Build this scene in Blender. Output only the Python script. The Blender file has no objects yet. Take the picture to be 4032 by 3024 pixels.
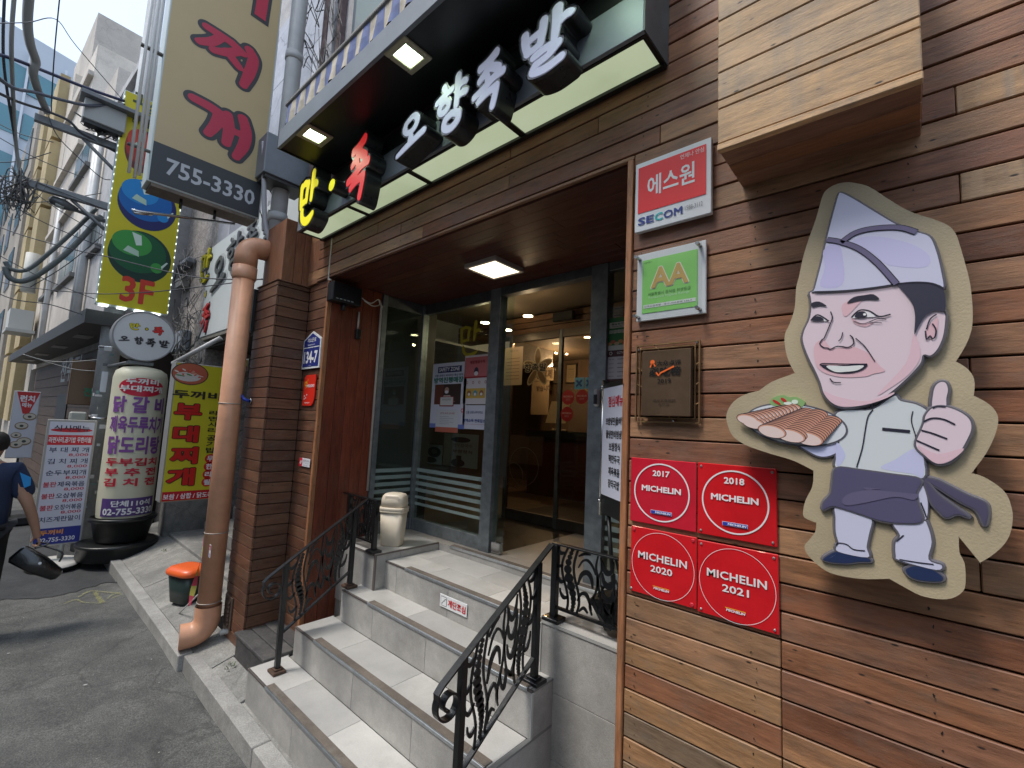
import bpy, math, random
import numpy as np
from mathutils import Vector, Matrix
from mathutils.geometry import tessellate_polygon
random.seed(7)
SC = bpy.context.scene
COL = SC.collection
# ------------------------------------------------------------------ camera
H = 2.0
F_PX, CX, CY = 1779.24, 2016.0, 1512.0
YAW, PITCH, ROLL = -0.72643412, 0.09786783, 0.04662384
_d = Vector((math.sin(YAW)*math.cos(PITCH), math.cos(YAW)*math.cos(PITCH), math.sin(PITCH)))
_r = Vector((math.cos(YAW), -math.sin(YAW), 0)); _u = _r.cross(_d)
_r2 = math.cos(ROLL)*_r + math.sin(ROLL)*_u; _u2 = -math.sin(ROLL)*_r + math.cos(ROLL)*_u
cam_d = bpy.data.cameras.new('camera'); cam = bpy.data.objects.new('camera', cam_d); COL.objects.link(cam)
cam_d.sensor_width = 36; cam_d.lens = F_PX/4032*36; cam_d.clip_start = 0.05; cam_d.clip_end = 2000
m = Matrix((( _r2.x,_u2.x,-_d.x),(_r2.y,_u2.y,-_d.y),(_r2.z,_u2.z,-_d.z))).to_4x4()
m.translation = (0, 0, H); cam.matrix_world = m; SC.camera = cam
def at(px, py, X=None, Y=None, Z=None):
    """point of the place seen at a photo pixel, on a known wall or floor plane"""
    v = _r2*((px-CX)/F_PX) + _u2*(-(py-CY)/F_PX) + _d
    t = X/v.x if X is not None else Y/v.y if Y is not None else (Z-H)/v.z
    return Vector((v.x*t, v.y*t, v.z*t+H))
# ------------------------------------------------------------------ light
SUN_EL, SUN_AZ = math.radians(60), math.radians(205)   # azimuth of the sun, clockwise from +Y
w = bpy.data.worlds.new('World'); SC.world = w; w.use_nodes = True
nt = w.node_tree; bg = nt.nodes['Background']
sky = nt.nodes.new('ShaderNodeTexSky'); sky.sky_type = 'NISHITA'; sky.sun_disc = False
sky.sun_elevation = SUN_EL; sky.sun_rotation = SUN_AZ; sky.air_density = 1.2; sky.dust_density = 4.0; sky.ozone_density = 1.0
mixw = nt.nodes.new('ShaderNodeMix'); mixw.data_type = 'RGBA'; mixw.inputs[0].default_value = 0.62
nt.links.new(sky.outputs[0], mixw.inputs[6]); mixw.inputs[7].default_value = (6.3, 7.5, 9.2, 1)
nt.links.new(mixw.outputs[2], bg.inputs[0]); bg.inputs[1].default_value = 0.1
sd = bpy.data.lights.new('sun', 'SUN'); sd.energy = 1.3; sd.angle = math.radians(14); sd.color = (1, .95, .88)
so = bpy.data.objects.new('sun', sd); COL.objects.link(so)
sdir = Vector((math.sin(SUN_AZ)*math.cos(SUN_EL), math.cos(SUN_AZ)*math.cos(SUN_EL), math.sin(SUN_EL)))
so.rotation_euler = sdir.to_track_quat('Z', 'Y').to_euler(); so.location = sdir*30
SC.view_settings.view_transform = 'Standard'; SC.view_settings.look = 'None'
SC.view_settings.gamma = 1; SC.view_settings.exposure = 0.92; SC.view_settings.use_curve_mapping = False
SC.render.engine = 'CYCLES'
SC.cycles.max_bounces = 7; SC.cycles.transparent_max_bounces = 12; SC.cycles.use_denoising = True
SC.cycles.sample_clamp_indirect = 4; SC.cycles.caustics_reflective = False; SC.cycles.caustics_refractive = False
# ------------------------------------------------------------------ materials
_M = {}
def nodes(name):
    m = bpy.data.materials.new(name); m.use_nodes = True
    return m, m.node_tree.nodes, m.node_tree.links, m.node_tree.nodes['Principled BSDF']
def N(nd, t, **k):
    n = nd.new(t)
    for a, v in k.items():
        if a.startswith('i_'): n.inputs[a[2:].replace('_', ' ')].default_value = v
        else: setattr(n, a, v)
    return n
def ramp(nd, stops, interp='LINEAR'):
    r = nd.new('ShaderNodeValToRGB'); r.color_ramp.interpolation = interp
    while len(r.color_ramp.elements) < len(stops): r.color_ramp.elements.new(.5)
    for e, (p, c) in zip(r.color_ramp.elements, stops):
        e.position = p; e.color = (*c, 1) if len(c) == 3 else c
    return r
def mixc(nd, lk, fac, a, b, blend='MIX'):
    n = nd.new('ShaderNodeMix'); n.data_type = 'RGBA'; n.blend_type = blend
    for i, v in ((0, fac), (6, a), (7, b)):
        if hasattr(v, 'links'): lk.new(v, n.inputs[i])
        else: n.inputs[i].default_value = v if i == 0 else (*v, 1)
    return n.outputs[2]
def plain(col, rough=.5, metal=0., bump=0., bscale=60., var=.0, vscale=4., spec=.5, coat=0.):
    """painted / plastic / metal surface with faint mottling and relief"""
    key = ('plain', tuple(col), rough, metal, bump, bscale, var, vscale, spec, coat)
    if key in _M: return _M[key]
    m, nd, lk, b = nodes('surface')
    b.inputs['Roughness'].default_value = rough; b.inputs['Metallic'].default_value = metal
    b.inputs['Specular IOR Level'].default_value = spec; b.inputs['Coat Weight'].default_value = coat
    b.inputs['Base Color'].default_value = (*col, 1)
    if var or bump:
        tc = N(nd, 'ShaderNodeTexCoord')
        if var:
            no = N(nd, 'ShaderNodeTexNoise', i_Scale=vscale, i_Detail=6., i_Roughness=.65); lk.new(tc.outputs['Object'], no.inputs['Vector'])
            r = ramp(nd, [(.3, [max(0, c*(1-var)) for c in col]), (.7, [min(1, c*(1+var*.7)) for c in col])]); lk.new(no.outputs[0], r.inputs[0])
            lk.new(r.outputs[0], b.inputs['Base Color'])
            mr = N(nd, 'ShaderNodeMapRange'); mr.inputs[3].default_value = rough*.85; mr.inputs[4].default_value = min(1, rough*1.2)
            lk.new(no.outputs[0], mr.inputs[0]); lk.new(mr.outputs[0], b.inputs['Roughness'])
        if bump:
            nb = N(nd, 'ShaderNodeTexNoise', i_Scale=bscale, i_Detail=4.); lk.new(tc.outputs['Object'], nb.inputs['Vector'])
            bp = N(nd, 'ShaderNodeBump', i_Strength=bump, i_Distance=.004); lk.new(nb.outputs[0], bp.inputs['Height']); lk.new(bp.outputs[0], b.inputs['Normal'])
    _M[key] = m; return m
def glow(col, st):
    key = ('glow', tuple(col), st)
    if key in _M: return _M[key]
    m, nd, lk, b = nodes('lit'); b.inputs['Base Color'].default_value = (*col, 1)
    b.inputs['Emission Color'].default_value = (*col, 1); b.inputs['Emission Strength'].default_value = st
    _M[key] = m; return m
def wood(tones, axis=0, rough=.5, weather=.35, marks=.0, grey=(.17, .145, .115), bump=.35):
    key = ('wood', tuple(tones), axis, rough, weather, marks, grey)
    if key in _M: return _M[key]
    m, nd, lk, b = nodes('wood')
    if len(tones) == 1: tones = [tones[0], tones[0]]
    tc = N(nd, 'ShaderNodeTexCoord'); oi = N(nd, 'ShaderNodeObjectInfo')
    off = N(nd, 'ShaderNodeVectorMath', operation='SCALE'); off.inputs[0].default_value = (13.7, 7.3, 9.1); lk.new(oi.outputs['Random'], off.inputs[3])
    add = N(nd, 'ShaderNodeVectorMath', operation='ADD'); lk.new(tc.outputs['Object'], add.inputs[0]); lk.new(off.outputs[0], add.inputs[1])
    def noise(sc, along, across, detail=5., rgh=.6):
        mp = N(nd, 'ShaderNodeMapping'); s = [across*sc]*3; s[axis] = along*sc; mp.inputs['Scale'].default_value = s
        lk.new(add.outputs[0], mp.inputs[0]); n = N(nd, 'ShaderNodeTexNoise', i_Scale=1., i_Detail=detail, i_Roughness=rgh); lk.new(mp.outputs[0], n.inputs['Vector']); return n.outputs[0]
    g1 = noise(1, 7, 60, 8., .72); g2 = noise(1, 45, 190, 4., .7); big = noise(1, 1.6, 6.5, 6., .7); blot = noise(1, 9, 20, 8., .75)
    rt = ramp(nd, [(i/(len(tones)-1) if len(tones) > 1 else 0, t) for i, t in enumerate(tones)]); lk.new(oi.outputs['Random'], rt.inputs[0])
    r1 = ramp(nd, [(.3, (.6, .55, .5)), (.48, (1.06, 1.02, .98)), (.7, (1.5, 1.44, 1.34))]); lk.new(g1, r1.inputs[0])
    c = mixc(nd, lk, 1., rt.outputs[0], r1.outputs[0], 'MULTIPLY')
    r2 = ramp(nd, [(.3, (.6, .57, .55)), (.62, (1.15, 1.12, 1.1))]); lk.new(big, r2.inputs[0])
    c = mixc(nd, lk, .85, c, r2.outputs[0], 'MULTIPLY')
    r3 = ramp(nd, [(.48, (0, 0, 0)), (.68, (weather, weather, weather))]); lk.new(blot, r3.inputs[0])
    c = mixc(nd, lk, r3.outputs[0], c, grey)
    if marks:
        wv = noise(1, 24, 2.2, 2.); r4 = ramp(nd, [(.5, (0, 0, 0)), (.62, (marks, marks, marks))]); lk.new(wv, r4.inputs[0])
        c = mixc(nd, lk, r4.outputs[0], c, (.46, .31, .19))
        wv2 = noise(1, 13, 1.2, 3.); r5 = ramp(nd, [(.52, (0, 0, 0)), (.66, (marks, marks, marks))]); lk.new(wv2, r5.inputs[0])
        c = mixc(nd, lk, r5.outputs[0], c, (.2, .2, .19))
    vo = N(nd, 'ShaderNodeTexVoronoi', i_Scale=1.); mpv = N(nd, 'ShaderNodeMapping'); sv = [26.]*3; sv[axis] = 9.; mpv.inputs['Scale'].default_value = sv
    lk.new(add.outputs[0], mpv.inputs[0]); lk.new(mpv.outputs[0], vo.inputs['Vector'])
    rv = ramp(nd, [(.05, (1, 1, 1)), (.1, (0, 0, 0))]); lk.new(vo.outputs['Distance'], rv.inputs[0])
    c = mixc(nd, lk, rv.outputs[0], c, (.03, .02, .015))
    lk.new(c, b.inputs['Base Color'])
    ro = N(nd, 'ShaderNodeMapRange'); ro.inputs[3].default_value = rough*.75; ro.inputs[4].default_value = rough*1.3; lk.new(g1, ro.inputs[0]); lk.new(ro.outputs[0], b.inputs['Roughness'])
    bp = N(nd, 'ShaderNodeBump', i_Strength=bump, i_Distance=.003); lk.new(g2, bp.inputs['Height'])
    bp2 = N(nd, 'ShaderNodeBump', i_Strength=bump*.7, i_Distance=.004); lk.new(g1, bp2.inputs['Height']); lk.new(bp.outputs[0], bp2.inputs['Normal']); lk.new(bp2.outputs[0], b.inputs['Normal'])
    _M[key] = m; return m
def stone(c1, c2, scale=8., speck=.0, rough=.8, bump=.4, bscale=90., cracks=0., stain=None):
    key = ('stone', tuple(c1), tuple(c2), scale, speck, rough, bump, bscale, cracks, stain)
    if key in _M: return _M[key]
    m, nd, lk, b = nodes('stone'); tc = N(nd, 'ShaderNodeTexCoord'); oi = N(nd, 'ShaderNodeObjectInfo')
    add = N(nd, 'ShaderNodeVectorMath', operation='ADD'); lk.new(tc.outputs['Object'], add.inputs[0])
    sc_ = N(nd, 'ShaderNodeVectorMath', operation='SCALE'); sc_.inputs[0].default_value = (5, 7, 3); lk.new(oi.outputs['Random'], sc_.inputs[3]); lk.new(sc_.outputs[0], add.inputs[1])
    n1 = N(nd, 'ShaderNodeTexNoise', i_Scale=scale, i_Detail=8., i_Roughness=.7); lk.new(add.outputs[0], n1.inputs['Vector'])
    r = ramp(nd, [(.3, c1), (.7, c2)]); lk.new(n1.outputs[0], r.inputs[0]); c = r.outputs[0]
    n0 = N(nd, 'ShaderNodeTexNoise', i_Scale=scale*.14, i_Detail=4.); lk.new(add.outputs[0], n0.inputs['Vector'])
    r0 = ramp(nd, [(.35, (.74, .74, .74)), (.65, (1.14, 1.13, 1.11))]); lk.new(n0.outputs[0], r0.inputs[0]); c = mixc(nd, lk, 1., c, r0.outputs[0], 'MULTIPLY')
    n2 = N(nd, 'ShaderNodeTexNoise', i_Scale=bscale, i_Detail=3., i_Roughness=.7); lk.new(add.outputs[0], n2.inputs['Vector'])
    if speck:
        r2 = ramp(nd, [(.3, (1-speck,)*3), (.5, (1, 1, 1)), (.72, (1+speck*1.5,)*3)]); lk.new(n2.outputs[0], r2.inputs[0]); c = mixc(nd, lk, 1., c, r2.outputs[0], 'MULTIPLY')
    hgt = n2.outputs[0]
    if cracks:
        nw = N(nd, 'ShaderNodeTexNoise', i_Scale=1.7, i_Detail=5.); lk.new(add.outputs[0], nw.inputs['Vector'])
        mw = N(nd, 'ShaderNodeVectorMath', operation='SCALE', ); lk.new(nw.outputs['Color'], mw.inputs[0]); mw.inputs[3].default_value = .9
        aw = N(nd, 'ShaderNodeVectorMath', operation='ADD'); lk.new(add.outputs[0], aw.inputs[0]); lk.new(mw.outputs[0], aw.inputs[1])
        vo = N(nd, 'ShaderNodeTexVoronoi', feature='DISTANCE_TO_EDGE', i_Scale=.7); lk.new(aw.outputs[0], vo.inputs['Vector'])
        rc = ramp(nd, [(0, (1, 1, 1)), (.012, (0, 0, 0))]); lk.new(vo.outputs[0], rc.inputs[0])
        mu = N(nd, 'ShaderNodeMath', operation='MULTIPLY'); mu.inputs[1].default_value = cracks; lk.new(rc.outputs[0], mu.inputs[0])
        c = mixc(nd, lk, mu.outputs[0], c, [x*.4 for x in c1])
    if stain:
        ns = N(nd, 'ShaderNodeTexNoise', i_Scale=2.3, i_Detail=7., i_Roughness=.7); lk.new(add.outputs[0], ns.inputs['Vector'])
        rs = ramp(nd, [(.52, (0, 0, 0)), (.7, (.6, .6, .6))]); lk.new(ns.outputs[0], rs.inputs[0]); c = mixc(nd, lk, rs.outputs[0], c, stain)
    lk.new(c, b.inputs['Base Color']); b.inputs['Roughness'].default_value = rough
    bp = N(nd, 'ShaderNodeBump', i_Strength=bump, i_Distance=.006); lk.new(hgt, bp.inputs['Height']); lk.new(bp.outputs[0], b.inputs['Normal'])
    _M[key] = m; return m
def glass(tint=(.86, .95, .92), refl=.9):
    key = ('glass', tint, refl)
    if key in _M: return _M[key]
    m, nd, lk, b = nodes('glass'); out = nd['Material Output']; nd.remove(b)
    tr = N(nd, 'ShaderNodeBsdfTransparent'); tr.inputs[0].default_value = (*tint, 1)
    gl = N(nd, 'ShaderNodeBsdfGlossy'); gl.inputs['Roughness'].default_value = .015; gl.inputs[0].default_value = (refl, refl, refl, 1)
    fr = N(nd, 'ShaderNodeFresnel'); ge = N(nd, 'ShaderNodeNewGeometry'); mi = N(nd, 'ShaderNodeMapRange'); mi.inputs[3].default_value = 1.5; mi.inputs[4].default_value = 1/1.5; lk.new(ge.outputs['Backfacing'], mi.inputs[0]); lk.new(mi.outputs[0], fr.inputs[0])
    ms = N(nd, 'ShaderNodeMixShader'); lk.new(fr.outputs[0], ms.inputs[0]); lk.new(tr.outputs[0], ms.inputs[1]); lk.new(gl.outputs[0], ms.inputs[2]); lk.new(ms.outputs[0], out.inputs[0])
    _M[key] = m; return m
def frosted(col, alpha):
    key = ('frost', tuple(col), alpha)
    if key in _M: return _M[key]
    m, nd, lk, b = nodes('film'); b.inputs['Base Color'].default_value = (*col, 1); b.inputs['Alpha'].default_value = alpha; b.inputs['Roughness'].default_value = .6
    _M[key] = m; return m
# ------------------------------------------------------------------ mesh helpers
class MB:
    def __init__(s): s.v = []; s.f = []; s.mi = []; s.sm = []; s.m = 0
    def add(s, vs, fs, smooth=False):
        b = len(s.v); s.v += [tuple(x) for x in vs]
        for f in fs: s.f.append(tuple(i+b for i in f)); s.mi.append(s.m); s.sm.append(smooth)
        return s
    def box(s, x0, x1, y0, y1, z0, z1, bev=0.):
        if x0 > x1: x0, x1 = x1, x0
        if y0 > y1: y0, y1 = y1, y0
        if z0 > z1: z0, z1 = z1, z0
        if not bev:
            vs = [(x, y, z) for z in (z0, z1) for y in (y0, y1) for x in (x0, x1)]
            return s.add(vs, [(0, 2, 3, 1), (4, 5, 7, 6), (0, 1, 5, 4), (2, 6, 7, 3), (0, 4, 6, 2), (1, 3, 7, 5)])
        b = min(bev, (x1-x0)*.45, (y1-y0)*.45, (z1-z0)*.45); vs = []; idx = {}
        for i, x in enumerate((x0, x1)):
            for j, y in enumerate((y0, y1)):
                for k, z in enumerate((z0, z1)):
                    sx, sy, sz = (1, -1)[i], (1, -1)[j], (1, -1)[k]
                    for a, p in enumerate(((x, y+sy*b, z+sz*b), (x+sx*b, y, z+sz*b), (x+sx*b, y+sy*b, z))):
                        idx[i, j, k, a] = len(vs); vs.append(p)
        fs = [tuple(idx[k] for k in q) for q in (
            ((0,0,0,0),(0,0,1,0),(0,1,1,0),(0,1,0,0)), ((1,0,0,0),(1,1,0,0),(1,1,1,0),(1,0,1,0)),
            ((0,0,0,1),(1,0,0,1),(1,0,1,1),(0,0,1,1)), ((0,1,0,1),(0,1,1,1),(1,1,1,1),(1,1,0,1)),
            ((0,0,0,2),(0,1,0,2),(1,1,0,2),(1,0,0,2)), ((0,0,1,2),(1,0,1,2),(1,1,1,2),(0,1,1,2)))]
        for i in (0, 1):
            for j in (0, 1):
                q = (idx[i,j,0,0], idx[i,j,1,0], idx[i,j,1,1], idx[i,j,0,1]); fs.append(q if (i+j) % 2 else q[::-1])
                q = (idx[i,0,j,0], idx[i,1,j,0], idx[i,1,j,2], idx[i,0,j,2]); fs.append(q[::-1] if (i+j) % 2 else q)
                q = (idx[0,i,j,1], idx[1,i,j,1], idx[1,i,j,2], idx[0,i,j,2]); fs.append(q if (i+j) % 2 else q[::-1])
                for k in (0, 1):
                    q = (idx[i,j,k,0], idx[i,j,k,1], idx[i,j,k,2]); fs.append(q[::-1] if (i+j+k) % 2 else q)
        return s.add(vs, fs)
    def prism(s, pts, vec, caps=True):
        """closed loop of 3D points pushed along vec; caps filled"""
        n = len(pts); vec = Vector(vec); p = [Vector(a) for a in pts]
        b = len(s.v); s.v += [tuple(a) for a in p]+[tuple(a+vec) for a in p]
        for i in range(n):
            j = (i+1) % n; s.f.append((b+i, b+j, b+n+j, b+n+i)); s.mi.append(s.m); s.sm.append(False)
        if caps:
            for t in tessellate_polygon([p]):
                s.f.append((b+t[2], b+t[1], b+t[0])); s.f.append((b+n+t[0], b+n+t[1], b+n+t[2])); s.mi += [s.m]*2; s.sm += [False]*2
        return s
    def poly(s, pts):
        p = [Vector(a) for a in pts]; b = len(s.v); s.v += [tuple(a) for a in p]
        for t in tessellate_polygon([p]): s.f.append(tuple(b+i for i in t)); s.mi.append(s.m); s.sm.append(False)
        return s
    def tube(s, path, r, n=8, closed=False, cap=True, flat=None):
        """round (or flattened) tube along a list of points; r may be a list"""
        P = [Vector(p) for p in path]; k = len(P); rr = r if isinstance(r, (list, tuple)) else [r]*k
        b = len(s.v); prev = None
        for i, p in enumerate(P):
            if closed: t = P[(i+1) % k]-P[i-1]
            else: t = P[min(i+1, k-1)]-P[max(i-1, 0)]
            t = t.normalized() if t.length > 1e-9 else Vector((0, 0, 1))
            if prev is None:
                a = Vector((0, 0, 1)) if abs(t.z) < .9 else Vector((1, 0, 0)); u = t.cross(a).normalized()
            else:
                u = prev-t*prev.dot(t); u = u.normalized() if u.length > 1e-9 else t.orthogonal().normalized()
            prev = u; v = t.cross(u)
            for j in range(n):
                an = 2*math.pi*j/n; s.v.append(tuple(p+u*(math.cos(an)*rr[i])+v*(math.sin(an)*rr[i])))
        for i in range(k if closed else k-1):
            for j in range(n):
                a0, a1 = b+i*n+j, b+i*n+(j+1) % n; c0, c1 = b+((i+1) % k)*n+j, b+((i+1) % k)*n+(j+1) % n
                s.f.append((a0, a1, c1, c0)); s.mi.append(s.m); s.sm.append(True)
        if cap and not closed:
            s.f.append(tuple(b+j for j in range(n))[::-1]); s.f.append(tuple(b+(k-1)*n+j for j in range(n))); s.mi += [s.m]*2; s.sm += [False]*2
        return s
    def cyl(s, a, b, r, n=16, r2=None): return s.tube([a, b], [r, r if r2 is None else r2], n)
    def lathe(s, prof, c=(0, 0, 0), n=24, smooth=True, sx=1., sy=1.):
        b = len(s.v)
        for r, z in prof:
            for j in range(n):
                an = 2*math.pi*j/n; s.v.append((c[0]+math.cos(an)*r*sx, c[1]+math.sin(an)*r*sy, c[2]+z))
        for i in range(len(prof)-1):
            for j in range(n):
                s.f.append((b+i*n+j, b+i*n+(j+1) % n, b+(i+1)*n+(j+1) % n, b+(i+1)*n+j)); s.mi.append(s.m); s.sm.append(smooth)
        return s
    def mesh(s, name, mats):
        me = bpy.data.meshes.new(name); me.from_pydata(s.v, [], s.f)
        for mt in (mats if isinstance(mats, (list, tuple)) else [mats]): me.materials.append(mt)
        me.polygons.foreach_set('material_index', s.mi); me.polygons.foreach_set('use_smooth', s.sm); me.update(); return me
    def obj(s, name, mats, parent=None, origin=None):
        if origin is not None:
            o0 = Vector(origin); s.v = [tuple(Vector(v)-o0) for v in s.v]
        o = bpy.data.objects.new(name, s.mesh(name, mats)); COL.objects.link(o)
        if origin is not None: o.location = origin
        if parent is not None: hang(o, parent)
        return o
def hang(o, parent):
    o.parent = parent; w_ = Matrix.Identity(4); p = parent
    while p is not None: w_ = p.matrix_basis.inverted() @ w_ if False else w_; p = p.parent
    o.matrix_parent_inverse = world_of(parent).inverted()
def world_of(o):
    m = o.matrix_basis.copy() if o.parent is None else world_of(o.parent) @ o.matrix_parent_inverse @ o.matrix_basis
    return m
def thing(name, label, cat, loc=(0, 0, 0), group=None, rz=0):
    o = bpy.data.objects.new(name, None); COL.objects.link(o); o.location = loc; o.rotation_euler = (0, 0, rz); o.empty_display_size = .1
    o['label'] = label; o['category'] = cat
    if group: o['group'] = group
    return o
def tag(o, label, cat, group=None):
    o['label'] = label; o['category'] = cat
    if group: o['group'] = group
    return o
def struct(o): o['kind'] = 'structure'; return o
def plank(name, x0, x1, y0, y1, z0, z1, mt, parent, bev=.0025):
    c = ((x0+x1)/2, (y0+y1)/2, (z0+z1)/2)
    return MB().box(x0, x1, y0, y1, z0, z1, bev).obj(name, mt, parent, origin=c)
# ------------------------------------------------------------------ lettering and flat print
_T = {}
_SCT = bpy.data.scenes.new('lettering_shop')
def evaluated(o):
    """mesh of an object after its modifiers, worked out in a small scene of its own"""
    _SCT.collection.objects.link(o); vl = _SCT.view_layers[0]; vl.update(); dg = vl.depsgraph
    me = bpy.data.meshes.new_from_object(o.evaluated_get(dg)); _SCT.collection.objects.unlink(o); return me
def bold_glyphs(s, off, space=1.):
    """heavier lettering: grow the outlines by a distance field and trace them again"""
    key = ('b', s, off, space)
    if key in _T: return _T[key]
    v, f = glyphs(s, 0, 2, space); ec = {}
    for q in f:
        for i in range(len(q)): e = (q[i], q[(i+1) % len(q)]); k = (min(e), max(e)); ec[k] = ec.get(k, 0)+1
    E = np.array([k for k, c in ec.items() if c == 1]); A_, B_ = v[E[:, 0]], v[E[:, 1]]
    lo, hi = v.min(0)-off-.03, v.max(0)+off+.03; cell = 1/42 if len(s) < 8 else 1/32
    gx, gy = np.meshgrid(np.arange(lo[0], hi[0]+cell, cell), np.arange(lo[1], hi[1]+cell, cell)); D = np.full(gx.shape, 9.); ins = np.zeros(gx.shape, bool)
    for a, b in zip(A_, B_):
        d = b-a; L2 = max(d@d, 1e-12); t = np.clip(((gx-a[0])*d[0]+(gy-a[1])*d[1])/L2, 0, 1); D = np.minimum(D, np.hypot(gx-a[0]-t*d[0], gy-a[1]-t*d[1]))
        if a[1] != b[1]:
            c = (gy > min(a[1], b[1])) & (gy <= max(a[1], b[1])) & (gx < a[0]+(gy-a[1])*d[0]/d[1]); ins ^= c
    D = np.where(ins, -D, D)-off; V, Fc, rim = grid_cells(D, gx, gy); r_ = (np.array(V), [tuple(q) for q in Fc]); _T[key] = r_; return r_
def glyphs(s, off=0., res=3, space=1., font=None):
    key = (s, off, res, space)
    if key in _T: return _T[key]
    cu = bpy.data.curves.new('t', 'FONT'); cu.body = s; cu.resolution_u = res; cu.offset = off; cu.space_character = space; cu.size = 1
    o = bpy.data.objects.new('t', cu); me = evaluated(o)
    v = np.array([tuple(a.co)[:2] for a in me.vertices]) if len(me.vertices) else np.zeros((0, 2)); f = [tuple(p.vertices) for p in me.polygons]
    bpy.data.objects.remove(o); bpy.data.curves.remove(cu); bpy.data.meshes.remove(me)
    _T[key] = (v, f); return v, f
class Face:
    """a flat printed face: origin O, right U, up V; coordinates in metres"""
    def __init__(s, O, U, V):
        s.O = Vector(O); s.U = Vector(U).normalized(); s.V = Vector(V).normalized(); s.N = s.U.cross(s.V); s.parts = {}; s.cnt = 0
    def P(s, x, y, l=0.): return s.O+s.U*x+s.V*y+s.N*l
    def mb(s, col, name, rough):
        if '#' not in name and not name.startswith('slice_'): s.cnt += 1; name = name+'#%d' % s.cnt
        k = (tuple(col), name, rough)
        if k not in s.parts: s.parts[k] = MB()
        return s.parts[k]
    def poly(s, pts, col, l=.002, name='print', rough=.45): s.cnt += 1; s.mb(col, name+'#%d' % s.cnt, rough).poly([s.P(x, y, l) for x, y in pts]); return s
    def rect(s, x0, y0, x1, y1, col, l=.002, name='print', rough=.45):
        m = s.mb(col, name, rough); m.add([s.P(x0, y0, l), s.P(x1, y0, l), s.P(x1, y1, l), s.P(x0, y1, l)], [(0, 1, 2, 3)]); return s
    def ell(s, cx, cy, rx, ry, col, l=.002, n=40, name='print', rot=0., rough=.45):
        c, sn = math.cos(rot), math.sin(rot); m = s.mb(col, name, rough)
        m.add([s.P(cx+rx*math.cos(a)*c-ry*math.sin(a)*sn, cy+rx*math.cos(a)*sn+ry*math.sin(a)*c, l) for a in [2*math.pi*i/n for i in range(n)]], [tuple(range(n))]); return s
    def ring(s, cx, cy, r0, r1, col, l=.002, n=64, name='print'):
        vs = [s.P(cx+r*math.cos(2*math.pi*i/n), cy+r*math.sin(2*math.pi*i/n), l) for r in (r0, r1) for i in range(n)]
        s.mb(col, name, .45).add(vs, [(i, (i+1) % n, n+(i+1) % n, n+i) for i in range(n)]); return s
    def text(s, t, x0, y0, x1, y1, col, l=.003, off=0., keep=False, name='lettering', res=3, space=1., shear=0., rough=.45):
        v, f = bold_glyphs(t, off*.8, space) if off >= .028 else glyphs(t, off, min(res, 2), space)
        s.cnt += 1; name = name+'#%d' % s.cnt
        if not len(v): return s
        lo, hi = v.min(0), v.max(0); sz = np.maximum(hi-lo, 1e-6); kx, ky = (x1-x0)/sz[0], (y1-y0)/sz[1]
        if keep: kx = min(kx, ky); x0 += ((x1-x0)-kx*sz[0])/2
        q = (v-lo)*(kx, ky); m = s.mb(col, name, rough)
        m.add([s.P(x0+a+shear*b, y0+b, l) for a, b in q], f); return s
    def line(s, pts, wd, col, l=.003, name='print'):
        s.cnt += 1; m = s.mb(col, name+'#%d' % s.cnt, .45); P2 = [Vector((a, b)) for a, b in pts]; k = len(P2); L = []; R = []
        for i, p in enumerate(P2):
            t = (P2[min(i+1, k-1)]-P2[max(i-1, 0)]).normalized(); nn = Vector((-t.y, t.x)); w_ = (wd[i] if isinstance(wd, (list, tuple)) else wd)/2
            L.append(p+nn*w_); R.append(p-nn*w_)
        m.add([s.P(a.x, a.y, l) for a in R+L], [(i, i+1, k+i+1, k+i) for i in range(k-1)]); return s
    def done(s, parent):
        for (col, name, rough), m in s.parts.items():
            if m.f:
                o = m.obj(name.split('#')[0], plain(col, rough), parent)
                if name.startswith('slice_'): o['kind'] = 'stuff'
def smooth(pts, n=6, closed=True):
    """Catmull-Rom through 2D/3D points"""
    P = [np.array(p, float) for p in pts]; k = len(P); out = []
    for i in range(k if closed else k-1):
        if closed: a, b, c, d = P[i-1], P[i], P[(i+1) % k], P[(i+2) % k]
        else: a, b, c, d = P[max(i-1, 0)], P[i], P[i+1], P[min(i+2, k-1)]
        for j in range(n):
            t = j/n; out.append(tuple(.5*((2*b)+(-a+c)*t+(2*a-5*b+4*c-d)*t*t+(-a+3*b-3*c+d)*t**3)))
    if not closed: out.append(tuple(P[-1]))
    return out
def sdf_cells(strokes, lev, N_=72, pad=.22):
    """brush strokes -> merged flat polygons of the area within lev of the strokes (marching squares) and its rim edges"""
    cs = []
    for st in strokes:
        pts = [np.array(p[:2], float) for p in st]; ws = [p[2] for p in st]
        if len(pts) == 1: cs.append((*pts[0], ws[0])); continue
        sm_ = smooth([(*p, w_) for p, w_ in zip(pts, ws)], 14, False); cs += [tuple(q) for q in sm_]
    C = np.array(cs); g = np.linspace(-pad, 1+pad, N_); gx, gy = np.meshgrid(g, g)
    D = np.full(gx.shape, 9.)
    for x, y, r in C: D = np.minimum(D, np.hypot(gx-x, gy-y)-r)
    return grid_cells(D-lev, gx, gy)
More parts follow.
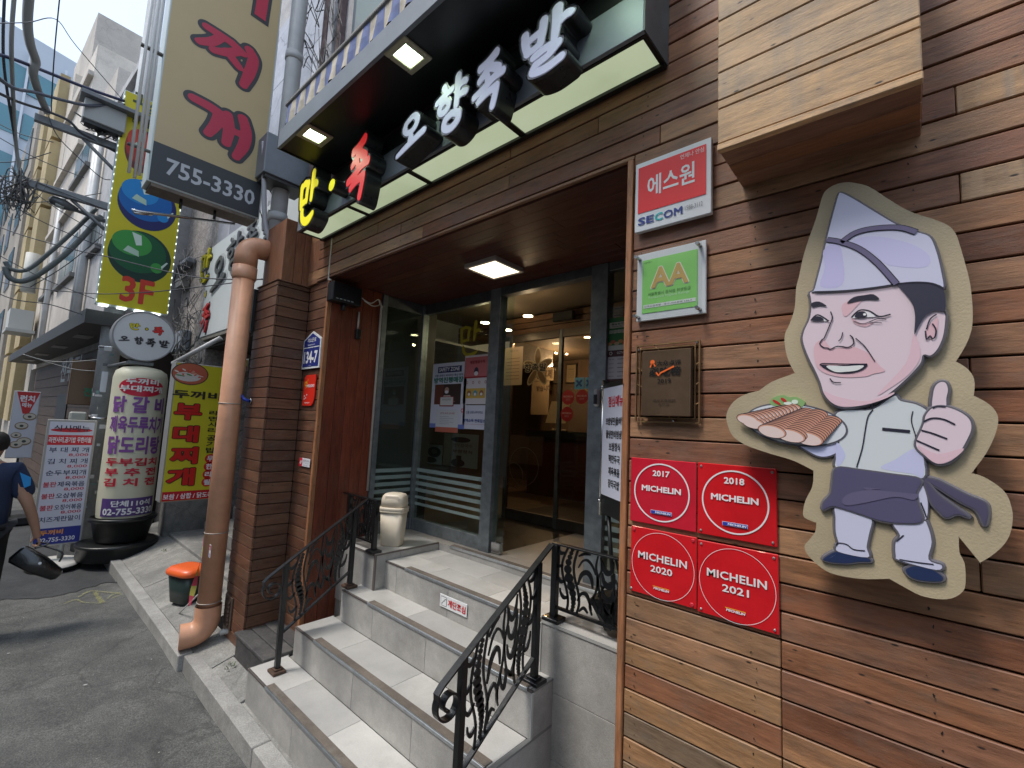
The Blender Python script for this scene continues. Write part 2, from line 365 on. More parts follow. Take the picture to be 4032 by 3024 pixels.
def grid_cells(D, gx, gy):
    V = []; Fc = []; rim = []; vid = {}; NR, NC = D.shape
    def vert(key, p):
        if key not in vid: vid[key] = len(V); V.append(p)
        return vid[key]
    def ep(i, j, k, l):
        if (i, j) > (k, l): i, j, k, l = k, l, i, j
        t = D[i, j]/(D[i, j]-D[k, l]); return vert(('e', i, j, k, l), (gx[i, j]+(gx[k, l]-gx[i, j])*t, gy[i, j]+(gy[k, l]-gy[i, j])*t))
    for i in range(NR-1):
        run = None
        for j in range(NC):
            full = j < NC-1 and D[i, j] < 0 and D[i, j+1] < 0 and D[i+1, j] < 0 and D[i+1, j+1] < 0
            if full and run is None: run = j
            if not full and run is not None:
                Fc.append([vert(('g', i, q), (gx[i, q], gy[i, q])) for q in range(run, j+1)]+[vert(('g', i+1, q), (gx[i+1, q], gy[i+1, q])) for q in range(j, run-1, -1)]); run = None
            if full or j == NC-1: continue
            c = [(i, j), (i, j+1), (i+1, j+1), (i+1, j)]; pol = []
            for a in range(4):
                p, q = c[a], c[(a+1) % 4]; ip, iq = D[p] < 0, D[q] < 0
                if ip: pol.append((vert(('g',)+p, (gx[p], gy[p])), 0))
                if ip != iq: pol.append((ep(*p, *q), 1 if ip else 2))
            if len(pol) >= 3:
                Fc.append([a for a, _ in pol])
                for a in range(len(pol)):
                    if pol[a][1] == 1 and pol[(a+1) % len(pol)][1] == 2: rim.append((pol[a][0], pol[(a+1) % len(pol)][0]))
    return V, Fc, rim
def brush_solid(mb, strokes, lev, fr, x0, y0, sx, sy, l0, l1, side=True):
    V, Fc, rim = sdf_cells(strokes, lev)
    n = len(V); b = len(mb.v); mb.v += [tuple(fr.P(x0+a*sx, y0+c*sy, l1)) for a, c in V]
    for f in Fc: mb.f.append(tuple(b+i for i in f)); mb.mi.append(mb.m); mb.sm.append(False)
    if side:
        b2 = len(mb.v); mb.v += [tuple(fr.P(x0+a*sx, y0+c*sy, l0)) for a, c in V]
        for a, c in rim: mb.f.append((b+a, b2+a, b2+c, b+c)); mb.mi.append(mb.m); mb.sm.append(False)
# ------------------------------------------------------------------ colours
RED_W = [(.2, .082, .043), (.26, .115, .06), (.32, .168, .085), (.23, .105, .063), (.34, .2, .11), (.2, .09, .055), (.27, .15, .1)]
OLV_W = [(.28, .16, .08), (.34, .19, .09), (.38, .2, .09), (.22, .15, .09), (.19, .135, .09)]
TAN_W = [(.42, .28, .15), (.48, .31, .16), (.38, .28, .18), (.5, .33, .18)]
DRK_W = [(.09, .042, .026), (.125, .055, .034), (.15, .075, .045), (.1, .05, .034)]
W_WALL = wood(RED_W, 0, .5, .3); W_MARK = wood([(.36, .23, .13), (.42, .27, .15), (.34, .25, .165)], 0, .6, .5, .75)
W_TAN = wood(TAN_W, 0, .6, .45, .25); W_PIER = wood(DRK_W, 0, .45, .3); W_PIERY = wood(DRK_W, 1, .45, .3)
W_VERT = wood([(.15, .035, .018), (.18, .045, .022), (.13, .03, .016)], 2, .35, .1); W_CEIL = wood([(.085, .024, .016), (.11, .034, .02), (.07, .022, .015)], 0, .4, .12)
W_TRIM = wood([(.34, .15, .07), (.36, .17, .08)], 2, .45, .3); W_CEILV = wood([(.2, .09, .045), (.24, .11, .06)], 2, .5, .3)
BLACK = plain((.012, .013, .014), .35, 0, .25, 120, .2, 9); SATIN = plain((.02, .021, .023), .28, 0, .1, 200, .35, 20, .5)
DGREY = plain((.035, .04, .043), .4, 0, .15, 90, .25, 5); GALV = plain((.26, .29, .31), .42, .65, .25, 45, .3, 14)
GALV2 = plain((.14, .15, .15), .45, .6, .25, 45, .3, 14); STEEL = plain((.5, .5, .5), .25, 1., 0, 1, .1, 8); GREYM = plain((.2, .225, .25), .5, .2, .1, 60, .18, 3)
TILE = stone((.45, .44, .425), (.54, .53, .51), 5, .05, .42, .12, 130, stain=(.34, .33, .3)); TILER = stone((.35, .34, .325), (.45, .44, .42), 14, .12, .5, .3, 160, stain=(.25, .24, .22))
GROUT = stone((.2, .195, .18), (.3, .29, .27), 20, .1, .9)
P = .0505*1.72; ZB = 1.3773; YF = 1.72
def rows(z0, z1):
    k = math.floor((z0-ZB)/P); out = []
    while ZB+k*P < z1-.004:
        a, b = max(z0, ZB+k*P), min(z1, ZB+(k+1)*P)
        if b-a > .012: out.append((k, a, b))
        k += 1
    return out
G = .003
W_OLV = wood(OLV_W, 0, .5, .45)
# ------------------------------------------------------------------ the restaurant's timber front wall
wall = thing('timber_wall', 'brown horizontal timber plank wall of the restaurant carrying the red plaques and cook sign', 'wall', (-.4, 1.74, .13))
bk = MB(); bk.box(-.86, 2.6, 1.74, 1.95, .0, 5.2); bk.box(-4.0, -.8601, 1.74, 1.95, 3.185, 4.05); bk.obj('backing', plain((.02, .012, .008), .9), wall)
XR0 = -.862
for k, a, b in rows(.14, 5.1):
    if b > 3.178: cuts = [-3.995, random.choice((-2.9, -2.35, -1.9)), random.choice((-1.3, -.75, -1.05)), random.choice((-.3, .5)), 1.35, 2.6] if k % 2 else [-3.995, random.choice((-2.6, -3.1)), random.choice((-1.6, -1.2)), random.choice((.1, .8)), 2.6]
    else: cuts = [XR0, -.33, 1.3, 2.6] if k < 1 and k > -7 else [XR0, random.choice((.45, .8, 1.1)), 2.6] if k % 3 else [XR0, .12, 1.2, 2.6]
    z0 = max(a, 3.1785) if b > 3.1785 and a < 3.1785 else a
    if b > 3.1785 and a < 3.1785:   # the row the lintel edge cuts: right part runs full height
        plank('plank', XR0, .4, 1.7, 1.722, a+G, b-G, W_WALL, wall); plank('plank', .402, 2.6, 1.7, 1.722, a+G, b-G, W_MARK, wall)
        cuts = [-3.995, -2.2, XR0-.002]; a = z0
    if a > 4.02: cuts = [-.715]+[q for q in cuts if q > -.5]
    for i in range(len(cuts)-1):
        c = (cuts[i]+cuts[i+1])/2; dy = random.uniform(-.002, .002)
        mt = W_OLV if (k < -2 and random.random() < .25-.12*k) else W_MARK if (c > .3 and k > 12 and random.random() < .9) else W_WALL
        plank('plank', cuts[i]+.0012, cuts[i+1]-.0012, 1.7+dy, 1.722+dy, a+G, b-G, mt, wall)
sw = MB()
for k, a, b in rows(.14, 4.9):
    for j in range(9):
        x = -.82+j*.42+random.uniform(-.015, .015)
        if x < XR0: continue
        for zz in (a+.022, b-.022):
            sw.add([(x+.0028*math.cos(t), 1.6965, zz+random.uniform(-.004, .004)+.0028*math.sin(t)) for t in [i*math.pi/3 for i in range(6)]], [(0, 1, 2, 3, 4, 5)])
o = sw.obj('screw', plain((.012, .01, .008), .6), wall); o['kind'] = 'stuff'
plank('corner_trim', -.89, -.864, 1.688, 1.72, .12, 3.176, W_TRIM, wall)
MB().box(-.884, -.866, 1.723, 2.78, .12, 3.174).obj('jamb_board', W_VERT, wall)
# projecting timber box above the plaques
ov = thing('timber_box', 'tan timber plank box jutting from the wall above the cook sign', 'wall box', (-.2, 1.55, 2.9))
YO, OX0, OX1, OZ = 1.42, -.437, .047, 2.903
zs = [OZ+.024, 3.045, 3.075, 3.17, 3.262, 3.352, 3.442, 3.535]
for a, b in zip(zs[:-1], zs[1:]): plank('plank', OX0+.001, OX1-.001, YO, YO+.018, a+.0015, b-.0015, W_TAN, ov)
plank('rim_board', OX0, OX1, YO-.004, YO+.02, OZ, OZ+.022, W_TAN, ov)
plank('rim_board', OX0-.004, OX1+.004, YO-.006, 1.7, 3.536, 3.556, W_TAN, ov)
for i in range(3): plank('plank', OX0+.002, OX1-.002, YO+.0225+i*.0868, YO+.02+(i+1)*.0868-.001, OZ+.004, OZ+.02, wood(RED_W, 0, .55, .2), ov)
for a, b in zip(zs[:-1], zs[1:]):
    plank('side_board', OX0, OX0+.016, YO+.019, 1.698, a+.001, b-.001, W_PIERY, ov); plank('side_board', OX1-.016, OX1, YO+.019, 1.698, a+.001, b-.001, W_PIERY, ov)
# ------------------------------------------------------------------ pier on the left
pier = thing('timber_pier', 'dark brown timber clad pier beside the orange drain pipe', 'pier', (-4.2, 1.58, .15))
MB().box(-4.4, -4.0, 1.465, 1.95, .1, 3.12).box(-4.4, -3.62, 1.745, 1.95, .1, 3.9).obj('core', plain((.02, .012, .008), .9), pier)
for k, a, b in rows(.13, 3.155):
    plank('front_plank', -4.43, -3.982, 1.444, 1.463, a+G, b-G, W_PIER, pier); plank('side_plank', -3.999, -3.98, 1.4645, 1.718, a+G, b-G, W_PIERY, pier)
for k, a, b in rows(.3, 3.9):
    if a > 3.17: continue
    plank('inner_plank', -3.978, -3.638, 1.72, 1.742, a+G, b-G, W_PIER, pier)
plank('capping', -4.44, -3.972, 1.436, 1.72, 3.157, 3.168, W_PIERY, pier)
plank('edge_trim', -3.636, -3.604, 1.708, 1.745, .3, 3.174, W_TRIM, pier)
for i, (a, b) in enumerate(((1.475, 1.57), (1.573, 1.645), (1.648, 1.719))): plank('upright_board', -4.4, -4.0, a, b, 3.17, 3.72, W_CEILV, pier)
plank('inner_upright', -3.998, -3.82, 1.7, 1.72, 3.17, 3.56, W_CEILV, pier)
# ------------------------------------------------------------------ the recessed entrance
rec = thing('entrance_recess', 'dark red timber lined recess over the entrance steps', 'porch', (-2.3, 2.3, 3.17))
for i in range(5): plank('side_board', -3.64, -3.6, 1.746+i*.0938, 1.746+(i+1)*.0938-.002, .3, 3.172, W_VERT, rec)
y = 1.7235; i = 0
while y < 2.72:
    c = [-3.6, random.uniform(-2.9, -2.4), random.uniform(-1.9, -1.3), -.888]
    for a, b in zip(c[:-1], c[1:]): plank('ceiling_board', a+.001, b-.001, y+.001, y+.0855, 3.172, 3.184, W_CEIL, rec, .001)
    y += .0868
MB().box(-3.6, -.888, 1.96, 2.9, 3.19, 3.3).obj('ceiling_slab', plain((.05, .04, .035), .9), rec)
MB().box(-3.9, -3.65, 1.96, 2.72, .1, 3.3).obj('side_core', plain((.05, .04, .035), .9), rec)
# ------------------------------------------------------------------ entrance steps
st = thing('entrance_steps', 'grey tiled entrance steps climbing from the kerb to the glass doors', 'steps', (-2.4, 1.8, .1))
XE = -1.404
LV = [(.31, -3.40, 1.29, 1.56), (.53, -3.32, 1.55, 1.84), (.75, -3.22, 1.83, 2.09), (.95, -3.05, 2.075, 2.6)]
TH = .009
core = MB()
core.box(-3.395, XE-.005, 1.298, 2.3, .0, .3); core.box(-3.315, XE-.005, 1.558, 2.3, .3, .52); core.box(-3.215, XE-.005, 1.838, 2.3, .52, .74)
core.box(-3.055, -1.482, 2.083, 2.6, .7, .94); core.box(-3.6, -3.06, 1.99, 2.7, .0, 1.0); core.box(-1.478, -.87, 2.008, 2.7, .0, 1.0); core.box(-3.6, -.87, 2.598, 5.6, .0, 1.0)
core.obj('core', GROUT, st)
def tiles(ax, lo, hi, seams, fn):
    c = [lo]+[s for s in seams if lo+.03 < s < hi-.03]+[hi]
    for a, b in zip(c[:-1], c[1:]): fn(a+.0012, b-.0012)
SE = [-3.0+.0, -2.42, -1.83]
for i, (z, x0, y0, y1) in enumerate(LV):
    xe = XE if i < 3 else -1.482
    sh = (0, .17, -.1, -.2)[i]
    se = [s+sh for s in (-2.98, -2.4, -1.82)]
    yb = y1 if i < 3 else 2.596
    if i < 3: tiles(0, x0, xe-.022, se, lambda a, b: plank('tread_tile', a, b, y0+.012, yb-.012, z-TH, z, TILE, st, .0012))
    else:
        tiles(0, x0, xe, se, lambda a, b: plank('tread_tile', a, b, y0+.012, 2.33, z-TH, z, TILE, st, .0012))
        tiles(0, x0, xe, [s+.3 for s in se], lambda a, b: plank('tread_tile', a, b, 2.3325, yb, z-TH, z, TILE, st, .0012))
    zl = (.06, .311, .531, .751)[i]
    tiles(0, x0, xe, [s+.28 for s in se], lambda a, b: plank('riser_tile', a, b, y0, y0+.0085, zl, z-.0105, TILER, st, .001))
    MB().box(x0, xe-.001, y0-.004, y0+.011, z-.0095, z+.0005, .001).obj('edge_strip', plain((.1, .085, .08), .5), st)
    # metal nosing with a brown grip insert
    xa = (-3.1, -3.04, -2.87, -2.8)[i]; xb = XE-.03 if i < 3 else -1.5
    MB().box(xa, xb, y0-.007, y0+.004, z-.012, z+.006, .0015).obj('nosing', plain((.5, .53, .55), .3, .8, 0, 1, .2, 30), st)
    MB().box(xa, xb, y0+.0045, y0+.052, z+.0005, z+.006, .001).obj('grip_strip', stone((.14, .115, .095), (.19, .16, .135), 40, .2, .85, .6, 300, stain=(.3, .33, .3) if i == 0 else None), st)
    if i < 3:   # right end face and its edge bead
        zt = z; zb = (-.0, .311, .531)[i]
        if i == 0: yb2 = 1.998
        else: yb2 = 1.998
        plank('end_tile', XE-.009, XE, y0+.012, yb2, zb, zt-.0115, TILER, st, .001)
        MB().box(XE-.02, XE+.002, y0+.0115, yb2, zt-.0105, zt+.0005, .001).obj('edge_strip', plain((.2, .2, .19), .45), st)
        MB().box(XE-.006, XE+.003, y0-.003, y0+.0115, zb, zt-.0102, .001).obj('corner_bead', plain((.45, .45, .43), .4), st)
    plank('end_tile', x0-.009, x0, y0+.002, yb, (.06, .311, .531, .751)[i], z-.002, TILER, st, .001)
# door level floor, platforms
nos0 = 2.59
tiles(0, -3.598, -3.052, [], lambda a, b: plank('platform_tile', a, b, 1.982, 2.588, 1.001, 1.01, TILE, st, .0012))
tiles(0, -1.48, -.87, [], lambda a, b: plank('platform_tile', a, b, 1.995, 2.588, 1.001, 1.01, TILE, st, .0012))
MB().box(-3.05, -1.482, 2.586, 2.5955, .95, 1.0005, .001).obj('low_riser', TILER, st)
MB().box(-2.9, -1.49, 2.578, 2.588, .995, 1.014, .0015).obj('nosing', plain((.5, .53, .55), .3, .8, 0, 1, .2, 30), st)
MB().box(-2.9, -1.49, 2.5885, 2.635, 1.0105, 1.0145, .001).obj('grip_strip', stone((.14, .115, .095), (.19, .16, .135), 40, .2, .85, .6, 300), st)
xs = [-3.598, -3.1, -2.5, -1.9, -1.3, -.87]; ys = [2.5905, 2.75, 3.35, 3.95, 4.55, 5.15, 5.55]
for a, b in zip(xs[:-1], xs[1:]):
    for c, d in zip(ys[:-1], ys[1:]): plank('floor_tile', a+.001, b-.001, c+.001, d-.001, 1.001, 1.0095, plain((.03, .024, .02), .35, 0, .05, 20, .2, 4) if (b < -2.4 and c > 2.7) else stone((.36, .33, .29), (.43, .4, .36), 6, .05, .4, .1, 120), st, .001)  # tiles behind the left window coloured near black to imitate the dim room
plank('pedestal_tile', -3.598, -3.065, 1.982, 1.99, .55, .999, TILER, st, .001)
plank('pedestal_tile', -3.055, -3.046, 1.992, 2.2, .751, .999, TILER, st, .001); plank('pedestal_tile', -3.055, -3.046, 2.203, 2.585, .951, .999, TILER, st, .001)
plank('pedestal_tile', -1.486, -1.477, 2.008, 2.585, .951, .999, TILER, st, .001)
MB().box(-3.6, -3.044, 1.978, 1.9815, .997, 1.011).box(-3.0515, -3.043, 1.98, 2.586, .999, 1.0112).box(-3.064, -3.0445, 1.9785, 1.9915, .751, .998).obj('edge_strip', plain((.13, .11, .1), .45), st)
for a, b, c, d in ((-1.486, -.888, .682, .998), (-1.41, -.888, .37, .68), (-1.41, -.888, .06, .368)): plank('wall_tile', a, b, 1.999, 2.008, c+.001, d-.001, TILER, st, .001)
MB().box(-1.487, -.888, 1.9935, 1.9985, .996, 1.0112).box(-1.492, -1.4865, 1.995, 2.009, .751, 1.0).obj('edge_strip', plain((.4, .4, .38), .4), st)
# dark stone plinth at the foot of the pier
pl = thing('stone_plinth', 'low dark slab step at the foot of the timber pier', 'step', (-3.7, 1.6, .1))
DS = stone((.045, .043, .045), (.1, .095, .095), 10, .2, .7, .4, 60, stain=(.2, .19, .17))
MB().box(-3.975, -3.415, 1.4, 1.71, .0, .3).obj('base', DS, pl)
plank('slab', -4.0, -3.412, 1.39, 1.5, .302, .326, DS, pl, .004); plank('slab', -3.976, -3.412, 1.503, 1.6, .302, .332, DS, pl, .004); plank('slab', -3.976, -3.412, 1.603, 1.716, .302, .338, DS, pl, .004)
# ------------------------------------------------------------------ ground
ASPH = stone((.085, .087, .085), (.135, .135, .128), 22, .55, .9, 1., 120, .5, stain=(.065, .065, .066))
gr = MB(); nx, ny = 60, 40
GX = [-90+i*3 for i in range(25)]+[-15+i*.35 for i in range(1, 62)]+[7, 12, 30, 60]
GY = [-60, -30, -12, -5, -3.3, -2.6, -2, -1.5, -1, -.6, -.2, .1, .4, .6, .8, .95, 1.05, 1.16, 1.25, 60]
vs = []
for yy in GY:
    for xx in GX: vs.append((xx, yy, -.02-.0*abs(yy)+.012*math.sin(xx*1.3+yy*2.1)+.008*math.sin(xx*3.1-yy*1.7)))
nX = len(GX); struct(MB().add(vs, [(j*nX+i, j*nX+i+1, (j+1)*nX+i+1, (j+1)*nX+i) for j in range(len(GY)-1) for i in range(nX-1)], True).obj('road', ASPH))
# newer asphalt patch and its ragged edge
pt = MB(); random.seed(3)
edge = [(-6.9+.0*i, 1.1-i*.25) for i in range(14)]
pa = [at(x_, y_, Z=.0) for x_, y_ in ((497, 2285), (420, 2290), (300, 2320), (180, 2345), (60, 2350), (-150, 2380), (-420, 2440))]
pa = [Vector((q.x+random.uniform(-.03, .03), q.y, 0)) for q in smooth([tuple(a) for a in pa], 5, False) for q in [Vector(q)]]
top = [Vector((-30, 1.1, 0)), Vector((-30, -3.2, 0))]
pts = [Vector((pa[0].x, 1.12, 0))]+pa+[Vector((pa[-1].x, -3.2, 0)), Vector((-40, -3.2, 0)), Vector((-40, 1.12, 0))]
# laid as a grid sheet that follows the road's height
V = []; Fc = []
xs_ = [q.x for q in pts]
def roadz(x, y): return -.02+.012*math.sin(x*1.3+y*2.1)+.008*math.sin(x*3.1-y*1.7)
def patch(name, poly2, lift, mt):
    """cut a sheet by its outline, following the road"""
    p = [Vector((a, b, 0)) for a, b in poly2]; tri = tessellate_polygon([p]); import bmesh
    bm = bmesh.new(); vv = [bm.verts.new(q) for q in p]
    for t in tri:
        try: bm.faces.new([vv[i] for i in t])
        except ValueError: pass
    for _ in range(5):
        ed = [e for e in bm.edges if e.calc_length() > .45]
        if not ed: break
        bmesh.ops.subdivide_edges(bm, edges=ed, cuts=1); bmesh.ops.triangulate(bm, faces=bm.faces[:])
    for v in bm.verts: v.co.z = roadz(v.co.x, v.co.y)+lift
    bmesh.ops.recalc_face_normals(bm, faces=bm.faces[:])
    me = bpy.data.meshes.new(name); bm.to_mesh(me); bm.free(); me.materials.append(mt)
    o = bpy.data.objects.new(name, me); COL.objects.link(o); return o
struct(patch('road_patch', [(q.x, q.y) for q in [Vector((pa[0].x, 1.12, 0))]+pa+[Vector((-13, -1.2, 0)), Vector((-13, 1.12, 0))]], .006, stone((.035, .037, .04), (.06, .062, .065), 20, .35, .85, .8, 170)))
# kerb stones: one run per stone
KS = stone((.3, .295, .28), (.42, .41, .39), 12, .22, .85, .7, 120, stain=(.2, .195, .18))
kerb = thing('kerb', 'row of worn pale granite kerb stones along the alley', 'kerb', (-4, 1.2, 0))
kx = [-9.2, -7.62, -5.9, -4.37, -4.36, -2.9, -1.3, .3, 1.9]
for a, b in zip(kx[:-1], kx[1:]):
    if b-a < .1: continue
    dy = -.035 if b <= -4.3 else 0
    plank('kerb_stone', a+.004, b-.004, 1.165+dy, 1.268+dy, -.1, .103, KS, kerb, .006)
pv = thing('pavement', 'narrow worn concrete pavement between kerb and shopfronts', 'pavement', (-5, 1.4, .1))
PV = stone((.22, .215, .2), (.34, .335, .315), 9, .25, .9, .9, 90, .35, stain=(.17, .165, .15))
px_ = [-9.0, -8.1, -7.2, -6.3, -5.55, -4.75, -4.0, -3.41]
for a, b in zip(px_[:-1], px_[1:]):
    t = random.uniform(-.004, .004); yb = 1.95 if b < -4.5 else 1.46 if b < -3.9 else 1.4
    m_ = MB(); m_.add([(a+.003, 1.236, .095+t), (b-.003, 1.236, .095+t), (b-.003, yb, .1+(yb-1.236)*.28+t), (a+.003, yb, .1+(yb-1.236)*.28+t), (a+.003, 1.236, -.1), (b-.003, 1.236, -.1), (b-.003, yb, -.1), (a+.003, yb, -.1)], [(0, 1, 2, 3), (4, 7, 6, 5), (0, 4, 5, 1), (1, 5, 6, 2), (2, 6, 7, 3), (3, 7, 4, 0)])
    m_.obj('slab', PV, pv, origin=((a+b)/2, 1.5, .1))
MB().add([(-3.41, 1.272, .09), (2.6, 1.272, .09), (2.6, 1.71, .13), (-3.41, 1.71, .13)], [(0, 1, 2, 3)]).obj('slab', PV, pv)
# ------------------------------------------------------------------ glazed shopfront
YG = 2.70
sf = thing('glass_shopfront', 'grey steel framed glass shopfront with frosted stripes behind the steps', 'shopfront', (-2.6, YG, 1.0))
GL = glass(); 
c0 = -3.598; p1a, p1b = at(1895, 2120, Y=YG).x-.005, at(1930, 2125, Y=YG).x+.01
p2a, p2b = at(2326, 1500, Y=YG).x, at(2400, 1500, Y=YG).x
print('posts', p1a, p1b, p2a, p2b)
def bar(n, x0, x1, y0, y1, z0, z1, mt=GALV): return MB().box(x0, x1, y0, y1, z0, z1, .002).obj(n, mt, sf)
bar('post', p1a, p1b, YG-.03, YG+.06, 1.01, 3.17); bar('post', p2a, p2b-.015, YG-.03, YG+.06, 1.01, 3.17)
bar('sill', c0+.03, p1a-.001, YG-.02, YG+.04, 1.011, 1.115); bar('head_bar', c0+.03, p1a-.001, YG-.02, YG+.04, 3.075, 3.17, GALV2)
bar('corner_post', c0-.005, c0+.028, YG-.035, YG+.035, 1.011, 3.17); bar('door_head', p1b+.001, p2a-.001, YG-.028, YG+.05, 3.1, 3.17, GALV2)
bar('sill', p2b-.014, -.9, YG-.02, YG+.04, 1.011, 1.115); bar('head_bar', p2b-.014, -.9, YG-.02, YG+.04, 3.11, 3.17, GALV2)
# side window in the left wall
MB().box(c0-.04, c0+.012, 2.218, 2.268, 1.011, 3.17, .002).obj('post', GALV, sf); MB().box(c0-.03, c0+.008, 2.2685, YG-.036, 1.011, 1.115, .002).obj('sill', GALV, sf)
MB().box(c0-.03, c0+.008, 2.2685, YG-.036, 3.07, 3.17, .002).obj('head_bar', GALV2, sf)
bar('bead', c0+.0285, p1a-.002, YG-.025, YG-.0205, 3.07, 3.078, STEEL)
MB().box(c0-.012, c0-.006, 2.269, YG-.036, 1.115, 3.07).obj('window_pane', GL, sf)
MB().box(c0+.029, p1a-.002, YG+.004, YG+.010, 1.116, 3.074).obj('window_pane', GL, sf)
MB().box(p2b-.012, -.9, YG+.004, YG+.010, 1.116, 3.109).obj('window_pane', GL, sf)
MB().box(p1b+.002, p1b+.115, YG+.01, YG+.02, 1.03, 3.09).obj('side_glass', GL, sf)
MB().box(p1b+.005, p1b+.1, YG-.012, YG+.04, 1.012, 1.1, .006).obj('floor_fitting', STEEL, sf)
FR = frosted((.45, .58, .56), .55)
for i in range(6):
    z = 1.55-.062*i; h = .034
    if i > 3: h = .026
    MB().add([(c0+.03, YG+.0025, z), (p1a-.003, YG+.0025, z), (p1a-.003, YG+.0025, z+h), (c0+.03, YG+.0025, z+h)], [(0, 1, 2, 3)]).obj('frosted_stripe', FR, sf)
    MB().add([(c0-.0045, 2.27, z), (c0-.0045, YG-.037, z), (c0-.0045, YG-.037, z+h), (c0-.0045, 2.27, z+h)], [(0, 1, 2, 3)]).obj('frosted_stripe', FR, sf)
    MB().add([(p2b-.01, YG+.0025, z), (-.901, YG+.0025, z), (-.901, YG+.0025, z+h), (p2b-.01, YG+.0025, z+h)], [(0, 1, 2, 3)]).obj('frosted_stripe', FR, sf)
# conduit down the window corner
MB().tube([(c0+.012, 2.2, 1.4), (c0+.012, 2.2, 3.05), (c0+.012, 2.17, 3.1)], .011, 8).obj('conduit', plain((.5, .47, .43), .5), sf)
# ------------------------------------------------------------------ brush lettering strokes (unit box, x right, y up, radius)
r = .062
BR = {
 'man': [[(.12,.86,.07),(.13,.6,.06),(.16,.42,.05)], [(.12,.84,.05),(.3,.9,.055),(.5,.84,.05)], [(.48,.86,.06),(.44,.66,.06),(.44,.5,.05)], [(.18,.5,.05),(.32,.5,.05),(.44,.54,.04)], [(.74,1.0,.075),(.72,.75,.07),(.7,.48,.05)], [(.74,.72,.05),(.88,.76,.06),(.96,.72,.04)], [(.24,.3,.07),(.28,.16,.06),(.45,.06,.07),(.65,.06,.075),(.84,.14,.05)]],
 'jok': [[(.2,.86,.06),(.45,.9,.06),(.72,.98,.075)], [(.56,.88,.07),(.44,.74,.07),(.2,.62,.05)], [(.52,.78,.06),(.72,.7,.07),(.84,.66,.05)], [(.46,.62,.06),(.5,.5,.07)], [(.04,.36,.05),(.34,.42,.06),(.66,.52,.06),(.96,.54,.06)], [(.2,.22,.05),(.5,.3,.055),(.78,.32,.065)], [(.78,.32,.07),(.74,.16,.07),(.68,.0,.07)]],
 'o': [[(.46,.92,.06),(.28,.84,.06),(.24,.66,.06),(.4,.54,.06),(.62,.58,.065),(.72,.76,.07),(.62,.92,.07),(.46,.94,.06)], [(.5,.48,.055),(.48,.3,.07)], [(.0,.06,.05),(.3,.16,.07),(.66,.26,.075),(.98,.34,.08)]],
 'hyang': [[(.26,.96,.06),(.32,.88,.05)], [(.04,.72,.05),(.28,.78,.055),(.52,.82,.05)], [(.28,.66,.05),(.14,.56,.05),(.2,.44,.05),(.36,.44,.055),(.44,.56,.05),(.34,.66,.045)], [(.7,1.0,.075),(.7,.7,.065),(.68,.42,.055)], [(.72,.78,.045),(.86,.82,.055),(.94,.8,.05)], [(.72,.58,.045),(.86,.6,.055),(.96,.58,.05)], [(.56,.3,.055),(.36,.24,.06),(.34,.08,.06),(.54,.0,.06),(.74,.08,.065),(.76,.22,.065),(.58,.3,.055)]],
 'bal': [[(.1,.9,.06),(.12,.7,.06),(.18,.5,.05)], [(.48,.96,.06),(.46,.76,.06),(.42,.54,.05)], [(.14,.74,.045),(.3,.76,.05),(.45,.78,.045)], [(.16,.52,.05),(.3,.52,.05),(.44,.56,.045)], [(.74,1.0,.08),(.73,.74,.07),(.7,.48,.05)], [(.76,.72,.05),(.9,.78,.06),(1.0,.76,.045)], [(.3,.36,.05),(.55,.4,.055),(.78,.36,.055)], [(.78,.34,.05),(.6,.24,.05),(.34,.2,.05)], [(.34,.2,.05),(.3,.08,.055),(.55,.02,.06),(.84,.06,.06)]],
 'jji': [[(.13,.95,.06),(.34,.94,.065),(.54,.92,.065)], [(.34,.86,.06),(.22,.66,.065),(.04,.5,.05)], [(.5,.92,.06),(.62,.88,.065),(.73,.82,.065)], [(.64,.78,.065),(.46,.6,.065),(.26,.48,.05)], [(.48,.64,.06),(.6,.52,.065),(.7,.42,.055)], [(.84,1.0,.07),(.92,.82,.08),(.88,.42,.08),(.8,.03,.055)]],
 'gae': [[(.06,.92,.065),(.3,.9,.075),(.47,.85,.08)], [(.47,.84,.08),(.43,.56,.075),(.33,.28,.055)], [(.6,.92,.06),(.64,.6,.075),(.62,.24,.06)], [(.66,.6,.055),(.84,.6,.055)], [(.84,1.0,.07),(.92,.7,.08),(.9,.36,.08),(.8,.02,.055)]],
 'gi': [[(.0,.5,.08),(.3,.45,.08)], [(.62,.98,.07),(.66,.5,.09),(.6,.05,.07)]],
}
# ------------------------------------------------------------------ the restaurant's signboard
sb = thing('signboard', 'long black signboard with raised Korean channel letters and glowing green underside over the entrance', 'sign', (-2.2, 1.6, 3.53))
X0, X1, Y0, ZS, ZT = -3.76, -.724, 1.475, 3.535, 3.72
FACE = plain((.23, .255, .29), .45, .3, .08, 60, .15, 3)
m_ = MB(); m_.box(X0+.004, X1-.004, 1.50, 1.697, ZS+.03, ZT+.14); m_.obj('casing', BLACK, sb)
MB().box(X0, X1, Y0, Y0+.02, ZS, ZT, .002).obj('front_panel', FACE, sb)
for a, b, c in ((X0-.006, X0-.0005, .12), (X1+.0005, X1+.006, .18)): MB().box(a, b, Y0, 1.697, ZS, ZT+c).obj('end_panel', plain((.09, .1, .1), .5, .2, .1, 60, .3, 6), sb)
jx = [X0, -3.0, -2.265, -1.49, X1]
for x in jx: MB().box(max(x-.018, X0), min(x+.018, X1), Y0+.0205, 1.696, ZS-.002, ZS+.012).obj('underside_bar', BLACK, sb)
MB().box(X0, X1, Y0+.021, Y0+.035, ZS-.003, ZS+.0115).box(X0, X1, 1.668, 1.6965, ZS-.01, ZS+.0115).obj('underside_frame', BLACK, sb)
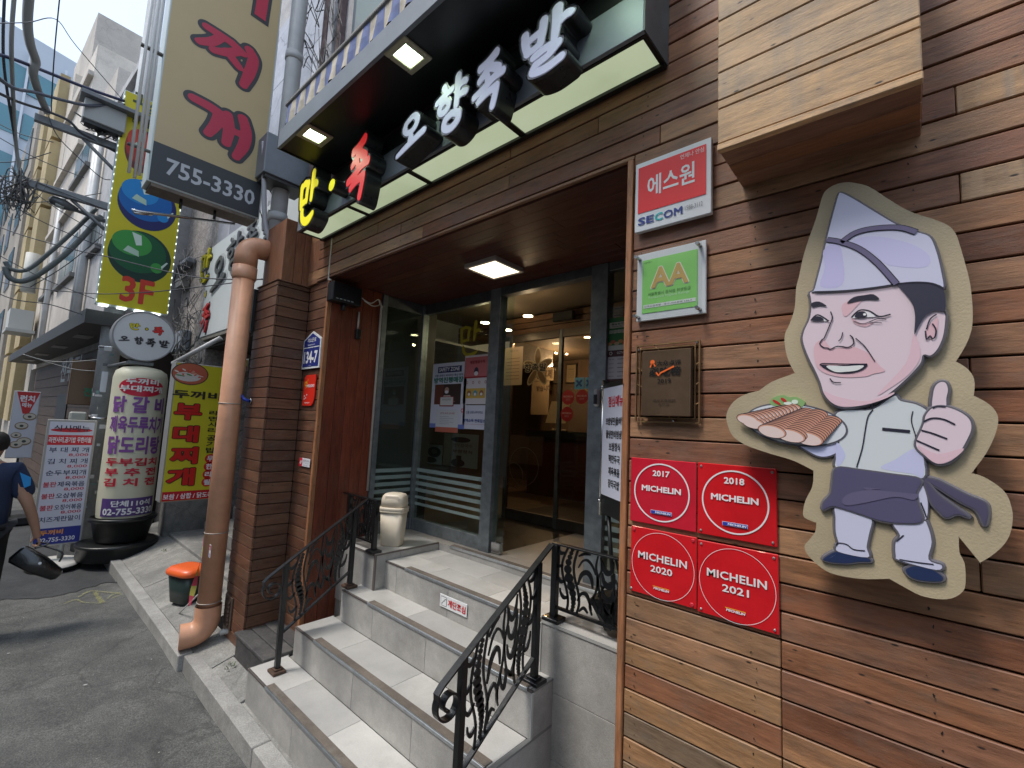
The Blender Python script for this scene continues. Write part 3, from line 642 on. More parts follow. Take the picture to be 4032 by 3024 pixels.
for a, b in zip(jx[:-1], jx[1:]):
    m2, nd, lk, bs = nodes('lit_panel'); bs.inputs['Base Color'].default_value = (.36, .42, .27, 1); bs.inputs['Roughness'].default_value = .5
    tc = N(nd, 'ShaderNodeTexCoord'); no = N(nd, 'ShaderNodeTexNoise', i_Scale=2.2, i_Detail=5.); lk.new(tc.outputs['Object'], no.inputs[0])
    rr_ = ramp(nd, [(.25, (.23, .27, .16)), (.5, (.32, .37, .245)), (.8, (.36, .4, .28))]); lk.new(no.outputs[0], rr_.inputs[0]); lk.new(rr_.outputs[0], bs.inputs['Emission Color']); bs.inputs['Emission Strength'].default_value = .62
    MB().box(a+.019, b-.019, Y0+.036, 1.667, ZS+.004, ZS+.01).obj('lit_panel', m2, sb)
fr = Face((0, 0, 0), (1, 0, 0), (0, 0, 1)); 
def letter(key, x0, x1, z0, z1, col, kind, r_case=.05):
    sx, sz = x1-x0, z1-z0; YL = 1.362
    e = .095; sx_ = sx/(1+2*e); sz_ = sz/(1+2*e); xo, zo = x0+sx_*e, z0+sz_*e
    F_ = Face((0, YL, 0), (1, 0, 0), (0, 0, 1)); st_ = BR[key] if isinstance(key, str) else key
    a = MB(); brush_solid(a, st_, .075, F_, xo, zo, sx_, sz_, -.112, -.012); o = a.obj('letter', SATIN, sb); o['label'] = kind
    # rim: lip of the casing standing proud
    a2 = MB(); V, Fc, rim = sdf_cells(st_, .075); V2, _, rim2 = sdf_cells(st_, .06)
    for V_, R_, l0_, l1_ in ((V, rim, -.012, 0.0), (V2, rim2, 0.0, -.012)):
        b_ = len(a2.v); a2.v += [tuple(F_.P(xo+p*sx_, zo+q*sz_, l1_)) for p, q in V_]; b2_ = len(a2.v); a2.v += [tuple(F_.P(xo+p*sx_, zo+q*sz_, l0_)) for p, q in V_]
        for p, q in R_: a2.f.append((b_+p, b2_+p, b2_+q, b_+q)); a2.mi.append(0); a2.sm.append(False)
    a2.obj('casing_edge', plain((.1, .1, .105), .25, .6), o)
    g_ = MB(); brush_solid(g_, st_, .058, F_, xo, zo, sx_, sz_, -.012, -.006, False); g_.obj('acrylic_face', plain((.03, .03, .03), .4) if kind[0] in 'yr' else plain((.3, .3, .32), .35), o)
    c_ = MB(); brush_solid(c_, st_, .018, F_, xo, zo, sx_, sz_, -.006, -.002); c_.obj('acrylic_front', glow(col, .12 if kind[0] == 'w' else .3), o)  # white faces are unlit acrylic; a faint glow is added to brighten them
letter('man', -3.53, -3.17, 3.41, 3.855, (.75, .66, .01), 'yellow letter')
letter([[(.5, .5, .3)]], -3.05, -2.89, 3.545, 3.70, (.75, .66, .01), 'yellow dot')
letter('jok', -2.78, -2.47, 3.385, 3.845, (.72, .025, .03), 'red letter')
WH = (.62, .63, .82)  # lilac cast of the reflected sky is put into the white
letter('o', -2.2, -1.915, 3.495, 3.75, WH, 'white letter'); letter('hyang', -1.87, -1.575, 3.475, 3.79, WH, 'white letter')
letter('jok', -1.575, -1.33, 3.463, 3.78, WH, 'white letter'); letter('bal', -1.285, -.96, 3.48, 3.775, WH, 'white letter')
# canopy above
cp = thing('canopy', 'black canopy with two lit square downlights above the channel letters', 'canopy', (-2, 1.3, 3.89))
MB().box(-3.29, X1+.006, 1.104, 1.125, 3.885, 4.015, .002).obj('fascia', GREYM, cp); MB().box(-3.288, X1, 1.1255, 1.697, 3.893, 3.935).box(-3.3, -3.2905, 1.104, 1.697, 3.885, 4.015).obj('soffit', plain((.008, .009, .01), .42, 0, .05, 30), cp)
MB().box(-3.28, X1-.01, 1.127, 1.69, 3.937, 4.0).obj('deck', plain((.1, .1, .1), .8), cp)
MB().box(-3.7, X1-.01, 1.5, 1.69, 3.865, 3.89).obj('back_channel', plain((.03, .01, .012), .5), cp)
for i, x in enumerate((-2.94, -1.892, -.86)):
    if i < 2 or True:
        q = MB(); yc, s_, t_ = 1.205, .088, .055
        q.box(x-s_, x+s_, yc-s_, yc-t_, 3.878, 3.892, .003).box(x-s_, x+s_, yc+t_, yc+s_, 3.878, 3.892, .003).box(x-s_, x-t_, yc-t_+.0005, yc+t_-.0005, 3.878, 3.892, .003).box(x+t_, x+s_, yc-t_+.0005, yc+t_-.0005, 3.878, 3.892, .003)
        o = q.obj('downlight_frame', plain((.42, .38, .26), .5), cp)
        MB().box(x-t_+.001, x+t_-.001, yc-t_+.001, yc+t_-.001, 3.886, 3.8915).obj('downlight_lens', glow((.75, 1., .72), 5.), o)
        ld = bpy.data.lights.new('downlight_lamp', 'AREA'); ld.energy = .4; ld.size = .1; ld.color = (.75, 1, .72); lo = bpy.data.objects.new('downlight_lamp', ld); COL.objects.link(lo); lo.location = (x, yc, 3.87); hang(lo, cp)
# striped awning edge above the canopy
aw = thing('awning', 'faded blue and cream striped awning valance above the black canopy', 'awning', (-2, 1.15, 4.1))
x = -3.25; i = 0
STB = plain((.14, .18, .36), .8, 0, .3, 200, .35, 12); STC = plain((.52, .47, .38), .8, 0, .3, 200, .3, 12)
while x < -.75:
    w_ = .072; m_ = MB(); nn = 5; vs = []
    for a in range(nn+1):
        t = a/nn; xx = x+t*(w_-.001)
        for zz, yy in ((4.2, 1.13), (4.12, 1.126+.006*math.sin(xx*40)), (4.035+.006*math.sin(xx*31), 1.122+.012*math.sin(xx*40+1))): vs.append((xx, yy, zz))
    m_.add(vs, [(a*3+b, a*3+b+1, a*3+4+b, a*3+3+b) for a in range(nn) for b in range(2)]); m_.obj('valance_flap', STC if i % 2 else STB, aw); x += w_; i += 1
MB().tube([(-3.27, 1.135, 4.215), (-.72, 1.135, 4.215)], .018, 8).obj('awning_rail', plain((.3, .29, .27), .7, 0, .4, 90, .4, 20), aw)
q = MB()
for k in range(150):
    xx = -3.26+k*.017; q.tube([(xx, 1.116, 4.2), (xx, 1.13, 4.236), (xx+.004, 1.15, 4.232)], .0025, 4)
o = q.obj('lacing', plain((.6, .58, .52), .8), aw); o['kind'] = 'stuff'
MB().add([(-3.27, 1.14, 4.228), (-.72, 1.14, 4.228), (-.72, 1.7, 4.5), (-3.27, 1.7, 4.5)], [(0, 1, 2, 3)]).obj('canvas', STC, aw)
# ------------------------------------------------------------------ plaques on the wall
def board(name, label, cat, x0, x1, z0, z1, y, th, col, parent=None, rough=.3, group=None, rim=.002, mt=None):
    t = thing(name, label, cat, ((x0+x1)/2, y, z0), group)
    MB().box(x0, x1, y, y+th, z0, z1, rim).obj('plate', mt or plain(col, rough), t)
    return t, Face((x0, y, z0), (1, 0, 0), (0, 0, 1))
S_ = .857*1.0
def sX(x): return x*1.72/2
def sZ(z): return (z-2)*1.72/2+2
WHT = (.82, .82, .84); INK = (.02, .02, .025); RED = (.72, .012, .012)
a, b, c, d = sX(-.978), sX(-.622), sZ(2.965), sZ(3.313)
t, F = board('security_sign', 'white edged red security company sign topmost of the signs on the timber wall', 'sign', a, b, c, d, 1.668, .022, (.75, .77, .8)); w_, h_ = b-a, d-c
F.rect(.014, .078, w_-.018, h_-.022, (.83, .02, .025)).text('에스원', .055, .138, w_-.06, .225, WHT, off=.018).text('언제나 안심', w_*.62, h_-.05, w_-.026, h_-.03, (.85, .6, .6), off=.012)
F.text('SE', .016, .026, .085, .058, (.015, .04, .25), off=.03).text('C', .088, .026, .122, .058, (.0, .45, .47), off=.03).text('OM', .125, .026, .2, .058, (.015, .04, .25), off=.03).text('1588-3112', .21, .036, w_-.03, .054, (.25, .25, .27)); F.done(t)
a, b, c, d = sX(-.968), sX(-.648), sZ(2.53), sZ(2.857)
t, F = board('hygiene_plaque', 'green AA hygiene rating certificate behind clear acrylic with steel standoffs', 'plaque', a, b, c, d, 1.682, .012, (.7, .72, .74)); w_, h_ = b-a, d-c
F.rect(.025, .03, w_-.03, h_-.03, (.27, .66, .16)).text('AA', .06, .125, w_-.06, .215, (.85, .82, .7), off=.07, l=.003).text('AA', .064, .128, w_-.064, .212, (.62, .4, .12), off=.035, l=.0045, name='gold_letters')
F.text('서울특별시 음식점 위생등급', .05, .098, w_-.055, .112, (.03, .12, .03)).text('Restaurant Hygiene Ratings', .053, .084, w_-.06, .097, (.6, .8, .55)).rect(.032, .05, w_-.036, .064, (.75, .78, .74), .003).text('만족오향족발   중구 서소문로 134-7', .036, .053, w_-.05, .061, (.1, .12, .1), l=.004).text('서울특별시', .03, h_-.045, .065, h_-.038, (.05, .15, .05)); F.done(t)
MB().box(a-.004, b-.006, 1.648, 1.652, c-.002, d-.006).obj('acrylic_sheet', glass((.97, .98, .98)), t)
for xx in (a+.012, b-.02):
    for zz in (c+.015, d-.022): MB().tube([(xx, 1.64, zz), (xx, 1.682, zz)], .0065, 12).obj('standoff', STEEL, t)
# bronze plaque in an open lattice frame
a, b, c, d = sX(-.966), sX(-.671), sZ(2.056), sZ(2.416)
bp_ = thing('bronze_plaque', 'brown bronze plaque dated 2019 held in an open brass lattice frame', 'plaque', ((a+b)/2, 1.66, c))
BRS = plain((.3, .18, .085), .4, .6, .1, 80, .25, 12); w_, h_ = b-a, d-c
q = MB()
for e, th_ in ((0, .005), (.016, .004)):
    q.box(a+e, b-e, 1.682, 1.692, c+e, c+e+th_).box(a+e, b-e, 1.682, 1.692, d-e-th_, d-e).box(a+e, a+e+th_, 1.682, 1.692, c+e+th_, d-e-th_).box(b-e-th_, b-e, 1.682, 1.692, c+e+th_, d-e-th_)
for p0, p1 in (((a, d), (a+.05, d-.04)), ((b, d), (b-.045, d-.04)), ((a+w_*.28, d), (a+w_*.4, d-.035)), ((a, c+h_*.72), (a+.045, c+h_*.62)), ((b, c+h_*.74), (b-.045, c+h_*.64)), ((a, c+h_*.5), (a+.045, c+h_*.42)), ((b, c+h_*.5), (b-.045, c+h_*.4)), ((b, c+h_*.26), (b-.045, c+h_*.16)), ((a+w_*.62, c+.005), (a+w_*.45, c+.045)), ((a+w_*.62, c+.005), (a+w_*.78, c+.045))): q.tube([(p0[0], 1.687, p0[1]), (p1[0], 1.687, p1[1])], .0022, 5)
q.obj('lattice_frame', BRS, bp_)
pa_, pb_, pc_, pd_ = sX(-.92), sX(-.7), sZ(2.085), sZ(2.378)
PLB = plain((.15, .095, .058), .36, .6, .05, 120, .3, 5)
MB().box(pa_, pb_, 1.655, 1.69, pc_, pd_, .002).obj('plate', PLB, bp_); F = Face((pa_, 1.655, pc_), (1, 0, 0), (0, 0, 1)); pw = pb_-pa_; ph = pd_-pc_
BK = (.004, .003, .003); OR = (.85, .14, .02)
F.text('大众点评', pw*.33, ph*.76, pw*.82, ph*.84, BK, off=.02).text('必吃榜', pw*.17, ph*.6, pw*.82, ph*.74, BK, off=.03).text('2019', pw*.35, ph*.49, pw*.62, ph*.56, BK, off=.01).text('满足五香猪蹄', pw*.26, ph*.21, pw*.72, ph*.25, (.03, .02, .015)).text('市厅店', pw*.37, ph*.15, pw*.6, ph*.19, (.03, .02, .015))
F.line([(pw*.32, ph*.66), (pw*.37, ph*.61), (pw*.42, ph*.65), (pw*.69, ph*.74)], .006, OR, .005).ell(pw*.24, ph*.82, .009, .009, OR, .004).line([(pw*.19, ph*.74), (pw*.22, ph*.79), (pw*.27, ph*.79), (pw*.3, ph*.75)], .005, OR, .004); F.done(bp_)
for xx, zz in ((a+.012, d-.02), (b-.012, d-.01), (a+w_*.62, c+.008)): MB().lathe([(0, 0), (.004, .001), (.006, .004), (.006, .006)], n=10).obj('screw_cap', STEEL, bp_).location = Vector((0, 0, 0))
for o in [x_ for x_ in bp_.children if x_.name.startswith('screw_cap')]: bpy.data.objects.remove(o)
for xx, zz in ((a+.012, d-.02), (b-.012, d-.01), (a+w_*.62, c+.008)): MB().tube([(xx, 1.676, zz), (xx, 1.682, zz)], [.0035, .0055], 10).obj('screw_cap', STEEL, bp_)
# four red guide plaques
def michelin(label, x0, x1, z0, z1, year, style, screws, y=1.69, col=(.66, .012, .018)):
    a, b, c, d = sX(x0), sX(x1), sZ(z0), sZ(z1)
    t, F = board('red_plaque', label, 'plaque', a, b, c, d, y, .008, col, rough=.22, group='red guide award plaques', mt=plain(col, .22, 0, 0, 1, .1, 9, .5, .4)); w_, h_ = b-a, d-c
    W2 = (.86, .78, .8)
    if style == 'old':
        F.ring(w_*.49, h_*.5, w_*.405, w_*.425, W2).text(year, w_*.36, h_*.74, w_*.62, h_*.83, W2, off=.035).text('MICHELIN', w_*.19, h_*.5, w_*.79, h_*.59, W2, off=.045)
        F.rect(w_*.34, h_*.17, w_*.66, h_*.225, (.75, .75, .85), .003).rect(w_*.345, h_*.175, w_*.655, h_*.22, (.03, .05, .42), .004).text('MICHELIN', w_*.41, h_*.182, w_*.64, h_*.212, (.8, .8, .9), .005, off=.05, shear=.2)
    else:
        F.ring(w_*.5, h_*.48, w_*.468, w_*.474, W2).text('MICHELIN', w_*.13, h_*.53, w_*.87, h_*.64, (.8, .79, .8), off=.022, space=1.05).text(year, w_*.33, h_*.37, w_*.66, h_*.47, (.8, .79, .8), off=.018)
        F.rect(w_*.37, h_*.165, w_*.62, h_*.172, (.8, .6, .05), .003).text('MICHELIN', w_*.38, h_*.125, w_*.61, h_*.158, (.8, .8, .85), off=.05, shear=.2)
    F.done(t)
    for fx, fz, cc, rr_ in screws:
        p = F.P(fx*w_, fz*h_); MB().tube([p+Vector((0, -.004, 0)), p+Vector((0, .001, 0))], [rr_*.6, rr_], 10).obj('screw_cap', plain(cc, .3, .8 if cc[0] == cc[1] else 0), t)
SG = (.5, .5, .5); RC = (.6, .03, .05)
michelin('red plaque dated 2017, upper left of the four', -.983, -.686, 1.606, 1.893, '2017', 'old', [], 1.688, (.6, .015, .035))
michelin('red plaque dated 2018, upper right of the four', -.6815, -.389, 1.605, 1.8945, '2018', 'old', [(.05, .95, SG, .005), (.95, .95, SG, .005), (.05, .05, SG, .005), (.95, .05, SG, .005)])
michelin('red plaque dated 2020, lower left of the four', -.977, -.683, 1.299, 1.585, '2020', 'new', [(.05, .95, RC, .008), (.95, .95, RC, .008), (.02, .04, SG, .006), (.94, .05, RC, .009)])
michelin('red plaque dated 2021, lower right of the four', -.679, -.386, 1.294, 1.579, '2021', 'new', [(.05, .95, SG, .005), (.95, .95, SG, .005), (.05, .05, SG, .005), (.95, .05, SG, .005)])
# ------------------------------------------------------------------ cartoon cook cut-out sign
YC = 1.60
def A(x, y): p = at(2800+.5575*x, 650+.5575*y, Y=YC); return (p.x, p.z)
def B(x, y): p = at(2800+.5575*x, 1475+.5575*y, Y=YC); return (p.x, p.z)
ck = thing('cook_sign', 'tan cut-out sign of a smiling cartoon cook in a white cap giving a thumbs up', 'sign', (-.05, YC, 1.6))
out = [A(*q) for q in ((990,122),(1110,150),(1230,225),(1350,300),(1450,345),(1580,385),(1680,430),(1730,490),(1755,560),(1790,680),(1822,800),(1840,920),(1848,1050),(1840,1160),(1800,1270),(1732,1383),(1735,1390),(1800,1430),(1850,1490),(1862,1560))]+[B(*q) for q in ((1855,148),(1862,152),(1950,200),(2010,260),(2028,330),(2000,440),(1940,560),(1842,693),(1846,698),(1920,720),(2020,780),(2090,850),(2125,950),(2130,1030),(2110,1130),(2060,1210),(1980,1280),(1902,1326),(1895,1322),(1755,1152),(1750,1156),(1755,1260),(1790,1330),(1798,1450),(1780,1530),(1700,1580),(1600,1585),(1480,1560),(1380,1510),(1262,1444),(1250,1442),(1100,1445),(960,1430),(840,1400),(760,1350),(680,1270),(660,1210),(690,1170),(735,1110),(742,1050),(736,1044),(660,1010),(650,960),(670,880),(715,790),(723,685),(718,676),(640,635),(560,600),(440,565),(330,530),(230,490),(150,430),(110,330),(115,260),(160,190),(240,140),(336,114),(344,110))]+[A(*q) for q in ((430,1530),(584,1472),(588,1464),(550,1390),(525,1300),(520,1200),(555,1120),(590,1010),(600,870),(620,790),(650,650),(690,520),(740,380),(780,240),(810,180),(870,140),(930,124))]
TAN = plain((.45, .37, .24), .6, 0, .25, 160, .12, 3)
so_ = smooth(out, 3); MB().prism([(x, YC, z) for x, z in so_], (0, .03, 0)).obj('backing_board', TAN, ck)
for (fx, fz) in ((-.15, 1.9), (.05, 1.9), (-.1, 2.5)): MB().tube([(fx, YC+.03, fz), (fx, 1.7, fz)], .012, 8).obj('mounting_peg', STEEL, ck)
def shape(pts, col, l, name, edge=.006, raise_=.008, n=4, base=-0.0):
    """a raised, softly bevelled printed piece with its dark contour"""
    p = smooth(pts, n); F_ = Face((0, YC, 0), (1, 0, 0), (0, 0, 1))
    cx_ = sum(a for a, _ in p)/len(p); cz_ = sum(b for _, b in p)/len(p)
    def offs(e):
        P_ = [Vector(a) for a in p]; k = len(P_); o_ = []
        ar = sum(P_[i].x*P_[(i+1) % k].y-P_[(i+1) % k].x*P_[i].y for i in range(k)); sg = 1 if ar > 0 else -1
        for i in range(k):
            t_ = (P_[(i+1) % k]-P_[i-1]); t_ = t_.normalized() if t_.length > 1e-9 else Vector((1, 0)); o_.append(P_[i]+Vector((t_.y, -t_.x))*e*sg)
        return o_
    m_ = MB(); lo_ = offs(edge*1.1); hi_ = offs(edge*.35)
    if raise_ > .001:
        b_ = len(m_.v); k = len(lo_); m_.v += [tuple(F_.P(a.x, a.y, l)) for a in lo_]+[tuple(F_.P(a.x, a.y, l+raise_)) for a in hi_]
        for i in range(k): m_.f.append((b_+i, b_+(i+1) % k, b_+k+(i+1) % k, b_+k+i)); m_.mi.append(0); m_.sm.append(True)
    else: hi_ = lo_
    m_.poly([F_.P(a.x, a.y, l+raise_) for a in hi_]); o_ = m_.obj(name+'_contour', plain((.13, .125, .15), .2, 0, 0, 1, 0, 4, .5, .6), ck)
    q_ = offs(-edge*.25); MB().poly([F_.P(a.x, a.y, l+raise_+.0012) for a in q_]).obj(name, plain(col, .3, 0, 0, 1, 0, 4, .5, .5), ck)
    return l+raise_
KW = (.62, .62, .78); SKIN = (.76, .62, .68); PNK = (.74, .47, .52); NAV = (.045, .042, .075); LN = (.02, .018, .035)
hat = [A(*q) for q in ((905,228),(925,214),(1010,255),(1150,340),(1320,440),(1460,490),(1545,525),(1590,620),(1625,760),(1640,885),(1560,852),(1400,845),(1320,852),(1180,875),(960,900),(735,908),(738,880),(785,700),(830,500),(880,310))]
face = [A(*q) for q in ((720,900),(960,890),(1180,865),(1340,850),(1500,900),(1600,1000),(1652,1060),(1655,1120),(1640,1220),(1600,1310),(1550,1355),(1500,1350),(1480,1410),(1400,1500),(1300,1590))]+[B(*q) for q in ((1230,160),(1130,205),(1020,235),(920,235),(850,200),(800,140),(775,60))]+[A(*q) for q in ((740,1460),(690,1360),(652,1250),(660,1180),(700,1090),(712,1000),(708,950))]
body = [B(*q) for q in ((880,285),(960,250),(1140,245),(1290,150),(1340,185),(1450,210),(1530,262),(1510,340),(1460,470),(1500,580),(1500,732),(1280,702),(1050,670),(890,657),(880,600),(905,480),(900,400))]
arm = [B(*q) for q in ((620,480),(900,440),(908,530),(860,570),(780,582),(700,550))]
fist = [B(*q) for q in ((1510,290),(1560,235),(1640,225),(1740,255),(1820,310),(1840,380),(1810,460),(1750,560),(1680,620),(1600,635),(1540,600),(1500,570),(1450,520),(1445,470),(1480,390),(1500,340))]
thumb = [B(*q) for q in ((1560,245),(1562,140),(1580,80),(1620,52),(1660,62),(1676,110),(1665,170),(1655,245))]
leg1 = [B(*q) for q in ((885,930),(1060,980),(1140,1020),(1120,1130),(1105,1215),(1110,1290),(900,1250),(888,1200),(900,1190),(880,1110),(878,1010))]
leg2 = [B(*q) for q in ((1285,1035),(1490,1025),(1532,1060),(1562,1180),(1540,1300),(1632,1340),(1590,1378),(1330,1310),(1300,1270),(1300,1180),(1330,1130))]
shoe1 = [B(*q) for q in ((790,1300),(850,1257),(900,1245),(1000,1270),(1110,1290),(1130,1318),(1050,1320),(960,1330),(850,1322))]
shoe2 = [B(*q) for q in ((1370,1370),(1440,1345),(1560,1370),(1640,1425),(1612,1457),(1480,1450),(1400,1420))]
apron = [B(*q) for q in ((890,657),(1050,670),(1280,702),(1480,737),(1452,830),(1460,900),(1490,1032),(1350,1047),(1200,1030),(1060,985),(900,935),(850,930),(793,952),(800,900),(850,840),(862,760))]
pock = [B(*q) for q in ((1475,745),(1455,830),(1465,920),(1495,1010),(1525,1010),(1532,900),(1510,810))]
rib1 = [B(*q) for q in ((1500,732),(1600,745),(1800,845),(1930,900),(1955,960),(1950,1020),(1925,1065),(1870,960),(1760,900),(1600,800))]
rib2 = [B(*q) for q in ((1498,745),(1540,765),(1600,840),(1720,930),(1830,1010),(1740,985),(1660,1008),(1600,960),(1550,900))]
shape(shoe1, (.02, .035, .1), 0, 'shoe'); shape(shoe2, (.02, .035, .1), 0, 'shoe'); shape(leg1, KW, .001, 'trouser_leg'); shape(leg2, KW, .001, 'trouser_leg')
shape(rib1, (.09, .08, .14), 0, 'apron_ribbon'); shape(rib2, (.09, .08, .14), .001, 'apron_ribbon'); shape(arm, (.6, .62, .85), 0, 'sleeve')
shape(body, (.66, .7, .72), .002, 'shirt'); shape(pock, KW, .004, 'trouser_side', .003, .004); shape(apron, (.1, .09, .17), .006, 'apron', .006, .006)
shape(thumb, SKIN, .003, 'thumb'); shape(fist, SKIN, .006, 'fist'); shape(face, SKIN, .008, 'face'); shape(hat, KW, .0135, 'cap', .005, .006)
lz = .0178; FK = Face((0, YC, 0), (1, 0, 0), (0, 0, 1)); Lc = lambda f_, q: [f_(*x_) for x_ in q]
hair = Lc(A, ((1320,855),(1400,848),(1560,853),(1638,888),(1650,1040),(1580,1040),(1510,1080),(1460,1160),(1435,1205),(1440,1080),(1420,990),(1370,920)))
FK.poly(smooth(hair, 4), (.035, .035, .06), lz+.0034, 'hair')
for q, c_, l_ in (((( 735,1290),(800,1240),(860,1300),(1000,1290),(1120,1340),(1190,1420),(1230,1460),(1150,1480),(1080,1500),(900,1500),(760,1440)), PNK, 0), (((930,1000),(1010,960),(1080,950),(1020,1020),(950,1080)), PNK, 0), (((1430,1200),(1480,1350),(1400,1480),(1250,1590),(1180,1620),(1380,1400)), (.75, .52, .58), 0), (((1000,1090),(1060,1125),(1150,1120),(1180,1100),(1100,1150),(1020,1130)), PNK, 0), (((1560,1120),(1600,1090),(1590,1200),(1540,1240),(1520,1180)), PNK, 0)):
    FK.poly(smooth(Lc(A, q), 4), c_, lz+.0006+l_, 'skin_shading')
FK.poly(smooth(Lc(B, ((800,120),(900,160),(1100,190),(1290,130),(1250,165),(1100,215),(940,230),(850,195))), 4), (.75, .52, .58), lz+.0006, 'skin_shading')
FK.poly(smooth(Lc(B, ((1460,500),(1600,560),(1780,520),(1700,600),(1600,628),(1520,580))), 4), (.75, .52, .58), .0162, 'skin_shading')
FK.poly(smooth(Lc(A, ((780,1415),(870,1425),(1000,1415),(1105,1410),(1080,1450),(1000,1475),(900,1475),(820,1450))), 4), LN, lz+.002, 'mouth'); FK.poly(smooth(Lc(A, ((822,1425),(950,1427),(1080,1422),(1040,1455),(960,1466),(880,1466))), 4), (.75, .76, .74), lz+.003, 'teeth')
FK.poly(smooth(Lc(A, ((965,988),(1010,945),(1090,930),(1150,925),(1190,962),(1100,962),(1030,975))), 3), LN, lz+.002, 'eyebrow'); FK.poly(smooth(Lc(A, ((718,985),(770,975),(825,1008),(770,1005),(722,1015))), 3), LN, lz+.002, 'eyebrow')
FK.poly(smooth(Lc(A, ((995,1088),(1050,1045),(1120,1050),(1165,1080),(1100,1085),(1040,1090))), 3), (.8, .78, .8), lz+.002, 'eye'); FK.poly(smooth(Lc(A, ((1020,1085),(1040,1050),(1085,1045),(1105,1070),(1085,1087))), 3), LN, lz+.003, 'pupil')
FK.poly(smooth(Lc(A, ((712,1108),(760,1075),(830,1108),(770,1112))), 3), (.8, .78, .8), lz+.002, 'eye'); FK.poly(smooth(Lc(A, ((720,1108),(745,1078),(785,1085),(800,1108))), 3), LN, lz+.003, 'pupil')
FK.poly(smooth(Lc(A, ((1078,1062),(1095,1058),(1098,1072),(1082,1074))), 2), (.85, .85, .85), lz+.004, 'glint')
def ln(f_, q, w_, l_=None, c_=LN): FK.line(smooth(Lc(f_, q), 5, False), w_, c_, (lz+.0025) if l_ is None else l_, 'drawn_line')
for q, w_ in ((((850,1045),(862,1090),(840,1150),(815,1210),(800,1240)), .003), (((795,1235),(775,1270),(800,1295),(830,1300),(850,1308),(890,1290),(930,1290),(975,1295),(1010,1270),(1005,1230),(985,1210)), .0032), (((935,1190),(925,1230),(905,1252)), .0025), (((1025,1232),(1090,1290),(1160,1395)), .0025), (((995,1088),(1050,1038),(1120,1042),(1190,1080),(1270,1065)), .004), (((712,1108),(760,1068),(838,1112)), .004), (((1010,1110),(1080,1130),(1180,1095),(1240,1100)), .002), (((1120,1120),(1210,1125)), .0018), (((845,1512),(870,1538),(922,1542)), .003), (((1520,1170),(1545,1100),(1590,1065)), .003), (((1560,1130),(1585,1170),(1580,1220),(1560,1235),(1545,1215),(1520,1240),(1512,1180)), .003), (((775,1420),(800,1408),(950,1412),(1105,1412)), .003)): ln(A, q, w_)
hl = lz+.0042
for q in (((825,545),(915,560),(1050,610),(1180,710),(1310,855)), ((925,565),(1020,500),(1150,468),(1330,462),(1450,495))):
    ln(A, q, .017, hl, LN); FK.line(smooth(Lc(A, q), 5, False), .012, (.14, .12, .22), hl+.0012, 'cap_band')
FK.poly(smooth(Lc(A, ((800,620),(900,560),(940,700),(930,860),(780,870),(810,740))), 4), (.53, .5, .76), hl-.001, 'cap_shading'); FK.poly(smooth(Lc(A, ((1000,560),(1150,520),(1400,570),(1540,660),(1500,740),(1250,720),(1150,640))), 4), (.55, .53, .77), hl-.001, 'cap_shading')
FK.line(smooth(Lc(A, ((1325,852),(1450,843),(1560,852),(1636,885))), 5, False), .004, LN, hl); FK.line(smooth(Lc(A, ((738,908),(960,900),(1180,876),(1322,853))), 5, False), .004, LN, hl)
bl = .0125
for q, w_ in ((((1145,250),(1110,300),(1090,400),(1070,520),(1030,655)), .003), (((1425,260),(1415,330),(1440,420),(1450,470)), .0025), (((1120,200),(1140,240),(1155,200),(1200,180),(1290,150)), .0025)): ln(B, q, w_, bl)
FK.line(Lc(B, ((1210,385),(1405,403))), .008, LN, bl)
FK.poly(smooth(Lc(B, ((890,480),(950,560),(930,620),(890,640))), 4), (.55, .56, .8), bl-.001, 'shirt_shading'); FK.poly(smooth(Lc(B, ((1440,520),(1500,590),(1495,725),(1420,700),(1200,660),(1300,600))), 4), (.57, .58, .8), bl-.001, 'shirt_shading')
for q, w_ in ((((1500,335),(1560,310),(1640,318),(1720,355)), .004), (((1485,395),(1560,415),(1665,455)), .004), (((1450,465),(1530,500),(1610,535)), .004), (((1562,240),(1600,228),(1655,232)), .003)): ln(B, q, w_, .0165)
for q in (((1300,712),(1160,715),(1080,770),(1100,810),(1210,800),(1000,830),(930,880),(960,920),(1100,900),(1300,860),(1440,880),(1450,790)),): FK.poly(smooth(Lc(B, q), 4), (.13, .115, .2), .0145, 'apron_shading')
for q, w_ in (((890,1205),(900,1185),(960,1195),(1010,1230),(1090,1240)), .003), (((1310,1175),(1360,1130)), .003), (((1330,1300),(1450,1320),(1570,1335)), .003), (((1480,900),(1500,950),(1520,1005)), .003): ln(B, q, w_, .0112)
FK.poly(smooth(Lc(B, ((840,1290),(890,1262),(850,1285))), 2), (.5, .55, .7), .0112, 'shoe_glint')
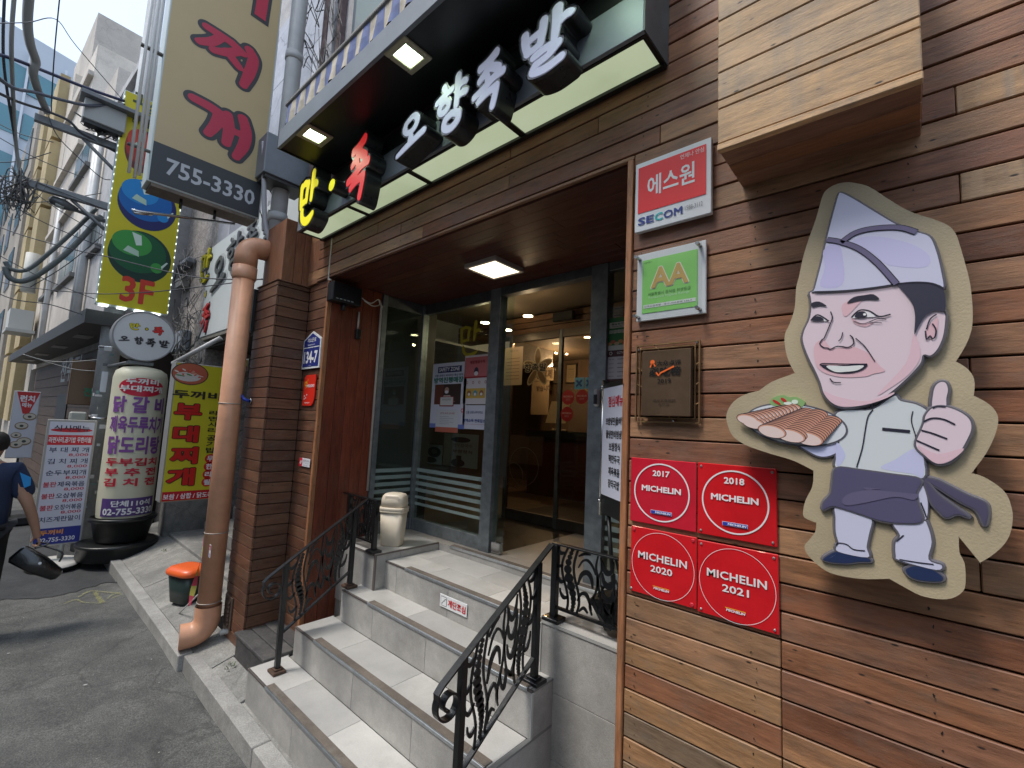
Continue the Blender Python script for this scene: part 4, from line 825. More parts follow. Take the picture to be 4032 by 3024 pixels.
# plate of sliced meat
pc = B(587, 352); pe = B(958, 402); rx = (Vector(pe)-Vector(pc)).length; rot = math.atan2(pe[1]-pc[1], pe[0]-pc[0])
def el(rx_, ry_, l_, c_, nm): FK.ell(pc[0], pc[1], rx_, ry_, c_, l_, 48, nm, rot)
k_ = abs(B(0, 0)[1]-B(0, 100)[1])/100
m_ = MB(); N_ = 48; vs = [FK.P(pc[0]+(rx+.004)*math.cos(a)*math.cos(rot)-(122*k_+.004)*math.sin(a)*math.sin(rot), pc[1]+(rx+.004)*math.cos(a)*math.sin(rot)+(122*k_+.004)*math.sin(a)*math.cos(rot), 0) for a in [2*math.pi*i/N_ for i in range(N_)]]
m_.prism(vs, (0, -.012, 0)).obj('plate_contour', plain((.13, .125, .15), .2), ck)
el(rx-.001, 120*k_, .0132, (.68, .7, .74), 'plate')
g = smooth(Lc(B, ((430,215),(428,180),(470,155),(520,148),(560,162),(600,158),(640,175),(668,195),(655,225),(620,240),(520,235))), 3); MB().prism([FK.P(a, b, 0) for a, b in g], (0, -.014, 0)).obj('garnish', plain((.25, .42, .16), .4), ck)
FK.ell(*B(548, 205), 14*k_*1.6, 10*k_, (.75, .78, .7), .015, 16, 'garnish_slice').ell(*B(598, 195), 18*k_, 14*k_, (.7, .78, .65), .015, 16, 'garnish_slice').ell(*B(470, 198), 28*k_, 8*k_, (.5, .02, .02), .015, 16, 'garnish_chilli', -.6).ell(*B(520, 182), 20*k_, 9*k_, (.5, .02, .02), .015, 16, 'garnish_chilli', -.7)
for r_, (s0, e0, nn) in enumerate((((270,318),(590,230),12), ((310,345),(600,258),12), ((440,400),(690,265),14), ((570,430),(765,275),13), ((690,450),(860,320),11))):
    for i in range(nn, -1, -1):
        t_ = i/nn; c_ = B(s0[0]+(e0[0]-s0[0])*t_, s0[1]+(e0[1]-s0[1])*t_); z_ = (82-34*t_)*k_*(1 if r_ > 1 else .85)
        l_ = .0145+.00042*(nn-i)+.0005*r_/5
        FK.ell(c_[0], c_[1], z_, z_*.52, LN, l_, 22, 'slice_line', rot-.1); FK.ell(c_[0], c_[1]-.0004, z_-.0018, z_*.52-.0018, (.62, .3, .2), l_+.00013, 22, 'slice_rind', rot-.1); FK.ell(c_[0]-.001, c_[1]-.0022, z_-.0048, z_*.52-.0042, (.76, .6, .56), l_+.00026, 22, 'slice_meat', rot-.1)
FK.done(ck)
# ------------------------------------------------------------------ wrought iron railings
IRON = plain((.012, .013, .015), .3, .3, .35, 260, .4, 16, .6, .2); RUST = stone((.05, .03, .022), (.14, .075, .045), 40, .3, .8, .5, 200)
def strip(mb, mp, pts, wd, th=.007):
    """flat iron strip of varying width in a panel; mp maps (s, t) to the place"""
    pw = smooth([(p[0], p[1], w_*1.45) for p, w_ in zip(pts, wd)], 6, False)
    Q = [mp(a, b) for a, b, _ in pw]; k = len(Q); nrm = mp.n; L = []; R = []
    for i in range(k):
        t = (Q[min(i+1, k-1)]-Q[max(i-1, 0)]).normalized(); sd_ = nrm.cross(t).normalized()*pw[i][2]*.5; L.append(Q[i]+sd_); R.append(Q[i]-sd_)
    b = len(mb.v); h = nrm*th/2
    mb.v += [tuple(q+h) for q in L]+[tuple(q+h) for q in R]+[tuple(q-h) for q in L]+[tuple(q-h) for q in R]
    for i in range(k-1):
        for f in ((i, i+1, k+i+1, k+i), (2*k+i, 3*k+i, 3*k+i+1, 2*k+i+1), (i, 2*k+i, 2*k+i+1, i+1), (k+i, k+i+1, 3*k+i+1, 3*k+i)):
            mb.f.append(tuple(b+q for q in f)); mb.mi.append(0); mb.sm.append(False)
def disc(mb, mp, s, t, rad, th=.007):
    c = mp(s, t); n_ = mp.n; u = mp.u; v = n_.cross(u); N_ = 14; b = len(mb.v)
    for h in (th/2, -th/2): mb.v += [tuple(c+u*math.cos(a)*rad+v*math.sin(a)*rad+n_*h) for a in [2*math.pi*i/N_ for i in range(N_)]]
    mb.f += [tuple(b+i for i in range(N_)), tuple(b+N_+i for i in range(N_-1, -1, -1))]+[(b+i, b+N_+i, b+N_+(i+1) % N_, b+(i+1) % N_) for i in range(N_)]
    mb.mi += [0]*(N_+2); mb.sm += [False]*(N_+2)
class Map:
    def __init__(s, p0, p1, h0, h1): s.p0, s.p1, s.h0, s.h1 = Vector(p0), Vector(p1), h0, h1; s.u = Vector((s.p1.x-s.p0.x, s.p1.y-s.p0.y, 0)).normalized(); s.n = s.u.cross(Vector((0, 0, 1)))
    def __call__(s, a, b): q = s.p0.lerp(s.p1, a); return q+Vector((0, 0, 1))*(b*(s.h0+(s.h1-s.h0)*a))
def ornament(parent, mp, W, Hh, spines, name='lattice_panel'):
    m_ = MB()
    for s0, flip in spines:
        def cx(t): return s0+flip*.045*math.sin(t*6.1+.6)/max(W, .25)*.45
        hw = .03/W
        tt = [i/14 for i in range(15)]
        for sg in (-1, 1): strip(m_, mp, [(cx(t)+sg*hw*(1+.25*math.sin(t*math.pi)), t) for t in tt], [.008]*15)
        t = .03
        while t < .98:
            rad = .009+.0135*math.sin(math.pi*min(1, max(0, t)))**2; disc(m_, mp, cx(t), t, rad*1.12); t += rad*1.75/Hh
        for t in (.18, .42, .66, .88):   # hooks joining the spine to the post side
            d_ = -1 if s0 < .5 else 1
            strip(m_, mp, [(cx(t)+d_*hw, t+.03), (cx(t)+d_*(hw+.03/W), t-.0), (cx(t)+d_*(hw+.05/W), t+.06), (cx(t)+d_*(hw+.055/W), t+.13)], [.006, .014, .008, .004])
    if len(spines) == 2:
        a, b = spines[0][0]+.035/W*1.0+.02, spines[1][0]-.035/W-.02; w_ = b-a; f = lambda x, y: (a+w_*x, y)
        for q, wd in (
            (((.55, .98), (.5, .8), (.56, .6), (.5, .4), (.36, .2), (.42, .05)), (.004, .007, .009, .007, .009, .005)),
            (((.62, .97), (.66, .78), (.56, .62), (.62, .4), (.74, .22), (.98, .1)), (.004, .006, .008, .007, .01, .005)),
            (((.98, .95), (.93, .8), (.8, .76), (.7, .84), (.66, .93)), (.004, .012, .019, .012, .004)),
            (((1., .78), (.97, .62), (.84, .56), (.72, .62), (.68, .74)), (.004, .014, .021, .012, .004)),
            (((1., .58), (.96, .42), (.84, .36), (.72, .42), (.66, .55)), (.004, .014, .02, .012, .004)),
            (((1., .36), (.94, .22), (.84, .18), (.74, .26)), (.004, .012, .017, .005)),
            (((.0, .45), (.1, .62), (.26, .68), (.38, .6), (.42, .46)), (.006, .014, .017, .012, .005)),
            (((.0, .2), (.1, .32), (.24, .34), (.34, .24), (.4, .12)), (.005, .01, .013, .009, .004)),
            (((.0, .72), (.12, .84), (.26, .87), (.4, .8), (.5, .68)), (.004, .007, .009, .007, .004)),
            (((.0, .9), (.16, .96), (.34, .97)), (.005, .01, .005)),
            (((.44, .36), (.5, .22), (.6, .14), (.66, .22), (.62, .32)), (.004, .01, .014, .01, .004)),
            (((.06, .04), (.18, .12), (.3, .06)), (.004, .011, .005))): strip(m_, mp, [f(*p) for p in q], wd)
    return m_.obj(name, IRON, parent)
def railing(name, label, X, yb, yt, zb, zt, side, y1, z1b, y2, z2b, platform):
    t = thing(name, label, 'railing', (X, y1, z1b)); sl = (zt-zb)/(yt-yb); zr = lambda y: zb+(y-yb)*sl
    for yy, z0 in ((y1, z1b), (y2, z2b)):
        o = MB().box(X-.016, X+.016, yy-.016, yy+.016, z0+.02, zr(yy)-.006, .002).obj('post', IRON, t)
        MB().box(X-.05, X+.05, yy-.042, yy+.042, z0+.001, z0+.02, .003).box(X-.03, X+.03, yy-.026, yy+.026, z0+.0205, z0+.03, .002).obj('base_plate', IRON if side == 'r' else RUST, t)
    # handrail bar with its scroll
    m_ = MB(); c = Vector((0, yb+.062, zb-.062)); path = [(yt, zt), ((yt+yb)/2, (zt+zb)/2), (yb+.03, zb+.012)]
    path += [(yb+.006, zb-.012)]
    a0 = math.radians(150); Rr = .068
    for i in range(34):
        an = a0+math.radians(14.5)*i; rr_ = Rr*(1-.68*i/33); path.append((yb+.068+math.cos(an)*rr_*1.0, zb-.07+math.sin(an)*rr_))
    hw = .0165; P2 = [Vector((a, b)) for a, b in path]; k = len(P2); n_ = 0
    b_ = 0
    for i, p in enumerate(P2):
        tg = (P2[min(i+1, k-1)]-P2[max(i-1, 0)]).normalized(); nn = Vector((-tg.y, tg.x))*.0045
        for sx, q in ((-hw, p+nn), (hw, p+nn), (hw, p-nn), (-hw, p-nn)): m_.v.append((X+sx, q.x, q.y))
    for i in range(k-1):
        for j in range(4): m_.f.append((4*i+j, 4*i+(j+1) % 4, 4*i+4+(j+1) % 4, 4*i+4+j)); m_.mi.append(0); m_.sm.append(False)
    m_.f += [(3, 2, 1, 0), (4*k-4, 4*k-3, 4*k-2, 4*k-1)]; m_.mi += [0, 0]; m_.sm += [False]*2
    m_.obj('handrail', IRON, t)
    zl = lambda y: z_l0+(y-y1)*sl2; z_l0 = zr(y1)-.475; sl2 = sl*1.04
    MB().prism([(X-.012, y1+.017, zl(y1+.017)), (X-.012, y2-.017, zl(y2-.017)), (X-.012, y2-.017, zl(y2-.017)+.012), (X-.012, y1+.017, zl(y1+.017)+.012)], (.024, 0, 0)).obj('bottom_rail', IRON, t)
    mp = Map((X, y1+.016, zl(y1)+.02), (X, y2-.016, zl(y2)+.02), zr(y1)-zl(y1)-.032, zr(y2)-zl(y2)-.032)
    ornament(t, mp, y2-y1-.03, .45, ((.2, 1), (.8, -1)))
    xa, xb, yp, zrl, zbl = platform
    pt = []
    for px_ in (xa,)+((xb,) if side == 'l' else ()):
        MB().box(px_-.017, px_+.017, yp-.017, yp+.017, 1.03, zrl-.008, .002).obj('post', IRON, t)
        if px_ == xa: MB().box(px_-.05, px_+.05, yp-.042, yp+.042, 1.0115, 1.031, .003).obj('base_plate', IRON, t)
    xw = -.89 if side == 'r' else -3.598
    MB().box(min(xa, xw)-(.018 if side == 'r' else 0), max(xa, xw)+(.018 if side == 'l' else 0), yp-.017, yp+.017, zrl-.0075, zrl+.001, .001).obj('top_rail', IRON, t)
    MB().box(min(xa, xb)+.018, max(xa, xb)-.018, yp-.01, yp+.01, zbl-.006, zbl+.006).obj('bottom_rail', IRON, t)
    l_, r__ = min(xa, xb)+.017, max(xa, xb)-.017
    ornament(t, Map((l_, yp, zbl+.006), (r__, yp, zbl+.006), zrl-zbl-.014, zrl-zbl-.014), r__-l_, .3, ((.18, 1), (.82, -1)) if side == 'r' else ((.3, 1), (.85, -1)))
    return t
railing('stair_railing', 'black wrought iron railing with scrolled end nearest the red plaques', -1.45, 1.262, 2.01, .945, 1.4, 'r', 1.405, .31, 1.9, .75, (-1.44, -.95, 2.035, 1.405, 1.08))
railing('stair_railing', 'black wrought iron railing with rusty feet on the side of the timber pier', -3.225, 1.262, 2.0, .93, 1.4, 'l', 1.405, .31, 1.888, .75, (-3.11, -3.5, 2.0, 1.4, 1.08))
# caution sign on a riser
z2c = lambda x, y: (1200+x*.6304, 2000+y*.6304)
p0, p1 = at(*z2c(843, 608), Y=2.068), at(*z2c(1015, 545+60), Y=2.068)
x0, x1 = p0.x, at(*z2c(1013, 650), Y=2.068).x; za, zb_ = at(*z2c(843, 610), Y=2.068).z, at(*z2c(849, 532), Y=2.068).z
t, F = board('step_warning_sign', 'small white sign with red Korean lettering on a stair riser', 'sign', x0, x1, za, zb_, 2.066, .004, (.78, .79, .8)); w_, h_ = x1-x0, zb_-za
F.rect(w_*.05, h_*.14, w_*.27, h_*.86, INK, .0015).rect(w_*.06, h_*.17, w_*.26, h_*.83, (.8, .81, .82), .002).line([(w_*.08, h_*.28), (w_*.13, h_*.36), (w_*.14, h_*.5), (w_*.19, h_*.54), (w_*.2, h_*.66), (w_*.25, h_*.7)], .004, INK, .003).text('계단조심', w_*.32, h_*.22, w_*.96, h_*.8, (.6, .01, .015), off=.02); F.done(t)
# beige swing-top bin on the platform
bn = thing('swing_bin', 'beige plastic swing top bin standing by the window', 'bin', (-3.2, 2.2, 1.01))
BG = plain((.72, .63, .5), .42, 0, .05, 60, .06, 6)
def loft(prof, c, ang, n=36, e=4.2):
    m_ = MB(); ca, sa = math.cos(ang), math.sin(ang)
    for rx_, ry_, z in prof:
        for j in range(n):
            a = 2*math.pi*j/n; cx_, sx_ = math.cos(a), math.sin(a); x = math.copysign(abs(cx_)**(2/e), cx_)*rx_; y = math.copysign(abs(sx_)**(2/e), sx_)*ry_
            m_.v.append((c[0]+x*ca-y*sa, c[1]+x*sa+y*ca, c[2]+z))
    for i in range(len(prof)-1):
        for j in range(n): m_.f.append((i*n+j, i*n+(j+1) % n, (i+1)*n+(j+1) % n, (i+1)*n+j)); m_.mi.append(0); m_.sm.append(True)
    m_.f += [tuple(range(n))[::-1], tuple(range((len(prof)-1)*n, len(prof)*n))]; m_.mi += [0, 0]; m_.sm += [False]*2
    return m_
bc = (-3.215, 2.235, 1.012); ba = math.radians(32)
loft([(.078, .066, 0), (.084, .07, .006), (.1, .082, .272)], bc, ba).obj('body', BG, bn)
loft([(.103, .086, .262), (.108, .09, .266), (.108, .09, .274), (.104, .087, .279), (.109, .091, .284), (.11, .092, .3), (.104, .087, .306)], bc, ba).obj('rim', BG, bn)
loft([(.101, .084, .3065), (.1, .083, .36), (.094, .077, .39), (.08, .063, .408), (.05, .04, .416), (.01, .01, .418)], bc, ba, e=3.4).obj('lid', BG, bn)
fl = loft([(.05, .002, -.03), (.062, .003, -.01), (.06, .003, .02), (.045, .002, .032)], (bc[0]+.045, bc[1]-.062, bc[2]+.372), ba, e=3).obj('flap', plain((.68, .59, .47), .35), bn)
# ------------------------------------------------------------------ lunch menu stand behind the plaque wall
ms = thing('menu_stand', 'black framed white lunch menu stand leaning out beside the door', 'menu stand', (-1.2, 2.15, 1.01))
pl_, pr_ = Vector((-1.325, 2.285, 0)), Vector((-1.03, 2.045, 0)); U_ = (pr_-pl_).normalized(); wd_ = (pr_-pl_).length
def mbx(F, x0, x1, y0, y1, l0, l1):
    m_ = MB(); v = [F.P(x, y, l) for l in (l0, l1) for y in (y0, y1) for x in (x0, x1)]; m_.add(v, [(0, 2, 3, 1), (4, 5, 7, 6), (0, 1, 5, 4), (2, 6, 7, 3), (0, 4, 6, 2), (1, 3, 7, 5)]); return m_
F = Face((pl_.x, pl_.y, 1.56), U_, (0, 0, 1)); 
mbx(F, 0, wd_, 0, .72, -.012, 0).obj('frame_panel', BLACK, ms)
for x_ in (0, wd_): MB().tube([F.P(x_, -.02, 0), F.P(x_, .74, 0)], .009, 10).obj('chrome_post', STEEL, ms)
for x_, y_ in ((0, .06), (wd_, .06), (0, .70), (wd_, .71)): MB().tube([F.P(x_, y_, -.01), F.P(x_, y_, .016)], .009, 10).obj('chrome_stud', STEEL, ms)
mbx(F, .01, wd_-.012, .1, .69, .001, .003).obj('paper', plain((.66, .68, .8), .5), ms)
for tx, a, b, c_, d_ in (('점심메뉴', .58, .64, (.6, .01, .03), .24), ('보쌈냉면(물/비빔)', .475, .525, INK, .16), ('물냉면/비빔냉면', .41, .455, INK, .18), ('보쌈정식', .345, .39, INK, .3), ('떡만두국', .28, .325, INK, .3), ('제육볶음', .215, .26, INK, .3), ('장터국밥', .15, .195, INK, .3)):
    F.text(tx, wd_*d_, a-.0, wd_*(1-d_), b, c_, .0045, off=.035)
F.done(ms)
for x_ in (.05, wd_-.05): MB().tube([F.P(x_, -.01, -.03), F.P(x_-.0, -.548, -.08)], .012, 8).obj('leg', BLACK, ms)
MB().tube([F.P(.02, .3, -.02), F.P(.02, -.54, -.25)], .01, 8).obj('back_leg', BLACK, ms)
# black bag leaning behind the railing
bb = thing('tote_bag', 'black boxy bag tipped over behind the iron railing by the plaque wall', 'bag', (-1.1, 2.12, 1.02))
m_ = MB(); c = [at(*(1700+x*.6173, 2000+y*.6173), Y=2.09) for x, y in ((1020, 592), (1108, 797), (1160, 795), (1260, 660), (1230, 590))]
m_.prism([(p.x, 2.06+.02*(i % 2), p.z+.015) for i, p in enumerate(c)], (.02, .09, .03)).obj('bag_body', plain((.014, .015, .016), .35, 0, .5, 20, .3, 8), bb)
MB().tube([c[0]+Vector((.02, 0, .0)), c[0]+Vector((.08, -.01, .1)), c[4]+Vector((-.05, 0, .08)), c[4]], .006, 6).obj('handle', BLACK, bb)
# ------------------------------------------------------------------ signs on the pier and recess
ad = thing('address_plate', 'navy blue house number plate 134-7 with a pointed top on the pier', 'sign', (-3.8, 1.71, 2.42))
x0, x1, z0, z1, zs_ = -3.968, -3.645, 2.425, 2.745, 2.675
def penta(e): return [(x0+e, z0+e), (x1-e, z0+e), (x1-e, zs_-e*.6), ((x0+x1)/2, z1-e), (x0+e, zs_-e*.6)]
m_ = MB().prism([(a, 1.702, b) for a, b in penta(0)], (0, .012, 0)); m_.obj('plate', plain((.75, .77, .76), .35), ad)
F = Face((0, 1.702, 0), (1, 0, 0), (0, 0, 1)); BL = (.018, .03, .2); F.poly(penta(.016), BL, .0015); F.rect(x0+.016, z0+.178, x1-.016, z0+.185, (.75, .77, .76), .0025)
F.text('134-7', x0+.035, z0+.045, x1-.04, z0+.15, WHT, off=.045).text('서소문로', x0+.08, z0+.225, x1-.085, z0+.265, WHT, off=.01).text('Seosomun-ro', x0+.09, z0+.198, x1-.1, z0+.213, (.6, .62, .75), off=.02).text('134', x0+.14, z0+.022, x0+.18, z0+.03, (.6, .62, .75)); F.done(ad)
t = thing('security_sticker', 'red curved edged water service sign below the house number', 'sign', (-3.79, 1.71, 2.1))
x0, x1, z0, z1 = -3.902, -3.69, 2.11, 2.37
o_ = [(x0, z0), (x1-.06, z0)]+[(x1-.06+.06*math.sin(a), z0+.09-.09*math.cos(a)) for a in [i*math.pi/16 for i in range(1, 9)]]+[(x1, z1), (x0+.05, z1)]+[(x0+.05-.05*math.sin(a), z1-.05+.05*math.cos(a)) for a in [i*math.pi/16 for i in range(1, 9)]]
MB().prism([(a, 1.706, b) for a, b in o_], (0, .008, 0)).obj('plate', plain((.75, .03, .015), .3), t)
F = Face((0, 1.706, 0), (1, 0, 0), (0, 0, 1)); F.ring(x0+.045, z1-.075, .012, .022, (.85, .4, .02), .002, 24).line([(x0+.05, z1-.12), (x0+.085, z1-.035)], .006, (.85, .4, .02)).text('WELKINS', x0+.06, z1-.105, x1-.01, z1-.08, WHT, off=.02)
for a, b in ((.03, .05), (.055, .06), (.03, .075), (.07, .085)): F.rect(x0+a, z0+b, x0+a+.014, z0+b+.014, (.8, .6, .6), .002)
F.text('1588-4077', x0+.05, z0+.018, x1-.07, z0+.03, WHT); F.done(t)
t, F = board('no_smoking_sticker', 'small red and white no smoking sticker low on the pier', 'sticker', -3.86, -3.67, 1.607, 1.675, 1.709, .004, (.75, .75, .78)); F.rect(0, 0, .055, .068, (.75, .02, .05), .0015).ring(.034, .034, .016, .022, (.75, .02, .05), .004, 24).ell(.034, .034, .0165, .0165, WHT, .003, 20).line([(.023, .045), (.045, .023)], .004, (.75, .02, .05), .005).text('금연구역', .075, .042, .175, .058, (.1, .1, .15), .003).text('No smoking area', .075, .026, .175, .034, (.3, .3, .35), .003).text('과태료 10만원', .075, .01, .17, .018, (.3, .3, .35), .003); F.done(t)
t = thing('wall_speaker', 'black box speaker hanging high inside the recess beside the timber edge', 'speaker', (-3.55, 1.85, 2.95))
ya, yb_ = at(1315, 1103, X=-3.48).y, at(1430, 1122, X=-3.48).y; za, zb_ = at(1312, 1180, X=-3.48).z, at(1315, 1103, X=-3.48).z
MB().box(-3.585, -3.48, ya, yb_, za, zb_, .006).obj('cabinet', plain((.008, .009, .012), .35, 0, .2, 60), t)
for i in range(5): MB().box(-3.4795, -3.476, ya+.03+i*.033, ya+.05+i*.033, za+.018, za+.024).obj('vent_slot', plain((.35, .36, .38), .4), t)
MB().tube([(-3.53, (ya+yb_)/2, za), (-3.55, (ya+yb_)/2, za-.05)], .02, 10).obj('bracket', BLACK, t)
t = thing('speaker_cable', 'loose white cable looping from the black speaker under the ceiling', 'cable', (-3.5, 2, 3.05))
MB().tube(smooth([(-3.5, yb_-.01, za+.09), (-3.46, yb_+.07, za+.045), (-3.44, yb_+.13, za+.09), (-3.48, yb_+.17, za+.06), (-3.47, yb_+.1, za+.03), (-3.48, yb_+.02, za+.06)], 6, False), .004, 6).obj('cable', plain((.6, .58, .52), .5), t)
t = thing('sensor_cable', 'white cable dropping to a small black sensor on the dark red boards', 'sensor', (-3.59, 1.9, 2.7))
pz = at(1408, 1315, X=-3.585); MB().tube([(-3.588, pz.y, za-.02), (-3.588, pz.y, pz.z+.04)], .009, 6).obj('trunking', plain((.6, .57, .52), .5), t); MB().box(-3.597, -3.56, pz.y-.022, pz.y+.022, pz.z-.045, pz.z+.04, .005).obj('sensor', BLACK, t)
t = thing('edge_conduit', 'thin white conduit along the timber edge at the top of the pier', 'conduit', (-3.6, 1.705, 3.2))
MB().tube(smooth([(-3.606, 1.7, 3.52), (-3.606, 1.7, 3.2), (-3.608, 1.7, 3.165), (-3.56, 1.7, 3.15)], 5, False), .007, 6).obj('conduit', plain((.62, .6, .55), .5), t)
# ceiling light of the recess
t = thing('ceiling_light', 'lit square ceiling lamp under the dark red boarded soffit', 'ceiling light', (-2.25, 2.28, 3.17))
q = MB(); x0, x1, y0, y1 = -2.405, -2.095, 2.125, 2.435; e = .022
q.box(x0, x1, y0, y0+e, 3.138, 3.171, .003).box(x0, x1, y1-e, y1, 3.138, 3.171, .003).box(x0, x0+e, y0+e+.0003, y1-e-.0003, 3.138, 3.171, .003).box(x1-e, x1, y0+e+.0003, y1-e-.0003, 3.138, 3.171, .003); q.obj('frame', plain((.5, .45, .4), .45), t)
MB().box(x0+e+.0005, x1-e-.0005, y0+e+.0005, y1-e-.0005, 3.142, 3.168).obj('diffuser', glow((1., .86, .62), 1.25), t)
# door lock
lk_ = thing('door_lock', 'silver and black keypad lock on the right door post', 'lock', (-1.63, 2.66, 2.2))
p = at(2352, 1566, Y=2.66); MB().box(p.x-.02, p.x+.022, 2.635, 2.668, p.z-.06, p.z+.06, .012).obj('case', plain((.5, .5, .52), .3, .5), lk_); MB().box(p.x-.012, p.x+.014, 2.628, 2.634, p.z-.045, p.z+.02, .004).obj('keypad', BLACK, lk_)
# ------------------------------------------------------------------ posters on the glass
z4 = lambda x, y: (1400+x*.4973, 1100+y*.4973)
def poster(name, label, TL, BR, y, base, draw, cat='poster', f=None, th=.001):
    f = f or z4; a, b = at(*f(*TL), Y=y), at(*f(*BR), Y=y); x0, x1, z0, z1 = a.x, b.x, b.z, a.z
    t, F = board(name, label, cat, x0, x1, z0, z1, y, th, base, rough=.5, rim=0)
    draw(F, x1-x0, z1-z0); F.done(t); return t
WP = (.62, .63, .72); YP = YG-.0035
def d1(F, w_, h_):
    F.text('SAFETY ZONE', w_*.2, h_*.87, w_*.8, h_*.93, WHT, .003, off=.03).rect(w_*.16, h_*.85, w_*.85, h_*.945, (.015, .02, .12), .001).text('신종 코로나 바이러스 확산 방지', w_*.08, h_*.79, w_*.9, h_*.825, (.02, .03, .15), off=.03).text('방역진행매장', w_*.06, h_*.69, w_*.92, h_*.78, (.01, .17, .12), off=.04)
    F.rect(w_*.1, h_*.36, w_*.86, h_*.67, (.05, .03, .025), .001).rect(w_*.1, h_*.37, w_*.36, h_*.66, (.15, .05, .03), .0015).ell(w_*.46, h_*.575, w_*.065, h_*.05, (.45, .28, .22), .002, 20).ell(w_*.46, h_*.55, w_*.055, h_*.025, (.7, .7, .72), .0025, 16).poly([(w_*.3, h_*.4), (w_*.38, h_*.5), (w_*.56, h_*.5), (w_*.7, h_*.4)], (.6, .45, .44), .002).rect(w_*.27, h_*.33, w_*.68, h_*.48, (.3, .02, .03), .0028).rect(w_*.29, h_*.345, w_*.66, h_*.47, (.62, .63, .6), .0033).text('방역안전매장', w_*.35, h_*.42, w_*.6, h_*.45, (.1, .1, .1), .004)
    F.rect(0, 0, w_, h_*.065, (.15, .2, .5), .001).ring(w_*.93, h_*.27, .012, .018, (.5, .02, .03), .002, 24)
poster('window_poster', 'tall white SAFETY ZONE poster taped to the left window pane', (617, 672), (858, 1186), YP, WP, d1)
poster('window_notice', 'white paper with an orange foot taped over the tall poster', (640, 1030), (806, 1216), YP-.0045, (.6, .62, .64), lambda F, w_, h_: [F.rect(0, 0, w_, h_*.22, (.5, .14, .09), .001), F.text('방역 수칙 안내문', w_*.2, h_*.8, w_*.85, h_*.88, (.4, .02, .05))]+[F.rect(w_*.18, h_*(.36+i*.08), w_*(.6+.2*(i % 2)), h_*(.375+i*.08), (.3, .3, .35), .001) for i in range(5)])
def d2(F, w_, h_):
    F.rect(w_*.02, h_*.54, w_*.98, h_*.96, (.55, .16, .17), .001).text('예방행동수칙', w_*.22, h_*.82, w_*.8, h_*.89, (.2, .01, .02), off=.03).rect(w_*.02, h_*.53, w_*.98, h_*.56, (.3, .01, .02), .0015).ell(w_*.48, h_*.66, w_*.09, h_*.09, (.04, .04, .08), .002, 20).ell(w_*.48, h_*.62, w_*.08, h_*.045, (.7, .7, .74), .0025, 16)
    for i in range(4): F.ring(w_*(.14+.24*i), h_*.44, .008, .013, (.35, .15, .13), .002, 20)
    F.rect(w_*.1, h_*.12, w_*.86, h_*.32, (.6, .4, .08), .001)
    for i in range(3): F.ell(w_*(.24+.24*i), h_*.22, w_*.085, h_*.06, (.3, .12, .08) if i != 1 else (.1, .3, .4), .002, 18).ell(w_*(.24+.24*i), h_*.2, w_*.05, h_*.03, (.7, .68, .66), .0025, 14)
poster('window_poster', 'pink topped health rules poster with round icons on the left window', (869, 608), (1052, 988), YP, (.66, .62, .64), d2)
poster('window_notice', 'white notice with blue disinfection lettering on the left window', (853, 996), (1040, 1192), YP, WP, lambda F, w_, h_: F.text('신종 코로나바이러스', w_*.14, h_*.64, w_*.82, h_*.76, (.03, .06, .22), off=.01).text('방역소독 완료업소', w_*.05, h_*.28, w_*.93, h_*.43, (.02, .05, .25), off=.03).rect(w_*.05, h_*.2, w_*.93, h_*.21, (.4, .1, .15), .001))
# yellow character on the inside of the glass
YG_ = YG-.003-.0145
t = thing('glass_lettering', 'dull yellow brushed Korean syllable stuck high on the left window', 'lettering', (-2.9, YG, 2.6))
a, b = at(*z4(822, 362), Y=YG-.003), at(*z4(985, 606), Y=YG-.003); F = Face((0, YG-.003, 0), (1, 0, 0), (0, 0, 1)); m_ = MB(); brush_solid(m_, BR['man'], -.012, F, a.x, b.z, b.x-a.x, a.z-b.z, -.001, 0); m_.obj('character', plain((.42, .36, .03), .5), t)
c3 = lambda x, y: (2300+.3617*x, 1050+.3617*y)
def d3(F, w_, h_):
    F.rect(w_*.14, h_*.68, w_*.9, h_*.86, (.6, .63, .58), .001).text('微信支付', w_*.24, h_*.765, w_*.8, h_*.835, (.03, .08, .04), off=.02).text('WeChat Pay', w_*.28, h_*.695, w_*.75, h_*.745, (.03, .08, .04), off=.02)
    for i, c_ in enumerate('扫码点餐'): F.rect(w_*(.14+.19*i), h_*.52, w_*(.3+.19*i), h_*.62, (.6, .63, .58), .001).text(c_, w_*(.17+.19*i), h_*.535, w_*(.27+.19*i), h_*.605, (.1, .15, .1), .003)
    F.rect(0, 0, w_, h_*.15, (.5, .52, .5), .001)
    for i in range(5): F.ell(w_*(.15+.18*i), h_*(.2+.06*(i % 2)), w_*.12, h_*.055, ((.5, .28, .1), (.4, .1, .05), (.45, .35, .2))[i % 3], .0015+.0004*i, 16)
poster('window_poster', 'green mobile payment poster on the narrow right window', (249, 570), (470, 898), YP, (.03, .18, .055), d3, f=c3)
def d4(F, w_, h_):
    F.rect(w_*.06, h_*.08, w_*.98, h_*.76, (.5, .48, .5), .001).text('CCTV 설치안내', w_*.4, h_*.83, w_*.96, h_*.92, (.7, .66, .66), off=.015).ring(w_*.18, h_*.87, .008, .014, (.6, .5, .5), .002, 5)
    for i, c_ in enumerate(('목적', '설치장소', '촬영범위', '촬영시간', '책임자')): F.text(c_, w_*.12, h_*(.66-.13*i), w_*.3, h_*(.7-.13*i), (.08, .08, .1)).rect(w_*.42, h_*(.67-.13*i), w_*(.9-.1*(i % 3)), h_*(.69-.13*i), (.15, .14, .16), .002)
